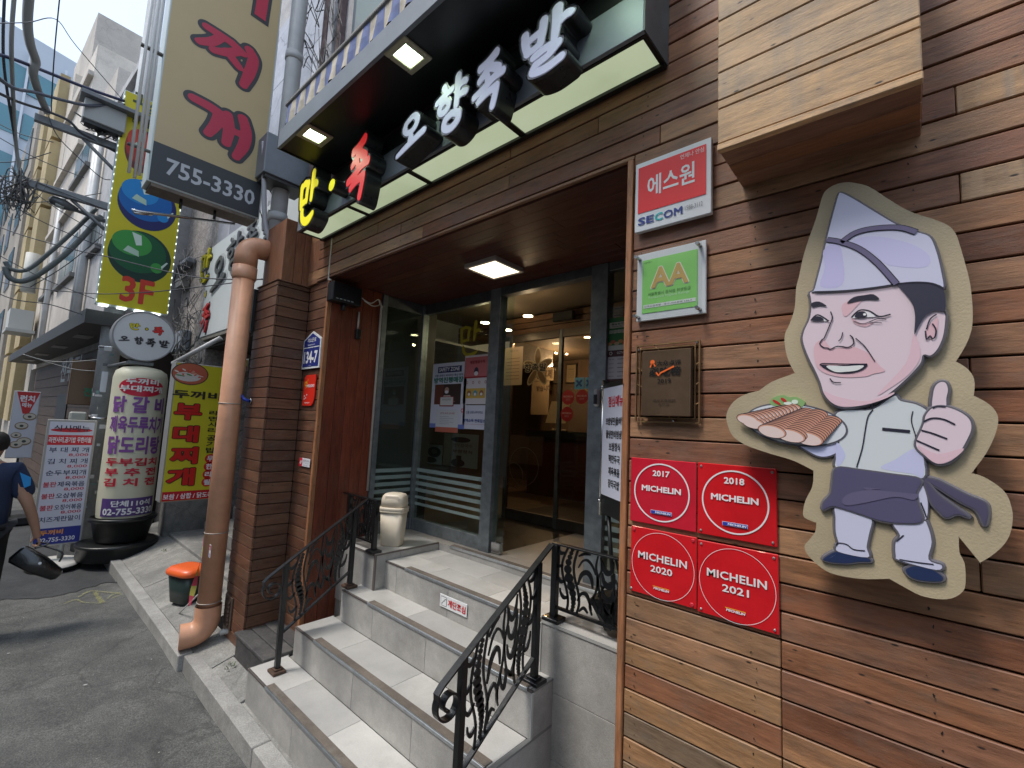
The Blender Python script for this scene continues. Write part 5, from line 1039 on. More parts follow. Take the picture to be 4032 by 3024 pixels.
poster('window_poster', 'maroon CCTV notice with a grey table on the narrow right window', (238, 905), (545, 1243), YP, (.07, .02, .025), d4, f=c3)
poster('window_poster', 'teal card peeping out below the maroon notice', (440, 1246), (545, 1545), YP, (.06, .25, .3), lambda F, w_, h_: F.text('kakao', w_*.2, h_*.7, w_*.8, h_*.8, (.5, .6, .6)).rect(0, 0, w_, h_*.2, (.55, .55, .55), .001), f=c3)
# ------------------------------------------------------------------ restaurant interior
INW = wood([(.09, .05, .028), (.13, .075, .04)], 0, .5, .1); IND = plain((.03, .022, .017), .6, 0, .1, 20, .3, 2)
ir = thing('interior', 'dim brown restaurant interior beyond the glass doors', 'room', (-3, 5, 1.0))
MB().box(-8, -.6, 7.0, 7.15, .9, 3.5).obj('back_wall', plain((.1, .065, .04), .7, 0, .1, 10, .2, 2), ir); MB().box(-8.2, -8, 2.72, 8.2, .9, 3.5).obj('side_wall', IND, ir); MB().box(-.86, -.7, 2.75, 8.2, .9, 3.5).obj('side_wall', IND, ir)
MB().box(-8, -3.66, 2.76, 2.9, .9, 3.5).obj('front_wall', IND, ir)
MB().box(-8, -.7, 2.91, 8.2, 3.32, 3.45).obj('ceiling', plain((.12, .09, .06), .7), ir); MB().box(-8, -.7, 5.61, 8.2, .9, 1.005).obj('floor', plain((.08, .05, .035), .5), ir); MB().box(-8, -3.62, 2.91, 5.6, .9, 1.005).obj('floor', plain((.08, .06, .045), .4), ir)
for i in range(3): MB().box(-7.9, -1.0, 3.9+i*.0+.0, 4.12+i*.16, 3.08+i*.07, 3.14+i*.07).obj('cornice_board', INW, ir)
for i in range(3): MB().box(-2.0+i*.16, -.95, 4.5, 6.9, 3.08+i*.07, 3.145+i*.07).obj('cornice_board', wood([(.09, .05, .028), (.13, .075, .04)], 1, .5, .1), ir)
for q_, e_ in (((-4.4, 6.0, 3.0), 17.), ((-3.2, 3.1, 2.95), .3)):  # added lights without fittings, to brighten the back wall and left window
    ld = bpy.data.lights.new('room_fill_light', 'POINT'); ld.energy = e_; ld.color = (1, .75, .48); ld.shadow_soft_size = .015; lo = bpy.data.objects.new('room_fill_light', ld); COL.objects.link(lo); lo.location = q_; hang(lo, ir)
k = 0
for x_, y_ in ((1365, 292), (1540, 357), (1612, 383), (1838, 460), (1205, 403), (1025, 345)):
    p = at(*z4(x_, y_), Z=3.07 if k in (0, 4, 5) else 3.2); k += 1
    o = MB().lathe([(.001, -.001), (.045, -.001), (.045, .004)], tuple(p), 20).obj('ceiling_spot', glow((1., .78, .45), 14.), ir)
    if k in (1, 3, 4, 6):
        ld = bpy.data.lights.new('spot_lamp', 'POINT'); ld.energy = 8. if k in (3, 4) else 1.1; ld.color = (1, .72, .42); ld.shadow_soft_size = .015; lo = bpy.data.objects.new('spot_lamp', ld); COL.objects.link(lo); lo.location = p+Vector((0, 0, -.12)); hang(lo, ir)
# inner door
idr = thing('inner_door', 'inner glass double door with bronze frame behind the entrance', 'door', (-2.8, 3.85, 1.01))
BZ = plain((.1, .085, .07), .4, .6, .1, 60, .2, 8); YI = 3.85
xl, xm, xr = at(*z4(1180, 1500), Y=YI).x, at(*z4(1605, 1100), Y=YI).x, at(*z4(1960, 900), Y=YI).x+.25
for a, b in ((xl, xl+.05), (xm-.012, xm+.03), (xr-.04, xr)): MB().box(a, b, YI-.02, YI+.02, 1.012, 3.07, .003).obj('stile', GALV2 if a > xl+.1 and a < xr-.1 else BZ, idr)
MB().box(xl+.051, xm-.013, YI-.022, YI+.022, 1.013, 1.12, .003).box(xm+.031, xr-.041, YI-.022, YI+.022, 1.013, 1.12, .003).box(xl+.051, xm-.013, YI-.02, YI+.02, 2.98, 3.069, .003).box(xm+.031, xr-.041, YI-.02, YI+.02, 2.98, 3.069, .003).obj('rail', BZ, idr)
MB().box(xl+.051, xm-.013, YI-.004, YI+.004, 1.121, 2.979).obj('glass_pane', glass((.78, .72, .62)), idr); MB().box(xm+.031, xr-.041, YI-.004, YI+.004, 1.121, 2.979).obj('glass_pane', glass((.8, .74, .66)), idr)
pcb = at(*z4(1655, 292), Y=YI-.06); MB().box(pcb.x-.14, pcb.x+.12, YI-.09, YI-.03, pcb.z-.05, pcb.z+.05, .01).obj('door_closer', BLACK, idr)
for rr_, cc in ((.2, (1330, 1480)), (.13, (1250, 1550)), (.28, (2010, 350)), (.2, (1990, 700))):
    p = at(*z4(*cc), Y=YI-.006); Face((0, YI-.006, 0), (1, 0, 0), (0, 0, 1)).ring(p.x, p.z, rr_, rr_+.008, (.1, .08, .06), .0, 48, 'etched_ring').done(idr)
YS = YI-.008
poster('inner_notice', 'yellowed paper notice taped inside the doorway', (1180, 545), (1315, 835), YI-.3, (.34, .25, .15), lambda F, w_, h_: [F.text('영업시간 안내', w_*.3, h_*.88, w_*.75, h_*.92, (.08, .05, .03))]+[F.rect(w_*.15, h_*(.15+i*.09), w_*.85, h_*(.17+i*.09), (.2, .13, .07), .001) for i in range(7)])
t = thing('flower_sticker', 'gold flower shaped restaurant logo sticker on the inner door', 'sticker', (-2.9, YS, 2.3)); p = at(*z4(1440, 700), Y=YS); k1 = at(*z4(1540, 700), Y=YS).x-p.x
F = Face((p.x, YS, p.z), (1, 0, 0), (0, 0, 1))
for i in range(5):
    an = math.radians(90+72*i); F.ell(math.cos(an)*k1*.62, math.sin(an)*k1*.72, k1*.62, k1*.27, (.4, .33, .2), .0004+i*.0003, 24, 'petal', an).ell(math.cos(an)*k1*.62, math.sin(an)*k1*.72, k1*.5, k1*.19, (.16, .1, .05), .003+i*.0003, 24, 'petal_inner', an)
F.text('향족발', -k1*1.05, -k1*.25, k1*.75, k1*.3, (.02, .02, .02), .006, off=.04); F.text('향족발', -k1*1.08, -k1*.28, k1*.78, k1*.33, (.45, .4, .3), .005, off=.09); F.done(t)
for i, (x_, y_, yr) in enumerate(((1683, 935, '2020'), (1792, 930, '2019'), (1672, 1067, '2021'))):
    t = thing('round_sticker', 'round red guide sticker on the inner door, %s' % ('left of the upper pair', 'right of the upper pair', 'the lowest one')[i], 'sticker', tuple(at(*z4(x_, y_), Y=YS)), 'round red stickers'); p = at(*z4(x_, y_), Y=YS-.002); rr_ = (at(*z4(x_+50, y_), Y=YS).x-p.x)
    F = Face((p.x, YS-.002, p.z), (1, 0, 0), (0, 0, 1)); F.ell(0, 0, rr_, rr_*1.0, (.33, .015, .02), .0, 32, 'disc').text('MICHELIN', -rr_*.75, 0, rr_*.75, rr_*.25, (.55, .35, .33), .002, off=.02).text(yr, -rr_*.35, -rr_*.4, rr_*.35, -rr_*.15, (.5, .3, .3), .002); F.done(t)
for i, (x_, y_) in enumerate(((1770, 823), (1850, 820))):
    p = at(*z4(x_, y_), Y=YS); rr_ = at(*z4(x_+36, y_), Y=YS).x-p.x; t = thing('blue_sticker', 'light blue square sticker with a dark blue cross, %s' % ('left one', 'right one')[i], 'sticker', tuple(p), 'blue cross stickers')
    F = Face((p.x, YS, p.z), (1, 0, 0), (0, 0, 1)); F.rect(-rr_, -rr_*1.1, rr_, rr_*1.1, (.08, .3, .5), 0, 'plate').line([(-rr_*.6, rr_*.6), (rr_*.6, -rr_*.6)], rr_*.4, (.01, .05, .2), .001).line([(-rr_*.6, -rr_*.6), (rr_*.6, rr_*.6)], rr_*.4, (.01, .05, .2), .0015); F.done(t)
# counter and things on it
ct = thing('counter', 'dark cashier counter inside the restaurant', 'counter', (-3.0, 6, 1.0)); a = at(*z4(1375, 1190), Y=5.6); b = at(*z4(1900, 1200), Y=5.6); print('counter', a, b)
MB().box(a.x, b.x+.6, 5.6, 6.3, 1.008, a.z-.12).obj('body', plain((.05, .018, .012), .35, 0, .05, 9), ct); MB().box(a.x-.03, b.x+.6, 5.55, 6.32, a.z-.118, a.z).obj('worktop', BLACK, ct)
p = at(*z4(1580, 1170), Y=5.7); t = thing('cash_register', 'cream point of sale screen on the counter', 'cash register', (p.x, 5.7, a.z)); MB().box(p.x-.06, p.x+.1, 5.68, 5.86, a.z+.001, a.z+.03, .01).box(p.x-.0, p.x+.04, 5.76, 5.8, a.z+.0305, a.z+.3).obj('stand', plain((.35, .3, .22), .4), t)
MB().prism([(p.x-.16, 5.66, a.z+.12), (p.x+.16, 5.72, a.z+.12), (p.x+.2, 5.78, a.z+.46), (p.x-.1, 5.72, a.z+.46)], (0, .03, .0)).obj('screen', plain((.5, .45, .34), .35), t)
p = at(*z4(1450, 1080), Y=5.5); t, F = board('standing_notice', 'tall notice reading prepay beside the cashier counter', 'notice', at(*z4(1385, 1080), Y=6.4).x, at(*z4(1522, 1080), Y=6.4).x, at(*z4(1385, 1070), Y=6.4).z, at(*z4(1385, 790), Y=6.4).z, 6.4, .01, (.26, .2, .13)); F.rect(.05, .6, .5, .85, (.03, .02, .02), .001).rect(.06, .61, .49, .84, (.28, .22, .15), .002).text('선결제', .1, .64, .46, .81, (.03, .02, .02), .003, off=.02).text('받습니다', .12, .42, .44, .52, (.03, .02, .02), .003, off=.02); F.done(t)
for i, (x0, y0, x1, y1, c_) in enumerate(((1562, 505, 1648, 655, (.05, .06, .04)), (1670, 495, 1756, 640, (.8, .74, .35)), (1776, 495, 1866, 630, (.75, .74, .35)), (1550, 680, 1640, 830, (.12, .1, .07)), (1662, 665, 1752, 825, (.25, .2, .12)))):
    a_, b_ = at(*z4(x0, y1), Y=6.96), at(*z4(x1, y0), Y=6.96)
    t, F = board('framed_certificate', 'framed certificate on the back wall inside, %s' % ('top left', 'top middle with a red seal', 'top right', 'bottom left', 'bottom right')[i], 'picture', a_.x, b_.x, a_.z, b_.z, 6.96, .03, (.02, .015, .01), group='framed certificates'); w_, h_ = b_.x-a_.x, b_.z-a_.z
    F.rect(w_*.08, h_*.06, w_*.92, h_*.94, c_, .001).rect(w_*.25, h_*.7, w_*.75, h_*.74, (.1, .09, .04), .002)
    for j in range(5): F.rect(w_*.2, h_*(.3+j*.07), w_*.8, h_*(.315+j*.07), (.12, .1, .05), .002)
    F.done(t)
# things seen through the left window
def ins(name, label, cat, TL, BR, y, base, draw): return poster(name, label, TL, BR, y, base, draw, cat)
ins('inside_banner', 'pale menu banner standing behind the left window', 'banner', (705, 1215), (962, 1505), 3.3, (.36, .34, .31), lambda F, w_, h_: F.text('만두칼국수', w_*.28, h_*.6, w_*.85, h_*.7, (.12, .02, .015)).text('보쌈정식', w_*.28, h_*.42, w_*.85, h_*.52, (.12, .02, .015), off=.02).ell(w_*.5, h_*.82, w_*.28, h_*.08, (.01, .01, .01), .002).ell(w_*.45, h_*.12, w_*.2, h_*.12, (.01, .01, .01), .002).rect(w_*.4, h_*.2, w_*.55, h_*.34, (.01, .01, .01), .003))
ins('inside_poster', 'small poster of noodle bowls behind the left window', 'poster', (535, 1300), (680, 1470), 3.1, (.36, .35, .33), lambda F, w_, h_: F.ell(w_*.6, h_*.62, w_*.33, h_*.27, (.03, .03, .025), .001).ell(w_*.6, h_*.65, w_*.15, h_*.12, (.15, .13, .1), .002).ell(w_*.45, h_*.2, w_*.3, h_*.15, (.06, .05, .03), .001))
# ================================================================== the neighbours up the alley
C1 = lambda x, y: (500+x*.9456, y*.9456)
C2 = lambda x, y: (700+x*.6303, 850+y*.6303)
C3 = lambda x, y: (350+x*.6303, 1200+y*.6303)
C4 = lambda x, y: (350+x*.6303, 1750+y*.6303)
C5 = lambda x, y: (650+x*.6303, 2150+y*.6303)
PLW = stone((.36, .35, .36), (.5, .49, .49), 3, .1, .85, .25, 60, .35, stain=(.25, .25, .25)); ROUGH = stone((.22, .2, .19), (.42, .39, .37), 5, .4, .95, 1., 25, .6, stain=(.13, .11, .1))
CREAM = stone((.48, .43, .38), (.6, .55, .49), 2.2, .1, .8, .2, 60, .35, stain=(.36, .33, .3)); CONC = stone((.17, .17, .165), (.3, .295, .28), 7, .15, .9, .5, 90, .3, stain=(.1, .1, .09))
WPIPE = plain((.55, .55, .54), .45, 0, .05, 30, .18, 3)
# ---- building next door
nb = thing('neighbour_building', 'grey plastered building next to the timber pier with cables and drain pipes', 'building', (-6.5, 2, 0))
MB().box(-8.1, -4.45, 2.0, 6, 3.05, 11).obj('wall', PLW, nb)
MB().box(-10, -8.1, 2.0, 6, 0, 8).obj('rough_wall', ROUGH, nb)
MB().box(-4.449, -.76, 1.8, 6, 4.1, 12).obj('upper_wall', PLW, nb)
MB().box(-8.1, -4.45, 3.2, 3.3, 0, 3.05).box(-4.6, -4.45, 2.0, 3.19, 0, 3.05).obj('entrance_back', plain((.04, .035, .03), .8, 0, .2, 20, .4, 3), nb)
MB().box(-8.1, -4.601, 2.0, 3.19, 3.0, 3.045).obj('entrance_soffit', plain((.05, .045, .04), .8), nb)
for i in range(6):
    for j in range(3): plank('marble_panel', -8.09+i*.6, -7.5+i*.6-.006, 1.985, 1.999, 4.55+j*.9, 4.55+j*.9+.894, stone((.28, .29, .34), (.46, .47, .52), 3.2, .1, .35, .02, 20, .9), nb, .002)
# upper window above the canopy
px0, px1 = at(1390, 120, Y=1.79), at(1500, 30, Y=1.79)
wn = MB().box(-3.75, -2.6, 1.775, 1.799, 4.95, 6.4, .004).obj('window', plain((.12, .16, .2), .4, .3), nb)
for i in range(2): MB().box(-3.68+i*.54, -3.2+i*.54, 1.768, 1.774, 5.03, 6.33).obj('pane', plain((.3, .38, .4), .08, 0, 0, 1, 0, 4, .8), wn)
for x_, w_ in ((-4.3, .1), (-3.98, .06)): MB().box(x_, x_+w_, 1.74, 1.799, 4.1, 9, .004).obj('rusty_strip', plain((.14, .1, .1), .8, 0, .2, 60, .5, 12), nb)
MB().box(-4.15, -4.04, 1.73, 1.799, 4.1, 9, .004).obj('wall_strip', plain((.5, .5, .52), .7, 0, .1, 30, .2, 4), nb)
t = thing('white_downpipe', 'thick white downpipe running up behind the orange pipe elbow', 'pipe', (-5.15, 1.88, 3))
a, b = at(1083, 950, X=-4.6), at(1149, 348, X=-4.6); xw = -4.6; yw = (a.y+b.y)/2; MB().tube([(xw, yw, 2.4), (xw, yw, 9.5)], .075, 16).obj('pipe', WPIPE, t)
for z in (3.9, 5.6, 7.2): MB().tube([(xw, yw, z), (xw, yw, z+.08)], .084, 16).obj('collar', WPIPE, t)
t = thing('grey_conduit', 'bent pale grey conduit crossing in front of the white downpipe', 'conduit', (-5, 1.7, 3.2))
MB().tube(smooth([at(1040, 560, X=-4.5), at(1042, 850, X=-4.48), at(1065, 960, X=-4.46), at(1088, 1040, X=-4.45), at(1110, 1100, X=-4.44)], 6, False), .022, 10).obj('conduit', plain((.42, .42, .44), .5), t)
# ---- orange drain pipe
op = thing('orange_drain_pipe', 'salmon orange plastic drain pipe with elbows at top and foot beside the pier', 'pipe', (-4.46, 1.3, .1))
OPM = plain((.64, .33, .2), .42, 0, .06, 40, .16, 5); YPp = 1.32; a, b = at(846, 2330, Y=YPp), at(946, 1080, Y=YPp); xp = (a.x+b.x)/2; R0 = .085; zt_ = at(946, 985, Y=YPp).z
MB().tube([(xp, YPp, .4), (xp, YPp, zt_-.1)], R0, 24).obj('pipe', OPM, op)
dirn = Vector((.08, 1, 0)).normalized(); le = at(1062, 1040, X=xp+.02).y-YPp
el = [Vector((xp, YPp, zt_-.2))]+[Vector((xp, YPp, zt_-.1))+dirn*(.1-.1*math.cos(an))+Vector((0, 0, .1*math.sin(an))) for an in [i*math.pi/16 for i in range(0, 9)]]+[Vector((xp, YPp, zt_))+dirn*le]
MB().tube(el, R0+.009, 24).obj('top_elbow', OPM, op); MB().tube([Vector((xp, YPp, zt_))+dirn*(le+.001), Vector((xp, YPp, zt_))+dirn*(le+.07)], R0+.002, 20).obj('white_sleeve', WPIPE, op)
MB().tube([(xp, YPp, zt_-.32), (xp, YPp, zt_-.3), (xp, YPp, zt_-.2)], [R0+.004, R0+.013, R0+.013], 24).obj('collar', OPM, op)
ez = at(763, 2468, Z=.24); do = Vector((ez.x-xp, ez.y-YPp, 0)); do = (Vector((-.22, -.97, 0))).normalized()
el = [Vector((xp, YPp, .43)), Vector((xp, YPp, .33))]+[Vector((xp, YPp, .33))+do*(.12-.12*math.cos(an))-Vector((0, 0, .12*math.sin(an))) for an in [i*math.pi/16 for i in range(1, 9)]]+[Vector((xp, YPp, .21))+do*.18]
MB().tube(el, R0+.01, 24, cap=False).obj('foot_elbow', OPM, op); p_ = Vector((xp, YPp, .21))+do*.181; MB().tube([p_, p_-do*.006], [R0+.01, R0-.004], 24, cap=False).obj('lip', plain((.6, .5, .42), .6), op)
MB().tube([p_-do*.03, p_-do*.035], R0-.003, 24).obj('dark_mouth', BLACK, op)
for z in (.46, 1.02, 2.1): MB().tube([(xp+(R0+.003)*math.cos(q), YPp+(R0+.003)*math.sin(q), z) for q in [2*math.pi*i/20 for i in range(20)]], .004, 5, closed=True).obj('wire_clamp', plain((.4, .36, .32), .5, .4), op)
F = Face((xp, YPp, 0), (.8, .6, 0), (0, 0, 1)); pz = at(835, 2170, Y=YPp-.08)
t, F2 = board('pipe_sticker', 'small white phone number sticker on the orange pipe', 'sticker', pz.x-.03, pz.x+.01, pz.z-.05, pz.z+.05, YPp-.093, .002, (.7, .68, .72)); F2.rect(.003, .06, .037, .095, (.5, .1, .15), .001).text('환풍기', .004, .065, .036, .08, WHT, .002).text('1544', .004, .02, .036, .035, (.1, .1, .4), .002).text('4475', .004, .005, .036, .018, (.1, .1, .4), .002); F2.done(t)
# vent, faucet, hose, grey box on the pier
t = thing('vent_grille', 'brown louvred vent cover at the foot of the pier', 'vent', (-4.28, 1.44, .4)); a, b = at(*C5(385, 305), Y=1.44), at(*C5(450, 355), Y=1.44); x0, x1 = at(*C5(370, 515), Y=1.44).x+.03, at(*C5(415, 535), Y=1.44).x+.05; x0, x1 = -4.40, -4.235
MB().box(x0, x1, 1.43, 1.443, .25, .5, .003).obj('frame', plain((.09, .06, .045), .6), t)
for i in range(6): MB().prism([(x0+.035, 1.4285, .285+i*.034), (x0+.035, 1.417, .28+i*.034), (x0+.035, 1.4285, .305+i*.034)], (x1-x0-.06, 0, 0)).obj('louvre', plain((.05, .035, .028), .6), t)
p = at(985, 1570, Y=1.44); t = thing('blue_tap', 'blue plastic tap sticking out of the pier', 'tap', tuple(p)); MB().tube([p+Vector((.02, 0, -.02)), p+Vector((.02, -.01, -.02))], .028, 14).obj('flange', STEEL, t); MB().tube([p+Vector((.02, -.01, -.02)), p+Vector((.0, -.045, -.01)), p+Vector((-.05, -.06, .03))], .014, 10).obj('spout', plain((.02, .05, .35), .3), t)
p = at(*C5(420, 560), Z=.2); t = thing('flexible_hose', 'short ribbed grey hose poking out under the pier', 'hose', tuple(p)); pts_ = smooth([p+Vector((.1, .12, .03)), p+Vector((.02, .03, .04)), p+Vector((-.06, .0, .02)), p+Vector((-.1, -.06, .01))], 8, False); MB().tube(pts_, [.02+.004*(i % 2) for i in range(len(pts_))], 10).obj('hose', plain((.45, .45, .43), .6), t)
a, b = at(*C2(475, 510), Y=1.5), at(*C2(530, 705), Y=1.5); t = thing('grey_switch_box', 'grey steel box hung on the left edge of the pier', 'box', (-4.5, 1.5, 2.8)); MB().box(-4.53, -4.44, 1.45, 1.6, b.z, a.z, .006).obj('case', plain((.2, .22, .25), .45, .3), t); MB().box(-4.47, -4.436, 1.42, 1.449, b.z-.03, a.z+.02).obj('hinge_strip', BLACK, t)
# weeds
import random as rd
wd = MB(); rd.seed(5)
for cpx, cpy in ((972, 2250), (1010-330, 2160), (900, 2640), (905, 2505), (640, 2200), (720, 2290), (812, 2420), (1240-450, 2400)):
    c = at(cpx, cpy, Z=.11)
    for k in range(14):
        x_, y_ = c.x+rd.uniform(-.05, .05), c.y+rd.uniform(-.03, .03); an = rd.uniform(0, 6.28); l_ = rd.uniform(.01, .03); d_ = Vector((math.cos(an), math.sin(an), rd.uniform(.3, 1.2)))*l_; s_ = Vector((-math.sin(an), math.cos(an), 0))*l_*.25; b_ = Vector((x_, y_, .105+max(0, y_-1.236)*.28))
        wd.add([b_, b_+d_*.5+s_, b_+d_, b_+d_*.5-s_], [(0, 1, 2, 3)])
o = wd.obj('weeds', plain((.06, .1, .03), .7)); o['kind'] = 'stuff'; tag(o, 'tiny green weeds sprouting in the pavement joints', 'weeds')
# litter specks on the road
lt = MB()
for k in range(160):
    x_, y_ = rd.uniform(-7, -1.5), rd.uniform(-1.5, 1.1); s_ = rd.uniform(.002, .006) if k > 12 else rd.uniform(.008, .018); an = rd.uniform(0, 6.3)
    lt.add([(x_+s_*math.cos(an+q*1.57)*(1 if q % 2 else .6), y_+s_*math.sin(an+q*1.57), roadz(x_, y_)+.014) for q in range(4)], [(0, 1, 2, 3)])
o = lt.obj('litter', plain((.45, .45, .43), .8)); o['kind'] = 'stuff'; tag(o, 'pale specks of grit and paper on the asphalt', 'litter')
ya = thing('paint_mark', 'faded yellow spray paint scrawl on the asphalt', 'paint mark', tuple(at(385, 2350, Z=0)))
def rd_line(pxs, w_):
    P_ = [at(x, y, Z=-.0) for x, y in pxs]; P_ = [Vector(q) for q in smooth([tuple(q) for q in P_], 6, False)]; m_ = MB(); L = []; R = []
    for i, p in enumerate(P_):
        t_ = (P_[min(i+1, len(P_)-1)]-P_[max(i-1, 0)]).normalized(); nn = Vector((-t_.y, t_.x, 0))*w_/2*random.uniform(.5, 1.2); z = roadz(p.x, p.y)+.0135; L.append((p.x+nn.x, p.y+nn.y, z)); R.append((p.x-nn.x, p.y-nn.y, z))
    k = len(L); m_.add(R+L, [(i, i+1, k+i+1, k+i) for i in range(k-1)]); m_.obj('stroke', frosted((.45, .44, .14), .28), ya)
rd_line([(310, 2345), (350, 2325), (390, 2325), (430, 2330), (475, 2333)], .03); rd_line([(375, 2328), (385, 2345), (405, 2368)], .05); rd_line([(250, 2370), (300, 2355), (330, 2365), (400, 2370)], .022); rd_line([(420, 2355), (450, 2335), (475, 2338), (440, 2352)], .02)
# ---- steps and bin next door
ns = thing('concrete_steps', 'two worn concrete steps into the shop next door', 'steps', (-7, 1.9, .1))
plank('step', -7.98, -5.2, 1.78, 2.45, .06, .30, CONC, ns, .01); plank('step', -7.6, -4.62, 2.1, 2.7, .301, .48, CONC, ns, .01); plank('side_block', -8.35, -7.99, 1.72, 2.4, .05, .85, CONC, ns, .02); plank('step', -7.6, -4.62, 2.45, 3.18, .481, .66, CONC, ns, .01)
ob = thing('orange_lid_bin', 'dark green plastic bin with a bright orange lid by the orange pipe', 'bin', (-5.4, 1.5, .12))
oc = at(745, 2340, Z=.16); oc = Vector((-5.45, 1.42, .16)); ang = math.radians(20)
loft([(.13, .1, 0), (.165, .125, .26)], oc, ang, e=4).obj('body', plain((.025, .045, .04), .4), ob)
loft([(.185, .145, .262), (.19, .15, .275), (.187, .147, .3), (.16, .12, .325), (.1, .07, .335)], oc, ang, e=3.6).obj('lid', plain((.8, .13, .03), .35), ob)
t = thing('hazard_tape', 'twisted red and yellow hazard tape tied to a leaning stick', 'tape', (-5, 1.25, .1))
A0, A1 = at(745, 2385, Y=1.24), at(828, 2050, Y=1.3); m_ = MB(); n_ = 26
for i in range(n_+1):
    tt = i/n_; p = A0.lerp(A1, tt); wv = .022+.01*math.sin(tt*9); an = tt*5; m_.v += [tuple(p+Vector((math.cos(an), math.sin(an)*.6, 0))*wv), tuple(p-Vector((math.cos(an), math.sin(an)*.6, 0))*wv)]
for i in range(n_): m_.f.append((2*i, 2*i+1, 2*i+3, 2*i+2)); m_.mi.append((i//3) % 2); m_.sm.append(True)
m_.obj('tape', [frosted((.55, .06, .1), .8), frosted((.5, .45, .1), .8)], t)
MB().tube([at(702, 2418, Z=.11), at(822, 2300, Y=1.3)], .006, 6).obj('stick', plain((.6, .6, .62), .5), t)
# ---- signs facing down the alley
def fsign(name, label, cat, X, corners, th, col, side=WPIPE, group=None):
    """board facing +X; corners = photo pixels of lower-left, lower-right, one top point"""
    bl, br, tp = (at(*c, X=X) for c in corners); y0, y1, z0, z1 = bl.y, br.y, (bl.z+br.z)/2, tp.z
    t = thing(name, label, cat, (X, (y0+y1)/2, z0), group); MB().box(X-th, X, y0, y1, z0, z1, .004).obj('case', side, t); MB().box(X+.0005, X+.004, y0+.012, y1-.012, z0+.012, z1-.012).obj('panel', plain(col, .35, 0, 0, 1, .04, 2), t)
    return t, Face((X+.004, y0, z0), (0, 1, 0), (0, 0, 1)), y1-y0, z1-z0
# tall tan sign
t, F, w_, h_ = fsign('tall_tan_sign', 'tall tan projecting sign with red Korean letters above 755-3330', 'sign', -4.62, (C1(82, 748), C1(550, 915), (1200, -900)), .22, (.52, .4, .21), plain((.5, .56, .55), .4, .2))
bt = at(*C1(110, 585), X=-4.62).z-F.O.z; F.rect(.012, .012, w_-.012, bt, (.035, .04, .045), .001)
F.text('755-3330', w_*.13, bt*.3, w_*.93, bt*.72, (.5, .52, .55), .002, off=.02)
def bsign(key, qs, l0=.002, X=-4.62, fr_=None, cols=((.035, .035, .04), (.5, .02, .06)), grow=.085, core=.02):
    fr_ = fr_ or F; x0, x1, y1, y0 = at(*qs[0], X=X).y-fr_.O.y, at(*qs[1], X=X).y-fr_.O.y, at(*qs[2], X=X).z-fr_.O.z, at(*qs[3], X=X).z-fr_.O.z; e = .1; sx_, sy_ = (x1-x0)/(1+2*e), (y1-y0)/(1+2*e)
    for lev, c_, l_ in ((grow, cols[0], l0), (core, cols[1], l0+.002)):
        m_ = MB(); brush_solid(m_, BR[key], lev, fr_, x0+sx_*e, y0+sy_*e, sx_, sy_, 0, l_, False); m_.obj('character', plain(c_, .35), t)
bsign('jji', (C1(258, 175), C1(575, 190), C1(300, 68), C1(520, 398))); bsign('gae', (C1(230, 385), C1(548, 480), C1(255, 365), C1(500, 696))); 
ztop = at(*C1(600, -10), X=-4.62); F.line([(w_*.82, at(*C1(575, 0), X=-4.62).z-F.O.z+.5), (w_*.79, at(*C1(560, 95), X=-4.62).z-F.O.z)], .16, (.035, .035, .04), .002).line([(w_*.82, at(*C1(575, 0), X=-4.62).z-F.O.z+.5), (w_*.79, at(*C1(560, 80), X=-4.62).z-F.O.z)], .1, (.5, .02, .06), .004)
F.text('부', w_*.2, h_*.72, w_*.75, h_*.88, (.5, .02, .06), .004, off=.05)
F.done(t)
MB().box(-4.83, -4.622, F.O.y+.03, F.O.y+w_-.03, F.O.z-.03, F.O.z-.001).obj('underside_rack', plain((.16, .13, .1), .6, .2, .3, 60, .4, 10), t)
for yy in (.3, .6): MB().tube([(-4.7, F.O.y+w_*yy, F.O.z-.03), (-4.7, F.O.y+w_*yy, F.O.z-.11)], .012, 8).obj('drop_rod', BLACK, t)
tb = thing('neon_tube_rack', 'three glass light tubes clipped beside the left edge of the tall tan sign', 'light tubes', (-5.62, .62, 4.3))
for i, (x0_, y0_, x1_, y1_) in enumerate(((507, 680, 600, 60), (530, 700, 640, 60), (548, 690, 650, 100))):
    a, b = at(x0_, y0_, X=-4.622), at(x1_, y1_, X=-4.622); MB().tube([a, Vector((a.x, a.y, 6.6))], .0115, 8).obj('tube', plain((.72, .72, .7), .15, 0, 0, 1, 0, 4, .6), tb)
for z in (4.12, 4.98, 5.7): yb_ = at(507, 680, X=-4.622).y; MB().box(-4.66, -4.62, yb_-.03, F.O.y, z, z+.012).obj('clip', plain((.12, .11, .1), .4, .5), tb)
t2 = thing('steel_hook', 'thin steel arm hooked under the tall tan sign', 'bracket', (-5.9, 1, 4)); MB().tube([at(1050-125, 882, X=-4.72), at(540, 832, X=-4.72), at(522, 826, X=-4.72), at(528, 838, X=-4.72), at(600, 845, X=-4.72)], .012, 8).obj('arm', STEEL, t2)
br_ = thing('sign_bracket_box', 'grey steel box joining the tall tan sign to the wall', 'bracket', (-5.4, 1.75, 4.7))
a, b = at(1047, 676, X=-4.4), at(1149, 716, X=-4.4); ztp = at(1059, 517, X=-4.4).z; MB().box(-4.7, -4.4, a.y-.02, a.y+.4, a.z, ztp, .006).obj('case', GREYM, br_); MB().box(-4.68, -4.42, a.y, a.y+.38, a.z-.03, a.z-.0005).obj('base', plain((.05, .05, .05), .5), br_)
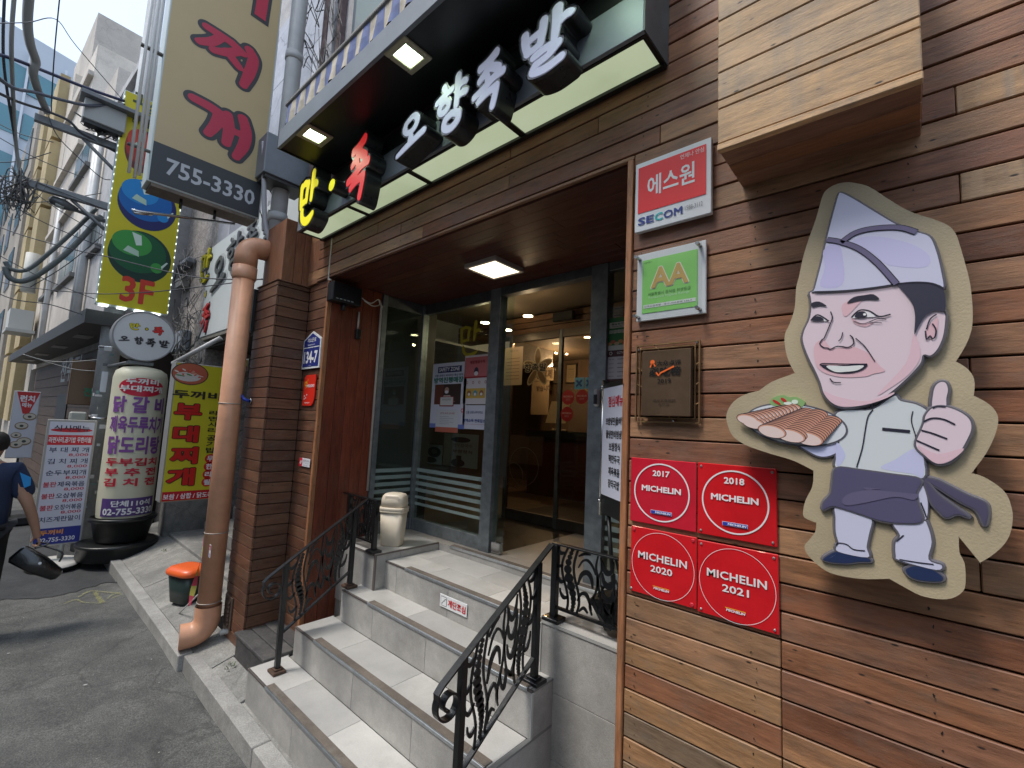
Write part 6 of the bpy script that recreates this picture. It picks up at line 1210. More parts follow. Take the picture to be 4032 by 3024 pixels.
# yellow 3F billiard sign
XB_ = -8.6
t, F, w_, h_ = fsign('yellow_3f_sign', 'yellow projecting sign with glossy red blue and green balls over 3F', 'sign', XB_, ((375, 1193), (661, 1240), (507, 358)), .16, (.6, .52, .015), plain((.55, .62, .6), .4))
def pe_(px_, py_): p = at(px_, py_, X=XB_+.004); return (p.y-F.O.y, p.z-F.O.z)
z2 = lambda x, y: (x*.4973, 800+y*.4973); z1c = lambda x, y: (x*.4973, y*.4973)
kx = (pe_(700, 1100)[0]-pe_(500, 1100)[0])/200; kz = (pe_(550, 900)[1]-pe_(550, 1100)[1])/200
for (cx_, cy_), rx_, ry_, c0_, c1_, c2_ in ((z1c(1130, 1200), 70, 88, (.38, .03, .02), (.6, .06, .03), (.14, .02, .02)), (z2(1172, 20), 118, 100, (.0, .12, .42), (.01, .24, .6), (.01, .015, .12)), (z2(1112, 425), 124, 102, (.0, .09, .03), (.04, .3, .05), (.0, .03, .02))):
    c_ = pe_(cx_, cy_); a_, b_ = rx_*kx, ry_*kz
    F.ell(c_[0], c_[1], a_, b_, (.01, .06, .05), .001, 40).ell(c_[0], c_[1], a_*.985, b_*.98, c2_, .0018, 40).ell(c_[0]-a_*.08, c_[1]+b_*.16, a_*.9, b_*.8, c0_, .0026, 40).ell(c_[0]-a_*.3, c_[1]+b_*.45, a_*.62, b_*.48, c1_, .0034, 32).ell(c_[0]+a_*.55, c_[1]-b_*.3, a_*.2, b_*.2, c1_, .0036, 20)
    q_ = lambda u_, v_: (c_[0]+a_*u_, c_[1]+b_*v_)
    F.poly([q_(-.35, .88), (q_(-.05, .82)), q_(-.0, .45), q_(-.18, .4)], (.62, .75, .66), .0042).poly([q_(-.55, .1), q_(-.05, -.02), q_(-.08, .2), q_(-.42, .32)], (.45, .62, .5), .0042).poly([q_(.68, -.2), q_(.85, .02), q_(.9, -.0), q_(.72, -.3)], (.6, .72, .65), .0042)
a_, b_ = pe_(*z2(940, 770)), pe_(*z2(1225, 650)); F.text('3F', a_[0], a_[1]-.0, b_[0], b_[1]+.05, (.6, .04, .02), .003, off=.035)
a_, b_ = pe_(*z1c(1042, 870)), pe_(*z1c(1140, 780)); F.text('구', a_[0], a_[1], b_[0], b_[1]+.05, (.05, .07, .02), .003, off=.03); F.text('슬', b_[0]+.04, a_[1]-.05, b_[0]+.2, b_[1], (.05, .07, .02), .003, off=.03)
a_, b_ = pe_(*z1c(1045, 935)), pe_(*z1c(1190, 935)); F.text('당구클럽', a_[0], a_[1]-.06, b_[0], a_[1]+.1, (.05, .07, .02), .003, off=.02); F.done(t)
ld_ = MB()
for k in range(int(h_/.11)):
    for yy in (.004, w_-.012): ld_.box(XB_+.0045, XB_+.01, F.O.y+yy, F.O.y+yy+(.009 if yy > .1 else .005), F.O.z+.03+k*.11, F.O.z+.058+k*.11)
o = ld_.obj('led_strip', glow((.9, 1., 1.), 1.0), t); o['kind'] = 'stuff'
for k in range(4): MB().box(XB_-.1, XB_+.02, F.O.y+.04+k*.2, F.O.y+.14+k*.2, F.O.z-.02, F.O.z-.003).obj('led_bar', glow((.9, 1., 1.), 1.6), t)
# utility pole
up = thing('utility_pole', 'grey concrete utility pole plastered with old stickers behind the inflatable column', 'utility pole', (-8.95, 1.0, 0))
PX_, PY_ = -8.95, 1.0; MB().tube([(PX_, PY_, 0), (PX_, PY_, 9.5)], [.135, .105], 24).obj('pole', stone((.3, .32, .34), (.42, .44, .46), 6, .05, .7, .1, 50, stain=(.2, .2, .21)), up)
for (za, zb_, r_) in ((3.6, 3.64, .128), (2.9, 2.93, .13), (1.85, 1.88, .133)): MB().tube([(PX_, PY_, za), (PX_, PY_, zb_)], r_, 20).obj('steel_band', STEEL, up)
random.seed(11)
for k in range(34):
    z = random.uniform(.4, 3.3); an = random.uniform(-1.6, 1.0); r_ = .1375-z*.003; w2 = random.uniform(.03, .09); hh = random.uniform(.02, .07); m_ = MB(); c_ = random.choice(((.5, .5, .5), (.12, .12, .13), (.3, .33, .36), (.55, .56, .58), (.08, .08, .09), (.16, .25, .24)))
    if k == 0: z, an, w2, hh, c_ = 1.72, -.1, .1, .06, (.65, .65, .65)
    if k == 1: z, an, w2, hh, c_ = 1.0, -.2, .16, .15, (.55, .45, .03)
    if k == 2: z, an, w2, hh, c_ = 2.25, -.5, .07, .3, (.6, .62, .66)
    if k == 3: z, an, w2, hh, c_ = 1.735, -.1, .055, .035, (.8, .4, .02)
    rr2 = r_+.0015+(.001 if k == 3 else 0); m_.v = [(PX_+rr2*math.cos(an+q*w2/r_/4), PY_+rr2*math.sin(an+q*w2/r_/4), zz) for zz in (z, z+hh) for q in range(5)]; m_.f = [(q, q+1, q+6, q+5) for q in range(4)]; m_.mi = [0]*4; m_.sm = [True]*4; m_.obj('sticker', plain(c_, .7), up)
MB().box(PX_-.1, PX_+.06, PY_-.33, PY_-.15, 1.55, 1.95, .02).obj('meter_box', plain((.36, .37, .34), .5), up)
STL = plain((.2, .21, .22), .5, .5, .1, 40, .2, 6)
for k, (q0, q1) in enumerate((((140, 432), (462, 615)), ((75, 700), (425, 828)))):
    a, b = at(*q0, X=PX_+.14), at(*q1, X=PX_+.14); z = (a.z+b.z)/2; MB().box(PX_+.12, PX_+.2, a.y, PY_+.25, z-.05, z+.05, .004).obj('cross_arm', STL, up); MB().tube([(PX_+.16, a.y+(PY_-a.y)*.45, z-.05), (PX_+.16, PY_-.05, z-.5)], .025, 8).obj('arm_brace', STL, up)
a, b = at(332, 380, X=PX_+.2), at(490, 480, X=PX_+.2); eb = thing('cable_cabinet', 'long grey cabinet with a black underside high on the utility pole', 'cabinet', (PX_, a.y, b.z)); MB().box(PX_+.22, PX_+.42, a.y, PY_-.2, a.z-.4, a.z-.1, .01).obj('case', plain((.4, .41, .4), .6), eb); MB().box(PX_+.25, PX_+.4, a.y+.03, PY_-.22, a.z-.45, a.z-.401).obj('underside', BLACK, eb); MB().box(PX_+.2, PX_+.52, a.y-.05, PY_+.2, a.z-.099, a.z-.04, .004).obj('mount_rail', STL, eb)
sl_ = thing('street_lamp', 'flat grey street lamp head on a short arm of the utility pole', 'street lamp', (PX_, .3, 5.4)); a, b, c_ = at(203, 785, X=PX_+.1), at(305, 828, X=PX_+.1), at(415, 872, X=PX_+.1)
MB().tube([b, c_], .03, 10).obj('arm', STL, sl_); dd = (b-a).normalized(); MB().tube([a-dd*.03, a, a+dd*.12, b-dd*.1, b], [.01, .06, .075, .06, .032], 14).obj('lamp_head', plain((.1, .105, .11), .4, .3), sl_); MB().tube([a+dd*.04+Vector((.02, 0, -.05)), b-dd*.14+Vector((.02, 0, -.045))], .035, 12).obj('lens', plain((.35, .36, .33), .2), sl_)
# oval sign
XO = -7.9; cO = at(570.6, 1324.8, X=XO); ov_ = thing('oval_sign', 'round white light box with yellow red and black Korean letters on the pole', 'sign', tuple(cO)); rx_ = at(570.6+122, 1324.8, X=XO).y-cO.y; rz_ = cO.z-at(570.6, 1324.8+99, X=XO).z
m_ = MB(); NN = 48
for xx, kk in ((-.2, .97), (-.2, 1.0), (0, 1.0), (0.004, .985), (.004, .955), (-.006, .945)): m_.v += [(XO+xx, cO.y+rx_*kk*math.cos(2*math.pi*i/NN), cO.z+rz_*kk*math.sin(2*math.pi*i/NN)) for i in range(NN)]
for q in range(5):
    for i in range(NN): m_.f.append((q*NN+i, q*NN+(i+1) % NN, (q+1)*NN+(i+1) % NN, (q+1)*NN+i)); m_.mi.append(0); m_.sm.append(False)
m_.f.append(tuple(range(NN))[::-1]); m_.mi.append(0); m_.sm.append(False); m_.obj('case', plain((.3, .3, .31), .45, .3), ov_)
F = Face((XO-.006, cO.y, cO.z), (0, 1, 0), (0, 0, 1)); F.ell(0, 0, rx_*.945, rz_*.945, (.66, .67, .68), 0, 48, 'face'); t = ov_
def obr(key, q0, q1, c0_, c1_, g_=.05):
    a, b = at(*q0, X=XO), at(*q1, X=XO); x0, x1, y0, y1 = a.y-cO.y, b.y-cO.y, b.z-cO.z, a.z-cO.z
    for lev, c_, l_ in ((g_+.02, c0_, .002), (.025, c1_, .0035)):
        m_ = MB(); brush_solid(m_, BR[key], lev, F, x0, y0, x1-x0, y1-y0, 0, l_, False); m_.obj('character', plain(c_, .4), ov_)
obr('man', C3(256, 112), C3(316, 160), (.02, .02, .02), (.7, .6, .01)); obr('jok', C3(405, 135), C3(462, 190), (.02, .02, .02), (.65, .02, .02)); F.ell(at(*C3(362, 152), X=XO).y-cO.y, at(*C3(362, 152), X=XO).z-cO.z, .022, .022, (.02, .02, .02), .002, 16).ell(at(*C3(362, 152), X=XO).y-cO.y, at(*C3(362, 152), X=XO).z-cO.z, .014, .014, (.7, .6, .01), .0035, 16)
for key, q0, q1 in (('o', C3(195, 192), C3(248, 232)), ('hyang', C3(288, 200), C3(335, 248)), ('jok', C3(362, 208), C3(412, 262)), ('bal', C3(440, 222), C3(496, 270))): obr(key, q0, q1, (.4, .4, .42), (.015, .015, .02), .07)
F.done(ov_); MB().tube([(XO-.1, cO.y-rx_*.3, cO.z-rz_-.02), (PX_+.1, PY_, cO.z-rz_-.05)], .025, 8).obj('bracket', STL, ov_); MB().box(XO-.2, XO-.02, cO.y-rx_*.4, cO.y+rx_*.4, cO.z-rz_-.05, cO.z-rz_-.0, .005).obj('bracket_plate', STL, ov_)
# yellow menu sign
XM = -6.3
t, F, w_, h_ = fsign('yellow_menu_sign', 'yellow projecting restaurant sign with big red Korean letters behind the orange pipe', 'sign', XM, (C4(440, 365), C4(800, 340), C3(520, 352)), .2, (.62, .56, .03), plain((.3, .3, .29), .5, .4))
def pm(q): p = at(*q, X=XM+.004); return (p.y-F.O.y, p.z-F.O.z)
bt = pm(C4(440, 300))[1]; F.rect(.014, .014, w_-.014, bt, (.5, .01, .02), .001).text('보쌈 / 삼합 / 닭도리탕', .025, bt*.25, w_-.0, bt*.8, WHT, .002, off=.03)
def bold(s_, q0, q1, col, edge=None, off=.05, l=.003, l2=.0045, grow=.05):
    a, b = pm(q0), pm(q1)
    if edge: g2 = (b[0]-a[0])*.03; F.text(s_, a[0]-g2, b[1]-g2, b[0]+g2, a[1]+g2, edge, l, off=off+grow)
    F.text(s_, a[0], b[1], b[0], a[1], col, l2, off=off)
bold('두꺼비', C3(525, 527), C3(825, 600), (.03, .025, .02), None, .045)
for s_, q0, q1 in (('부', C3(540, 612), C3(700, 722)), ('대', C3(530, 752), C3(680, 860)), ('찌', C4(515, 15), C4(675, 120)), ('개', C4(492, 150), C4(655, 255))): bold(s_, q0, q1, (.58, .015, .01), (.04, .02, .01), .055, grow=.045)
for i, s_ in enumerate('라면사리'): bold(s_, C3(752-i*3, 660+i*36), C3(808-i*3, 692+i*36), (.04, .04, .02), None, .03)
for i, s_ in enumerate('공기밥'): bold(s_, C3(737-i*3, 815+i*38), C3(793-i*3, 850+i*38), (.04, .04, .02), None, .03)
for i, s_ in enumerate('무한리필'):
    c_ = pm(C4(757-i*7, 88+i*49)); r2 = pm(C4(790-i*7, 88+i*49))[0]-c_[0]; F.ell(c_[0], c_[1], r2, r2*.95, (.6, .02, .015), .002, 24); F.text(s_, c_[0]-r2*.6, c_[1]-r2*.6, c_[0]+r2*.6, c_[1]+r2*.6, WHT, .0035, off=.04)
c_ = pm(C3(634, 432)); a_ = pm(C3(748, 432))[0]-c_[0]; random.seed(4)
F.ell(c_[0], c_[1], a_*1.0, a_*.72, (.06, .04, .03), .001, 32).ell(c_[0], c_[1], a_*.94, a_*.66, (.5, .12, .06), .002, 32).ell(c_[0]-a_*.1, c_[1]-a_*.2, a_*.7, a_*.3, (.62, .58, .54), .0025, 24)
for k in range(26): an = random.uniform(0, 6.28); rr_ = random.uniform(.1, .75); F.ell(c_[0]+a_*rr_*math.cos(an), c_[1]+a_*.5*rr_*math.sin(an), a_*random.uniform(.08, .2), a_*random.uniform(.03, .06), random.choice(((.6, .08, .05), (.65, .3, .2), (.7, .62, .55), (.1, .25, .08), (.55, .05, .04))), .003+.00005*k, 10, 'print', random.uniform(-.6, .6))
F.done(t)
# white vertical-lettered sign over the shop next door
YW = 1.88; ws = thing('white_wall_sign', 'large white wall sign with grey brushed Korean letters behind the orange pipe', 'sign', (-6.6, YW, 3.1)); xl_ = at(785, 1338, Y=YW).x; zb_, zt_ = at(785, 1338, Y=YW).z+.03, at(942.6, 894, Y=YW).z; MB().box(xl_, -4.55, YW, 1.98, zb_, zt_, .006).obj('panel', plain((.6, .64, .64), .5, 0, 0, 1, .05, 2), ws); MB().box(xl_+.02, -4.57, YW+.01, 1.97, zb_-.05, zb_-.001).obj('underside', plain((.2, .19, .16), .7, 0, .1, 30, .3, 5), ws)
F = Face((0, YW, 0), (1, 0, 0), (0, 0, 1)); t = ws
def wbr(key, q0, q1, c0_, c1_, g_=.07):
    a, b = at(*q0, Y=YW), at(*q1, Y=YW); x0, x1, y0, y1 = a.x, b.x, b.z, a.z
    for lev, c_, l_ in ((g_, c0_, .004), (-.005, c1_, .03)):
        m_ = MB(); brush_solid(m_, BR[key], lev, F, x0, y0, x1-x0, y1-y0, .0045, l_, lev < 0); m_.obj('character', plain(c_, .4), ws)
wbr('man', C2(158, 250), C2(200, 400), (.05, .05, .04), (.6, .52, .02)); wbr('jok', C2(165, 570), C2(192, 715), (.05, .05, .04), (.55, .03, .04)); p = at(*C2(176, 490), Y=YW); F.ell(p.x, p.z, .05, .06, (.05, .05, .04), .004, 16).ell(p.x, p.z, .035, .045, (.6, .52, .02), .006, 16)
for key, q0, q1 in (('o', C2(238, 280), C2(292, 445)), ('hyang', C2(325, 160), C2(402, 310)), ('jok', C2(440, 70), C2(495, 215)), ('bal', C2(540, 0), C2(610, 150))): wbr(key, q0, q1, (.5, .53, .53), (.1, .105, .11), .08)
a, b = at(*C2(425, 600), Y=YW), at(*C2(464, 500), Y=YW); F.text('753', a.x-.35, a.z, b.x, b.z, (.6, .05, .03), .004, off=.05); F.done(ws)
# small posters next to the pipe
t, F, w_, h_ = fsign('side_menu_board', 'narrow yellow and red menu strip peeping out right of the orange pipe', 'sign', -5.4, (C2(325, 1125-150), C2(440, 950), C2(330, 880)), .02, (.4, .36, .1)); F.rect(.01, .01, w_-.01, h_*.35, (.3, .02, .05), .001).text('볶음', w_*.55, h_*.08, w_*.9, h_*.3, (.6, .5, .5), .002, off=.03); F.done(t)
# inflatable advertising column in a pot on a round base
ic = thing('inflatable_column', 'cream inflatable advertising column with purple and red menu lettering', 'advertising column', (-8.05, 1.27, .55)); CC = Vector((-8.05, 1.27, 0)); RC_ = .3; zb_ = at(460, 2045, X=-7.76).z; zt_ = at(530, 1443, X=-7.9).z
MB().lathe([(RC_*.97, zb_), (RC_, zb_+.15), (RC_, zt_-.15), (RC_*.93, zt_-.06), (RC_*.7, zt_-.01), (RC_*.3, zt_+.02), (.001, zt_+.025)], tuple(CC), 40).obj('column', plain((.62, .6, .45), .45, 0, .15, 8, .04, 2), ic)
class Cyl(Face):
    def P(s, x, y, l=0.): a = (x/RC_)+s.a0; return Vector((CC.x+(RC_+l)*math.cos(a), CC.y+(RC_+l)*math.sin(a), y))
    def rect(s, x0, y0, x1, y1, col, l=.002, name='print', rough=.45):
        n = 10; m_ = s.mb(col, name, rough); m_.add([s.P(x0+(x1-x0)*i/n, y, l) for y in (y0, y1) for i in range(n+1)], [(i, i+1, n+2+i, n+1+i) for i in range(n)]); return s
ta = math.atan2(-CC.y, -CC.x)   # towards the camera
F = Cyl((0, 0, 0), (0, 1, 0), (0, 0, 1)); F.parts = {}; F.a0 = ta+.08
W2 = RC_*1.15
n_ = 24; F.mb((.58, .02, .05), 'print', .45).add([F.P(W2*.76*math.cos(math.pi*(1-i/n_)), zt_-.28*1+sg*.125*math.sin(math.pi*i/n_), .004) for sg in (-1, 1) for i in range(n_+1)], [(i, i+1, n_+2+i, n_+1+i) for i in range(n_)])
LINES = (('두꺼비', .66, -.24, .08, (.78, .78, .75), .55, 0), ('부대찌개', .66, -.34, .085, (.78, .78, .75), .75, 0), ('닭 갈 비', 1, -.62, .22, (.22, .08, .3), .95, 0), ('제육두루치기', 1, -.88, .22, (.22, .08, .3), .98, 0), ('닭도리탕', 1, -1.16, .24, (.22, .08, .3), .95, 0), ('두부김치', 1, -1.31, .105, (.55, .02, .05), .92, 0), ('부 추 전', 1, -1.44, .105, (.55, .02, .05), .92, 0), ('김 치 전', 1, -1.57, .105, (.55, .02, .05), .92, 0))
kz_ = (zt_-zb_)/1.98
for s_, _, dz, hh, c_, ww, _2 in LINES: F.text(s_, -W2*ww*.95, zt_+dz*kz_, W2*ww*.95, zt_+(dz+hh)*kz_, c_, .008, off=.045)
F.rect(-W2*.85, zb_+.03, W2*.95, zb_+.26, (.1, .05, .2), .004).text('단체110석', -W2*.5, zb_+.155, W2*.75, zb_+.235, (.75, .75, .76), .009, off=.04).text('02-755-3330', -W2*.75, zb_+.05, W2*.9, zb_+.135, (.75, .75, .76), .009, off=.04); F.done(ic)
pot = thing('black_pot', 'black ribbed plastic pot holding the inflatable column', 'pot', (CC.x, CC.y, .3)); BP = plain((.014, .015, .015), .35, 0, .1, 30, .3, 5)
MB().lathe([(.001, .275), (.27, .275), (.28, .29), (.33, zb_-.05), (.36, zb_-.045), (.365, zb_-.01), (.35, zb_), (.31, zb_-.005), (.3, zb_-.04)], tuple(CC), 36).obj('pot', BP, pot)
tub = thing('black_round_base', 'wide black rubber drum base on the pavement edge under the pot', 'base', (CC.x-.0, CC.y-.1, .05)); MB().lathe([(.001, 0), (.39, 0), (.41, .02), (.415, .15), (.43, .16), (.435, .19), (.42, .208), (.4, .205), (.385, .195), (.37, .205), (.35, .195), (.33, .205), (.3, .2), (.001, .2)], (CC.x+.0, CC.y-.03, .06), 40).obj('drum', BP, tub)
# standing menu board
XS = -8.3; mb_ = thing('standing_menu_board', 'white standing menu board with 8,000 won prices on a round weighted foot', 'menu board', (XS, .7, 0))
y0, y1, z0, z1 = at(145, 2150, X=XS).y+.0, at(331, 2136, X=XS).y, .235, at(164, 1649, X=XS).z; y0, y1 = .43, .905
MB().box(XS-.04, XS, y0, y1, z0, z1, .006).obj('frame', plain((.38, .37, .35), .5, .2), mb_); F = Face((XS+.001, y0, z0), (0, 1, 0), (0, 0, 1)); w_, h_ = y1-y0, z1-z0
F.rect(.025, .02, w_-.025, h_-.03, (.62, .62, .72), 0).rect(.025, .02, w_-.025, h_*.14, (.02, .03, .25), .001).rect(.025, h_*.795, w_-.025, h_*.875, (.6, .02, .03), .001).text('라면사리,공기밥 무한리필', .035, h_*.81, w_-.04, h_*.86, WHT, .002, off=.025)
F.ell(w_*.5, h_*.915, w_*.42, h_*.017, (.55, .01, .02), .001, 28).text('식사메뉴', w_*.14, h_*.905, w_*.86, h_*.955, (.03, .03, .05), .002, off=.015)
for i, (a_, b_) in enumerate((('부 대 찌 개', ''), ('김 치 찌 개', ''), ('순두부찌개', ''), ('제육볶음', '불판'), ('오삼볶음', '불판'), ('오징어볶음', '불판'), ('치즈계란말이', ''))):
    yy = h_*(.735-.0915*i); x0 = .05 if not b_ else w_*.36
    F.text(a_, x0, yy, w_*.9, yy+h_*.042, (.02, .03, .1), .002, off=.012)
    if b_: F.text(b_, .04, yy, w_*.34, yy+h_*.042, (.55, .02, .04), .002, off=.015)
    if i < 6: F.text('8,000', w_*.5, yy-h_*.035, w_*.9, yy-h_*.008, (.55, .02, .04), .002, off=.01)
F.text('두꺼비', w_*.15, h_*.085, w_*.6, h_*.125, (.75, .3, .05), .002, off=.05).text('02-755-3330', w_*.15, h_*.03, w_*.85, h_*.065, (.75, .75, .78), .002, off=.02); F.done(mb_)
MB().tube([(XS-.02, .72, .07), (XS-.02, .72, .24)], .03, 12).obj('stem', plain((.3, .3, .27), .5), mb_); MB().lathe([(.001, 0), (.31, 0), (.33, .02), (.33, .05)], (XS+.1, .66, -.015), 32, sx=1.0, sy=.8).obj('rubber_rim', BLACK, mb_); MB().lathe([(.325, .0505), (.31, .07), (.28, .078), (.001, .08)], (XS+.1, .66, -.015), 32, sx=1.0, sy=.8).obj('foot', plain((.5, .49, .46), .6, 0, .1, 20, .12, 4), mb_)
# ---- buildings beyond
DB = Vector((-.9982, -.0597, 0)); QB = Vector((-10.0, 1.15, 0)); NB_ = Vector((.0597, -.9982, 0))   # facade line going away, outward normal
def bx2(s0, s1, d0, d1, z0, z1):
    v = [QB+DB*s+NB_*d+Vector((0, 0, z)) for z in (z0, z1) for d in (d0, d1) for s in (s0, s1)]; return MB().add(v, [(0, 1, 3, 2), (4, 6, 7, 5), (0, 4, 5, 1), (2, 3, 7, 6), (0, 2, 6, 4), (1, 5, 7, 3)])
b2 = thing('corner_building', 'weathered pale plaster building with sunlit upper wall beyond the utility pole', 'building', tuple(QB+DB*5))
bx2(0, 3, 0, -5, 3.1, 8.2).obj('wall', PLW, b2); bx2(3, 6.5, 0, -5, 3.1, 9.6).obj('wall', CREAM, b2); bx2(6.5, 10.3, 0, -5, 3.1, 12).obj('wall', CREAM, b2); bx2(10.3, 14.5, -.3, -5, 0, 15.4).obj('stair_tower', CREAM, b2)
for k, (s0, s1, z0, z1) in enumerate(((2.2, 3.1, 5.3, 6.0), (4.9, 7.2, 5.2, 6.3), (8.1, 10., 5.3, 6.4), (5.0, 7.0, 8.0, 8.8))):
    w1 = bx2(s0, s1, .03, -.1, z0, z1).obj('window', plain((.5, .5, .48), .5), b2)
    for j in range(2): sa = s0+.06+j*(s1-s0-.06)/2; bx2(sa, sa+(s1-s0)/2-.1, .04, .031, z0+.07, z1-.07).obj('pane', plain((.1, .12, .12), .1, 0, 0, 1, 0, 4, .8), w1)
    bx2(s0-.1, s1+.1, .1, 0, z0-.1, z0-.001).obj('window_sill', plain((.15, .15, .15), .7), b2)
for z in (7.2, 9.0, 11.): bx2(6.4, 10.4, .12, -.0, z, z+.12).obj('ledge', CREAM, b2)
bx2(0, 3.05, .1, -.0, 8.2, 8.35).obj('parapet', PLW, b2)
for s_, r2 in ((3.1, .07), (3.5, .06), (8.0, .06)): 
    p = QB+DB*s_+NB_*.1; MB().tube([(p.x, p.y, 3.3), (p.x, p.y, 8.2)], r2, 10).obj('downpipe', WPIPE, b2)
bx2(0, 9.5, -.05, -4, 0, 3.1).obj('shop_front', plain((.035, .024, .018), .6, 0, .1, 10, .3, 2), b2)
for k in range(12): bx2(.0, 9.4, -.03, -.05, .1+k*.24, .1+k*.24+.225).obj('shop_board', wood([(.05, .03, .02), (.07, .04, .025)], 0, .6, .1), b2)
bx2(3.6, 4.9, -.01, -.03, .1, 2.3).obj('doorway', plain((.008, .006, .006), .5), b2)
aw2 = thing('dark_entrance_canopy', 'flat dark canopy with recessed lamps over the far dark shopfront', 'canopy', tuple(QB+DB*4+Vector((0, 0, 3.3))))
bx2(-1.2, 9.3, .55, 0, 3.22, 3.42).obj('fascia', plain((.035, .035, .035), .5), aw2)
for s_ in (.3, 2.6, 5., 7.4): bx2(s_, s_+.5, .4, .2, 3.205, 3.219).obj('recessed_lamp', plain((.3, .3, .28), .3), aw2)
t = thing('metal_shop_letters', 'brushed metal letters on the dark shopfront under the far canopy', 'sign', tuple(QB+DB*2+Vector((0, 0, 2.6)))); p = QB+DB*4.2+NB_*.06; F = Face((p.x, p.y, 2.55), -DB, (0, 0, 1)); F.text('전', .0, 0, .6, .5, (.3, .32, .32), .01, off=.03).text('주', .75, 0, 1.3, .5, (.3, .32, .32), .01, off=.03).text('전', 1.5, .1, 2.2, .5, (.3, .32, .32), .01, off=.03); F.done(t)
t, F, w_, h_ = fsign('brown_hanging_sign', 'brown square hanging sign with a small green character under the far canopy', 'sign', -9.6, ((262, 1590), (390, 1600), (265, 1413)), .12, (.16, .09, .045), plain((.12, .07, .04), .6)); F.text('전', w_*.45, h_*.2, w_*.72, h_*.4, (.02, .2, .1), .003, off=.04).text('전주', w_*.5, h_*.72, w_*.65, h_*.85, (.08, .05, .03), .003); F.done(t)
MB().box(-9.72, -9.6, 1.05, 1.12, .8, 2.9).obj('post', STL, t)
t, F, w_, h_ = fsign('lunch_banner', 'white lunch menu banner with a red triangle and food bowls far down the alley', 'banner', -11.5, ((16, 1805), (124, 1803), (32, 1536)), .03, (.62, .62, .68), WPIPE)
F.poly([(w_*.1, h_*.99), (w_*.97, h_*.99), (w_*.65, h_*.66), (w_*.42, h_*.66)], (.55, .02, .02), .001).text('런치', w_*.25, h_*.84, w_*.8, h_*.94, WHT, .002, off=.05).text('메뉴', w_*.35, h_*.76, w_*.72, h_*.83, WHT, .002, off=.04)
for cx_, cy_, rr_ in ((.7, .62, .26), (.45, .48, .26), (.3, .34, .2), (.62, .25, .28), (.35, .2, .25)): F.ell(w_*cx_, h_*cy_, w_*rr_, h_*rr_*.22, (.25, .17, .1), .002+.0005*cx_, 20).ell(w_*cx_, h_*cy_+.005, w_*rr_*.85, h_*rr_*.16, (.6, .55, .45), .003+.0005*cx_, 20).ell(w_*cx_, h_*cy_, w_*rr_*.3, h_*rr_*.07, (.06, .06, .05), .004+.0005*cx_, 12)
F.done(t); MB().box(-11.7, -11.3, F.O.y-.05, F.O.y+w_+.1, 0, .12, .01).obj('base', BLACK, t); MB().box(-11.56, -11.52, F.O.y+w_*.45, F.O.y+w_*.55, .12, F.O.z).obj('stem', BLACK, t)
b3 = thing('ochre_building', 'narrow ochre pilastered building further down the alley', 'building', tuple(QB+DB*14.5)); OCH = stone((.36, .28, .15), (.46, .37, .21), 2, .05, .8, .1, 30); bx2(10.4, 17, 0, -6, 0, 13).obj('wall', stone((.45, .4, .34), (.56, .5, .43), 2, .05, .8, .1, 30), b3)
for k in range(5):
    for j in range(2): bx2(11.5+j*3.2, 13.0+j*3.2, .25, .001, 1.5+k*2.4, 1.5+k*2.4+2.28).obj('ochre_block', OCH, b3)
t = thing('air_conditioner', 'pale rounded air conditioner unit on a bracket of the ochre building', 'air conditioner', tuple(QB+DB*11+NB_*.4+Vector((0, 0, 4.6))))
bx2(10.2, 11.2, .62, .12, 4.3, 4.9).obj('unit', plain((.5, .5, .47), .5), t); bx2(10.1, 11.3, .66, .06, 4.2, 4.29).obj('bracket', plain((.4, .4, .38), .6), t)
MB().tube([QB+DB*9.9+NB_*.35+Vector((0, 0, 5.4)), QB+DB*9.9+NB_*.35+Vector((0, 0, 6.6))], .16, 12).obj('duct', plain((.5, .49, .44), .6), t)
b4 = thing('brown_building', 'beige brown building at the far left edge of the alley', 'building', tuple(QB+DB*30)); bx2(17.1, 48, .3, -8, 0, 14.5).obj('wall', stone((.3, .26, .22), (.4, .36, .31), 2, .08, .8, .1, 20), b4)
for k in range(5):
    for j in range(6): bx2(18.5+j*4.5, 20.6+j*4.5, .34, .301, 1.6+k*2.7, 3.3+k*2.7).obj('window', plain((.09, .1, .11), .15, 0, 0, 1, 0, 4, .8), b4)
tw = thing('glass_tower', 'tall pale office tower with teal glass window bands in the far background', 'office tower', (-46, -8, 0)); TWM = plain((.5, .54, .6), .5, 0, 0, 1, .05, .4)
MB().add([(-70, -26, -1), (-46, -26, -1), (-44, 1.2, -1), (-70, 1.2, -1), (-70, -26, 31), (-46, -26, 33), (-44, 1.2, 26.5), (-70, 1.2, 26.5)], [(0, 1, 2, 3), (4, 7, 6, 5), (0, 4, 5, 1), (1, 5, 6, 2), (2, 6, 7, 3), (3, 7, 4, 0)]).obj('wall', TWM, tw)
TG = plain((.08, .22, .27), .12, .1, 0, 1, .2, .3, .8)
for r_ in range(6):
    for c_ in range(9):
        y_ = .6-c_*1.75; xx = -44+(1.2-y_)*(-2/27.2)+.03; z_ = 24.2-r_*3.1+(1.2-y_)*.19
        MB().add([(xx, y_, z_), (xx, y_-1.55, z_+.28), (xx, y_-1.55, z_-1.7+.28), (xx, y_, z_-1.7), (xx-.3, y_, z_), (xx-.3, y_-1.55, z_+.28), (xx-.3, y_-1.55, z_-1.42), (xx-.3, y_, z_-1.7)], [(0, 1, 2, 3), (4, 7, 6, 5), (0, 4, 5, 1), (1, 5, 6, 2), (2, 6, 7, 3), (3, 7, 4, 0)]).obj('window', TG, tw)
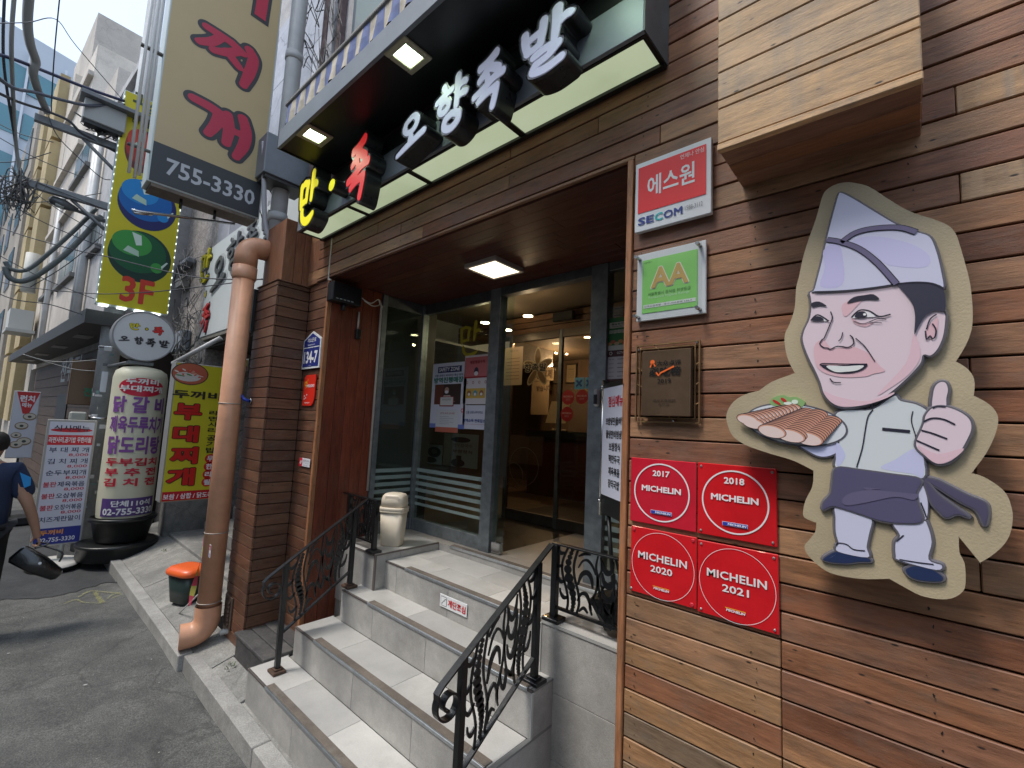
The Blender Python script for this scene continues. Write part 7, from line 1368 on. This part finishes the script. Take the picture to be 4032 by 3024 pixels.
for c_ in range(10): y_ = .68-c_*1.75; xx = -44+(1.2-y_)*(-2/27.2); MB().box(xx, xx+.35, y_-.06, y_+.06, 2, 25.4+(1.2-y_)*.19).obj('fin', plain((.6, .63, .68), .5), tw)
# opposite side of the alley (behind the photographer, closes the street and shows in the glass)
opb = thing('opposite_building', 'plain grey building across the alley behind the viewer', 'building', (-4, -4.5, 0)); MB().box(-16, 9, -12, -4.6, 0, 6.5).obj('wall', stone((.25, .24, .23), (.38, .37, .35), 2, .1, .8, .2, 20), opb)
for k in range(8):
    for j in range(2): MB().box(-14+k*2.9, -12.2+k*2.9, -4.598, -4.56, 1.0+j*2.8, 2.6+j*2.8).obj('window', plain((.05, .06, .07), .1), opb)
# ---- cables
CB = plain((.05, .055, .065), .6); CBG = plain((.28, .28, .27), .6); n_c = 0
def cable(label, pts, r_=.012, mt=None, sag=6):
    P_ = [at(a, b, X=x) for a, b, x in pts]; t = MB().tube(smooth([tuple(p) for p in P_], sag, False), r_, 6).obj('cable', mt or CB); t['label'] = label; t['category'] = 'cable'; t['group'] = 'overhead cables'; return t
cable('thickest kinked dark cable coming down from the top left corner', [(118, -60, -7.2), (108, 80, -7.5), (118, 170, -7.7), (140, 240, -7.9), (130, 285, -8.0), (150, 360, -8.3), (185, 440, -8.8)], .045, CBG)
cable('thin vertical cable left of the thickest one', [(20, -60, -7.3), (12, 150, -7.6), (20, 300, -7.9), (60, 560, -8.6), (75, 690, -8.8)], .014)
cable('pair of grey cables dropping to the lower cross arm', [(60, -60, -7.2), (45, 150, -7.5), (50, 350, -8.), (62, 560, -8.6), (80, 700, -8.8)], .02, CBG)
cable('thin dark wire running straight down between the thick cables', [(238, -40, -6.5), (215, 200, -7.2), (203, 400, -8.), (203, 440, -8.4)], .006)
cable('blue black cable sloping across to the yellow sign top', [(-40, 205, -7.5), (60, 235, -7.8), (200, 290, -8.2), (350, 350, -8.5), (490, 398, -8.6)], .022, plain((.03, .035, .09), .5))
cable('second sloping cable below the blue black one', [(-40, 280, -7.5), (50, 345, -7.8), (130, 362, -8.1), (250, 395, -8.4), (350, 415, -8.5), (490, 412, -8.6)], .022, plain((.09, .1, .13), .5))
cable('black twisted cable bundle along the upper cross arm', [(-40, 350, -7.8), (70, 400, -8.2), (190, 440, -8.7), (270, 475, -8.75), (330, 530, -8.75), (460, 600, -8.8)], .018)
cable('fine wire falling from the sky to the yellow sign', [(-40, 92, -6.5), (110, 88, -7), (220, 76, -7.4), (300, 180, -7.8), (480, 390, -8.5)], .005)
cable('fine wire from the upper cross arm down to the sign edge', [(190, 455, -8.7), (230, 540, -8.7), (330, 640, -8.7), (400, 700, -8.7), (435, 708, -8.65)], .006)
cable('upper line of the pair above the lower cross arm', [(75, 690, -8.8), (150, 720, -8.75), (300, 780, -8.7), (430, 830, -8.65)], .007)
cable('long slack grey cable curving in front of the pale building', [(20, 1030, -9.3), (45, 1060, -9.3), (110, 1060, -9.3), (200, 990, -9.2), (300, 900, -9.1), (380, 820, -9.)], .03, plain((.13, .15, .15), .6))
cable('lower slack grey cable parallel to the long one', [(20, 1050, -9.3), (40, 1095, -9.3), (100, 1105, -9.3), (190, 1055, -9.2), (290, 970, -9.1), (400, 850, -9.)], .035, plain((.13, .15, .15), .6))
cable('thin wire crossing the alley below the 3F sign', [(-40, 880, -9.2), (100, 930, -8.9), (300, 985, -8.5), (420, 1010, -8.2), (620, 1060, -7.2), (800, 1095, -6.2), (1065, 1100, -5.2)], .007)
cable('wire crossing over the red 3F lettering', [(-40, 1100, -9.2), (100, 1130, -8.9), (350, 1155, -8.3), (500, 1155, -7.5), (700, 1140, -6.5), (1060, 1095, -5.2)], .006)
cable('dark wire drooping behind the oval sign', [(-40, 1140, -9.3), (60, 1180, -9.2), (200, 1200, -9.1), (350, 1245, -9.), (480, 1262, -8.8)], .007)
cable('white wire swagging to the utility pole', [(90, 1395, -9.6), (180, 1420, -9.5), (270, 1425, -9.3), (400, 1415, -9.1)], .007, CBG)
cable('second white wire swagging just below it', [(100, 1400, -9.6), (200, 1430, -9.5), (300, 1455, -9.3), (400, 1462, -9.1)], .006, CBG)
cable('thin black wire dropping along the salmon pipe elbow', [(1110, 970, -5.), (1075, 1020, -4.9), (1065, 1090, -4.8), (1060, 1110, -4.8)], .008, BLACK)
for k, (pts) in enumerate((((1010, 790), (1030, 850), (1040, 900)), ((1100, 800), (1108, 860), (1122, 900)), ((1040, 720), (1075, 770), (1100, 830), (1115, 880)))): cable(('short black wire under the tan sign', 'black wire curling beside the white downpipe', 'longest loose wire beside the white downpipe')[k], [(a, b, -5.1) for a, b in pts], .006, BLACK)
for k, (a_, b_, c_, d_) in enumerate(((-40, 470, 210, 560), (-40, 520, 330, 700), (-40, 760, 420, 980), (-40, 800, 400, 760), (-40, 985, 380, 1180), (60, 700, 410, 930), (-40, 640, 200, 600), (120, 1130, 400, 930))):
    cable('fine wire across the far facades, %s' % ('highest one at the left edge', 'second from the top', 'long one ending beside the green ball', 'rising towards the lower cross arm', 'lowest one', 'leaving the lower cross arm', 'short one near the coil of wires', 'rising beside the pale windows')[k], [(a_, b_, -9.3), ((a_+c_)/2, (b_+d_)/2+14, -9.1), (c_, d_, -8.9)], .006)
# white diagonal pipe and wall boxes over the yellow menu sign
t = thing('white_diagonal_pipe', 'white pipe slanting up from the yellow menu sign to the white wall sign', 'pipe', (-6.8, 1.8, 2.8)); MB().tube([at(680, 1432, X=-6.9), at(870, 1330, X=-6.5)], .028, 10).obj('pipe', WPIPE, t)
for i, (x0, y0, x1, y1, c_) in enumerate(((700, 1015, 765, 1080, (.24, .27, .32)), (712, 1090, 742, 1145, (.3, .31, .31)), (690, 1300, 745, 1395, (.26, .3, .36)))):
    a, b = at(x0, y1, Y=1.96), at(x1, y0, Y=1.96); t = thing('meter_box', 'grey blue wall box in the cable jumble, %s' % ('topmost', 'small one in the middle', 'lowest one')[i], 'box', tuple(a), 'wall boxes'); MB().box(a.x, b.x, 1.87, 1.99, a.z, b.z, .01).obj('case', plain(c_, .5), t); MB().box(a.x+.01, b.x-.01, 1.862, 1.8695, a.z+.01, b.z-.01, .004).obj('cover', plain([v*1.15 for v in c_], .5), t)
rd.seed(9); tg = MB()
for k in range(46):
    x_, y_ = rd.uniform(690, 790), rd.uniform(1000, 1420); pp = [at(x_+rd.uniform(-30, 30), y_+rd.uniform(-60, 60), Y=rd.uniform(1.8, 1.93)) for q in range(4)]; tg.tube(smooth([tuple(p) for p in pp], 5, False), rd.choice((.004, .006, .01)), 5)
for k in range(26):
    x_, y_ = rd.uniform(1190, 1330), rd.uniform(0, 260); pp = [at(x_+rd.uniform(-40, 40), y_+rd.uniform(-80, 80), Y=rd.uniform(1.66, 1.76)) for q in range(4)]; tg.tube(smooth([tuple(p) for p in pp], 5, False), rd.choice((.003, .005)), 5)
for k in range(30):
    c_ = at(60, 760, X=-8.75); pp = [c_+Vector((rd.uniform(-.1, .1), rd.gauss(0, .1), rd.gauss(0, .18))) for q in range(4)]; tg.tube(smooth([tuple(p) for p in pp], 5, False), rd.choice((.004, .006, .009)), 5)
for k in range(40):
    c_ = at(440, 500, X=-8.7); pp = [c_+Vector((rd.uniform(-.1, .1), rd.gauss(0, .14), rd.gauss(0, .1))) for q in range(4)]; tg.tube(smooth([tuple(p) for p in pp], 5, False), rd.choice((.006, .01, .016)), 5)
o = tg.obj('cable_tangle', plain((.1, .1, .1), .6)); o['kind'] = 'stuff'; tag(o, 'tangled thin wires and cable coils hanging on walls and pole', 'wires')
# ================================================================== the passer-by
def skin(name, verts, edges, radii, mt, parent=None, sub=2, root=0, flat=1.):
    me = bpy.data.meshes.new(name); me.from_pydata([tuple(v) for v in verts], edges, []); o = bpy.data.objects.new(name, me)
    m1 = o.modifiers.new('skin', 'SKIN'); sv = me.skin_vertices[0].data
    for i, r_ in enumerate(radii): sv[i].radius = r_ if isinstance(r_, tuple) else (r_, r_)
    sv[root].use_root = True; m2 = o.modifiers.new('sub', 'SUBSURF'); m2.levels = sub; m2.render_levels = sub
    m3 = evaluated(o)
    if flat != 1.:
        cx_ = verts[0][0]
        for v in m3.vertices: v.co.x = cx_+(v.co.x-cx_)*flat
    o.modifiers.clear(); o.data = m3; COL.objects.link(o)
    for a in mt if isinstance(mt, list) else [mt]: m3.materials.append(a)
    for p in m3.polygons: p.use_smooth = True
    if parent: hang(o, parent)
    return o
SKN = plain((.42, .24, .16), .5, 0, .05, 80, .08, 10); NVY = plain((.018, .03, .075), .85, 0, .4, 90, .25, 6); BLK = plain((.008, .008, .01), .8, 0, .3, 60, .2, 8); HAIR = plain((.01, .009, .008), .6, 0, .6, 250, .3, 40)
pr = thing('person', 'person seen from behind in a navy short sleeved polo carrying a black bag', 'person', (-6.15, .02, 0))
ox, oy = -6.12, -.02; V3 = lambda x, y, z: Vector((ox+x, oy+y, z))
# body: pelvis root, spine, neck, head, arms, legs (walking away, towards -X)
bv = [V3(0, 0, .95), V3(0, 0, 1.12), V3(-.01, 0, 1.3), V3(-.01, 0, 1.42), V3(-.02, .01, 1.51), V3(-.04, .02, 1.58), V3(-.045, .025, 1.66), V3(-.04, .025, 1.72),
      V3(.0, .17, 1.41), V3(.02, .25, 1.2), V3(.03, .29, 1.1), V3(-.01, .34, .95), V3(-.04, .37, .83), V3(-.05, .385, .77),
      V3(.0, -.17, 1.41), V3(.03, -.22, 1.15), V3(.0, -.25, .95), V3(-.03, -.25, .82),
      V3(0, .09, .9), V3(-.06, .1, .5), V3(.0, .1, .1), V3(0, -.09, .9), V3(.05, -.1, .5), V3(.22, -.1, .15), V3(-.1, .1, .045), V3(.16, -.1, .06)]
be = [(0, 1), (1, 2), (2, 3), (3, 4), (4, 5), (5, 6), (6, 7), (3, 8), (8, 9), (9, 10), (10, 11), (11, 12), (12, 13), (3, 14), (14, 15), (15, 16), (16, 17), (0, 18), (18, 19), (19, 20), (0, 21), (21, 22), (22, 23), (20, 24), (23, 25)]
brr = [.13, .12, .13, .1, .055, .075, .09, .06, .062, .055, .045, .04, .03, .03, .062, .05, .04, .03, .085, .06, .045, .085, .06, .045, .04, .04]
skin('body', bv, be, brr, SKN, pr)
sv_ = [V3(0, 0, .86), V3(0, 0, .95), V3(0, 0, 1.12), V3(-.01, 0, 1.3), V3(-.01, 0, 1.42), V3(-.015, .005, 1.475), V3(.0, .17, 1.415), V3(.015, .235, 1.27), V3(.022, .265, 1.15), V3(.0, -.17, 1.41), V3(.02, -.2, 1.25), V3(.03, -.225, 1.12)]
skin('polo_shirt', sv_, [(0, 1), (1, 2), (2, 3), (3, 4), (4, 5), (4, 6), (6, 7), (7, 8), (4, 9), (9, 10), (10, 11)], [.19, .195, .2, .205, .15, .08, .095, .09, .088, .095, .09, .088], NVY, pr, flat=.68)
skin('trousers', [V3(0, 0, .93), V3(0, .09, .86), V3(-.06, .1, .5), V3(.0, .1, .1), V3(0, -.09, .86), V3(.05, -.1, .5), V3(.22, -.1, .17)], [(0, 1), (1, 2), (2, 3), (0, 4), (4, 5), (5, 6)], [.17, .13, .1, .085, .13, .1, .085], BLK, pr, flat=.85)
for q_, z_ in ((V3(0, .1, 0), .0), (V3(.2, -.1, .03), .03)):
    m_ = MB()
    for x_, w_, h_ in ((.07, .02, .03), (.06, .04, .075), (.0, .045, .09), (-.08, .05, .07), (-.16, .048, .045), (-.2, .025, .03)): m_.v += [tuple(q_+Vector((x_, w_*math.cos(a), max(0, h_*.5+h_*.5*math.sin(a))))) for a in [2*math.pi*j/12 for j in range(12)]]
    for i in range(5):
        for j in range(12): m_.f.append((i*12+j, i*12+(j+1) % 12, (i+1)*12+(j+1) % 12, (i+1)*12+j)); m_.mi.append(0); m_.sm.append(True)
    m_.f += [tuple(range(12)), tuple(range(71, 59, -1))]; m_.mi += [0, 0]; m_.sm += [True]*2; m_.obj('shoe', plain((.012, .012, .013), .35), pr)
MB().tube([V3(-.015, .0, 1.47)+Vector((.065*math.cos(a), .07*math.sin(a), .02*math.cos(a))) for a in [2*math.pi*i/16 for i in range(16)]], .014, 6, closed=True).obj('collar', plain((.02, .03, .07), .8), pr)
MB().tube([V3(-.015, .0, 1.487)+Vector((.066*math.cos(a), .071*math.sin(a), .02*math.cos(a))) for a in [2*math.pi*i/16 for i in range(16)]], .004, 5, closed=True).obj('collar_stripe', plain((.7, .72, .78), .8), pr)
q = V3(.075, .235, 1.33); MB().add([q+Vector((.0, -.03, .07)), q+Vector((-.02, .045, .02)), q+Vector((-.0, .05, -.05)), q+Vector((.02, .01, -.07))], [(0, 1, 2, 3), (3, 2, 1, 0)]).obj('sleeve_patch', plain((.02, .25, .6), .7), pr)
hm = MB(); hm.lathe([(.001, .098), (.05, .09), (.08, .065), (.096, .02), (.097, -.02), (.085, -.06), (.05, -.085)], tuple(V3(-.035, .025, 1.665)), 24); hm.obj('hair', HAIR, pr)
for sy in (-1, 1): MB().lathe([(.001, -.012), (.02, -.008), (.024, 0), (.015, .012)], tuple(V3(-.055, .025+sy*.093, 1.64)), 12, sx=.8, sy=.45).obj('ear', SKN, pr)
hd = V3(-.05, .385, .77)
for k in range(4): b_ = hd+Vector((-.035+.022*k, .0, -.01)); skin('finger', [b_+Vector((0, 0, .02)), b_+Vector((.0, .016, -.02)), b_+Vector((0, .012, -.048-.004*(k in (1, 2)))), b_+Vector((0, -.012, -.058)), b_+Vector((0, -.028, -.045))], [(0, 1), (1, 2), (2, 3), (3, 4)], [.011, .0095, .0088, .0082, .007], SKN, pr, 1)
skin('thumb', [hd+Vector((-.035, -.01, .01)), hd+Vector((-.05, -.028, -.015)), hd+Vector((-.035, -.04, -.04))], [(0, 1), (1, 2)], [.013, .011, .009], SKN, pr, 1)
MB().tube([V3(.12, -.17, .93), V3(.16, 0, .93), V3(.13, .16, .93)], .02, 6).obj('belt', BLK, pr)
bgt = thing('black_bag', 'black glossy handbag swinging from the hand of the walking person', 'bag', tuple(hd+Vector((0, 0, -.2))))
LEA = plain((.008, .009, .01), .22, 0, .5, 60, .2, 12, .6, .4); c0 = at(148, 2222, X=-6.1)
u_ = Vector((.1, .74, -.62)).normalized(); v_ = Vector((-.05, .6, .75)).normalized(); v_ = (v_-u_*v_.dot(u_)).normalized(); n2 = u_.cross(v_)
m_ = MB(); sec = []
for tt, sw_, sh in ((-.5, .55, .6), (-.44, .9, .95), (0, 1.1, 1.05), (.44, .8, .8), (.5, .5, .5)):
    for j in range(16):
        a = 2*math.pi*j/16; cx_, sx_ = math.cos(a), math.sin(a); m_.v.append(tuple(c0+u_*tt*.4+v_*math.copysign(abs(sx_)**.5, sx_)*(.08+.012*math.sin(tt*9))*sh+n2*math.copysign(abs(cx_)**.6, cx_)*.055*sw_))
for i in range(4):
    for j in range(16): m_.f.append((i*16+j, i*16+(j+1) % 16, (i+1)*16+(j+1) % 16, (i+1)*16+j)); m_.mi.append(0); m_.sm.append(True)
m_.f += [tuple(range(16))[::-1], tuple(range(64, 80))]; m_.mi += [0, 0]; m_.sm += [True]*2; m_.obj('bag_body', LEA, bgt)
MB().tube(smooth([c0+u_*-.12+v_*.09, c0+u_*-.07+v_*.17, hd+Vector((0, -.005, -.045)), c0+u_*.06+v_*.16, c0+u_*.11+v_*.09], 5, False), .008, 6).obj('handle', LEA, bgt); MB().tube([c0+n2*.06+v_*.02, c0+n2*.066+v_*.02], .012, 8).obj('clasp', STEEL, bgt)

bpy.data.scenes.remove(_SCT)
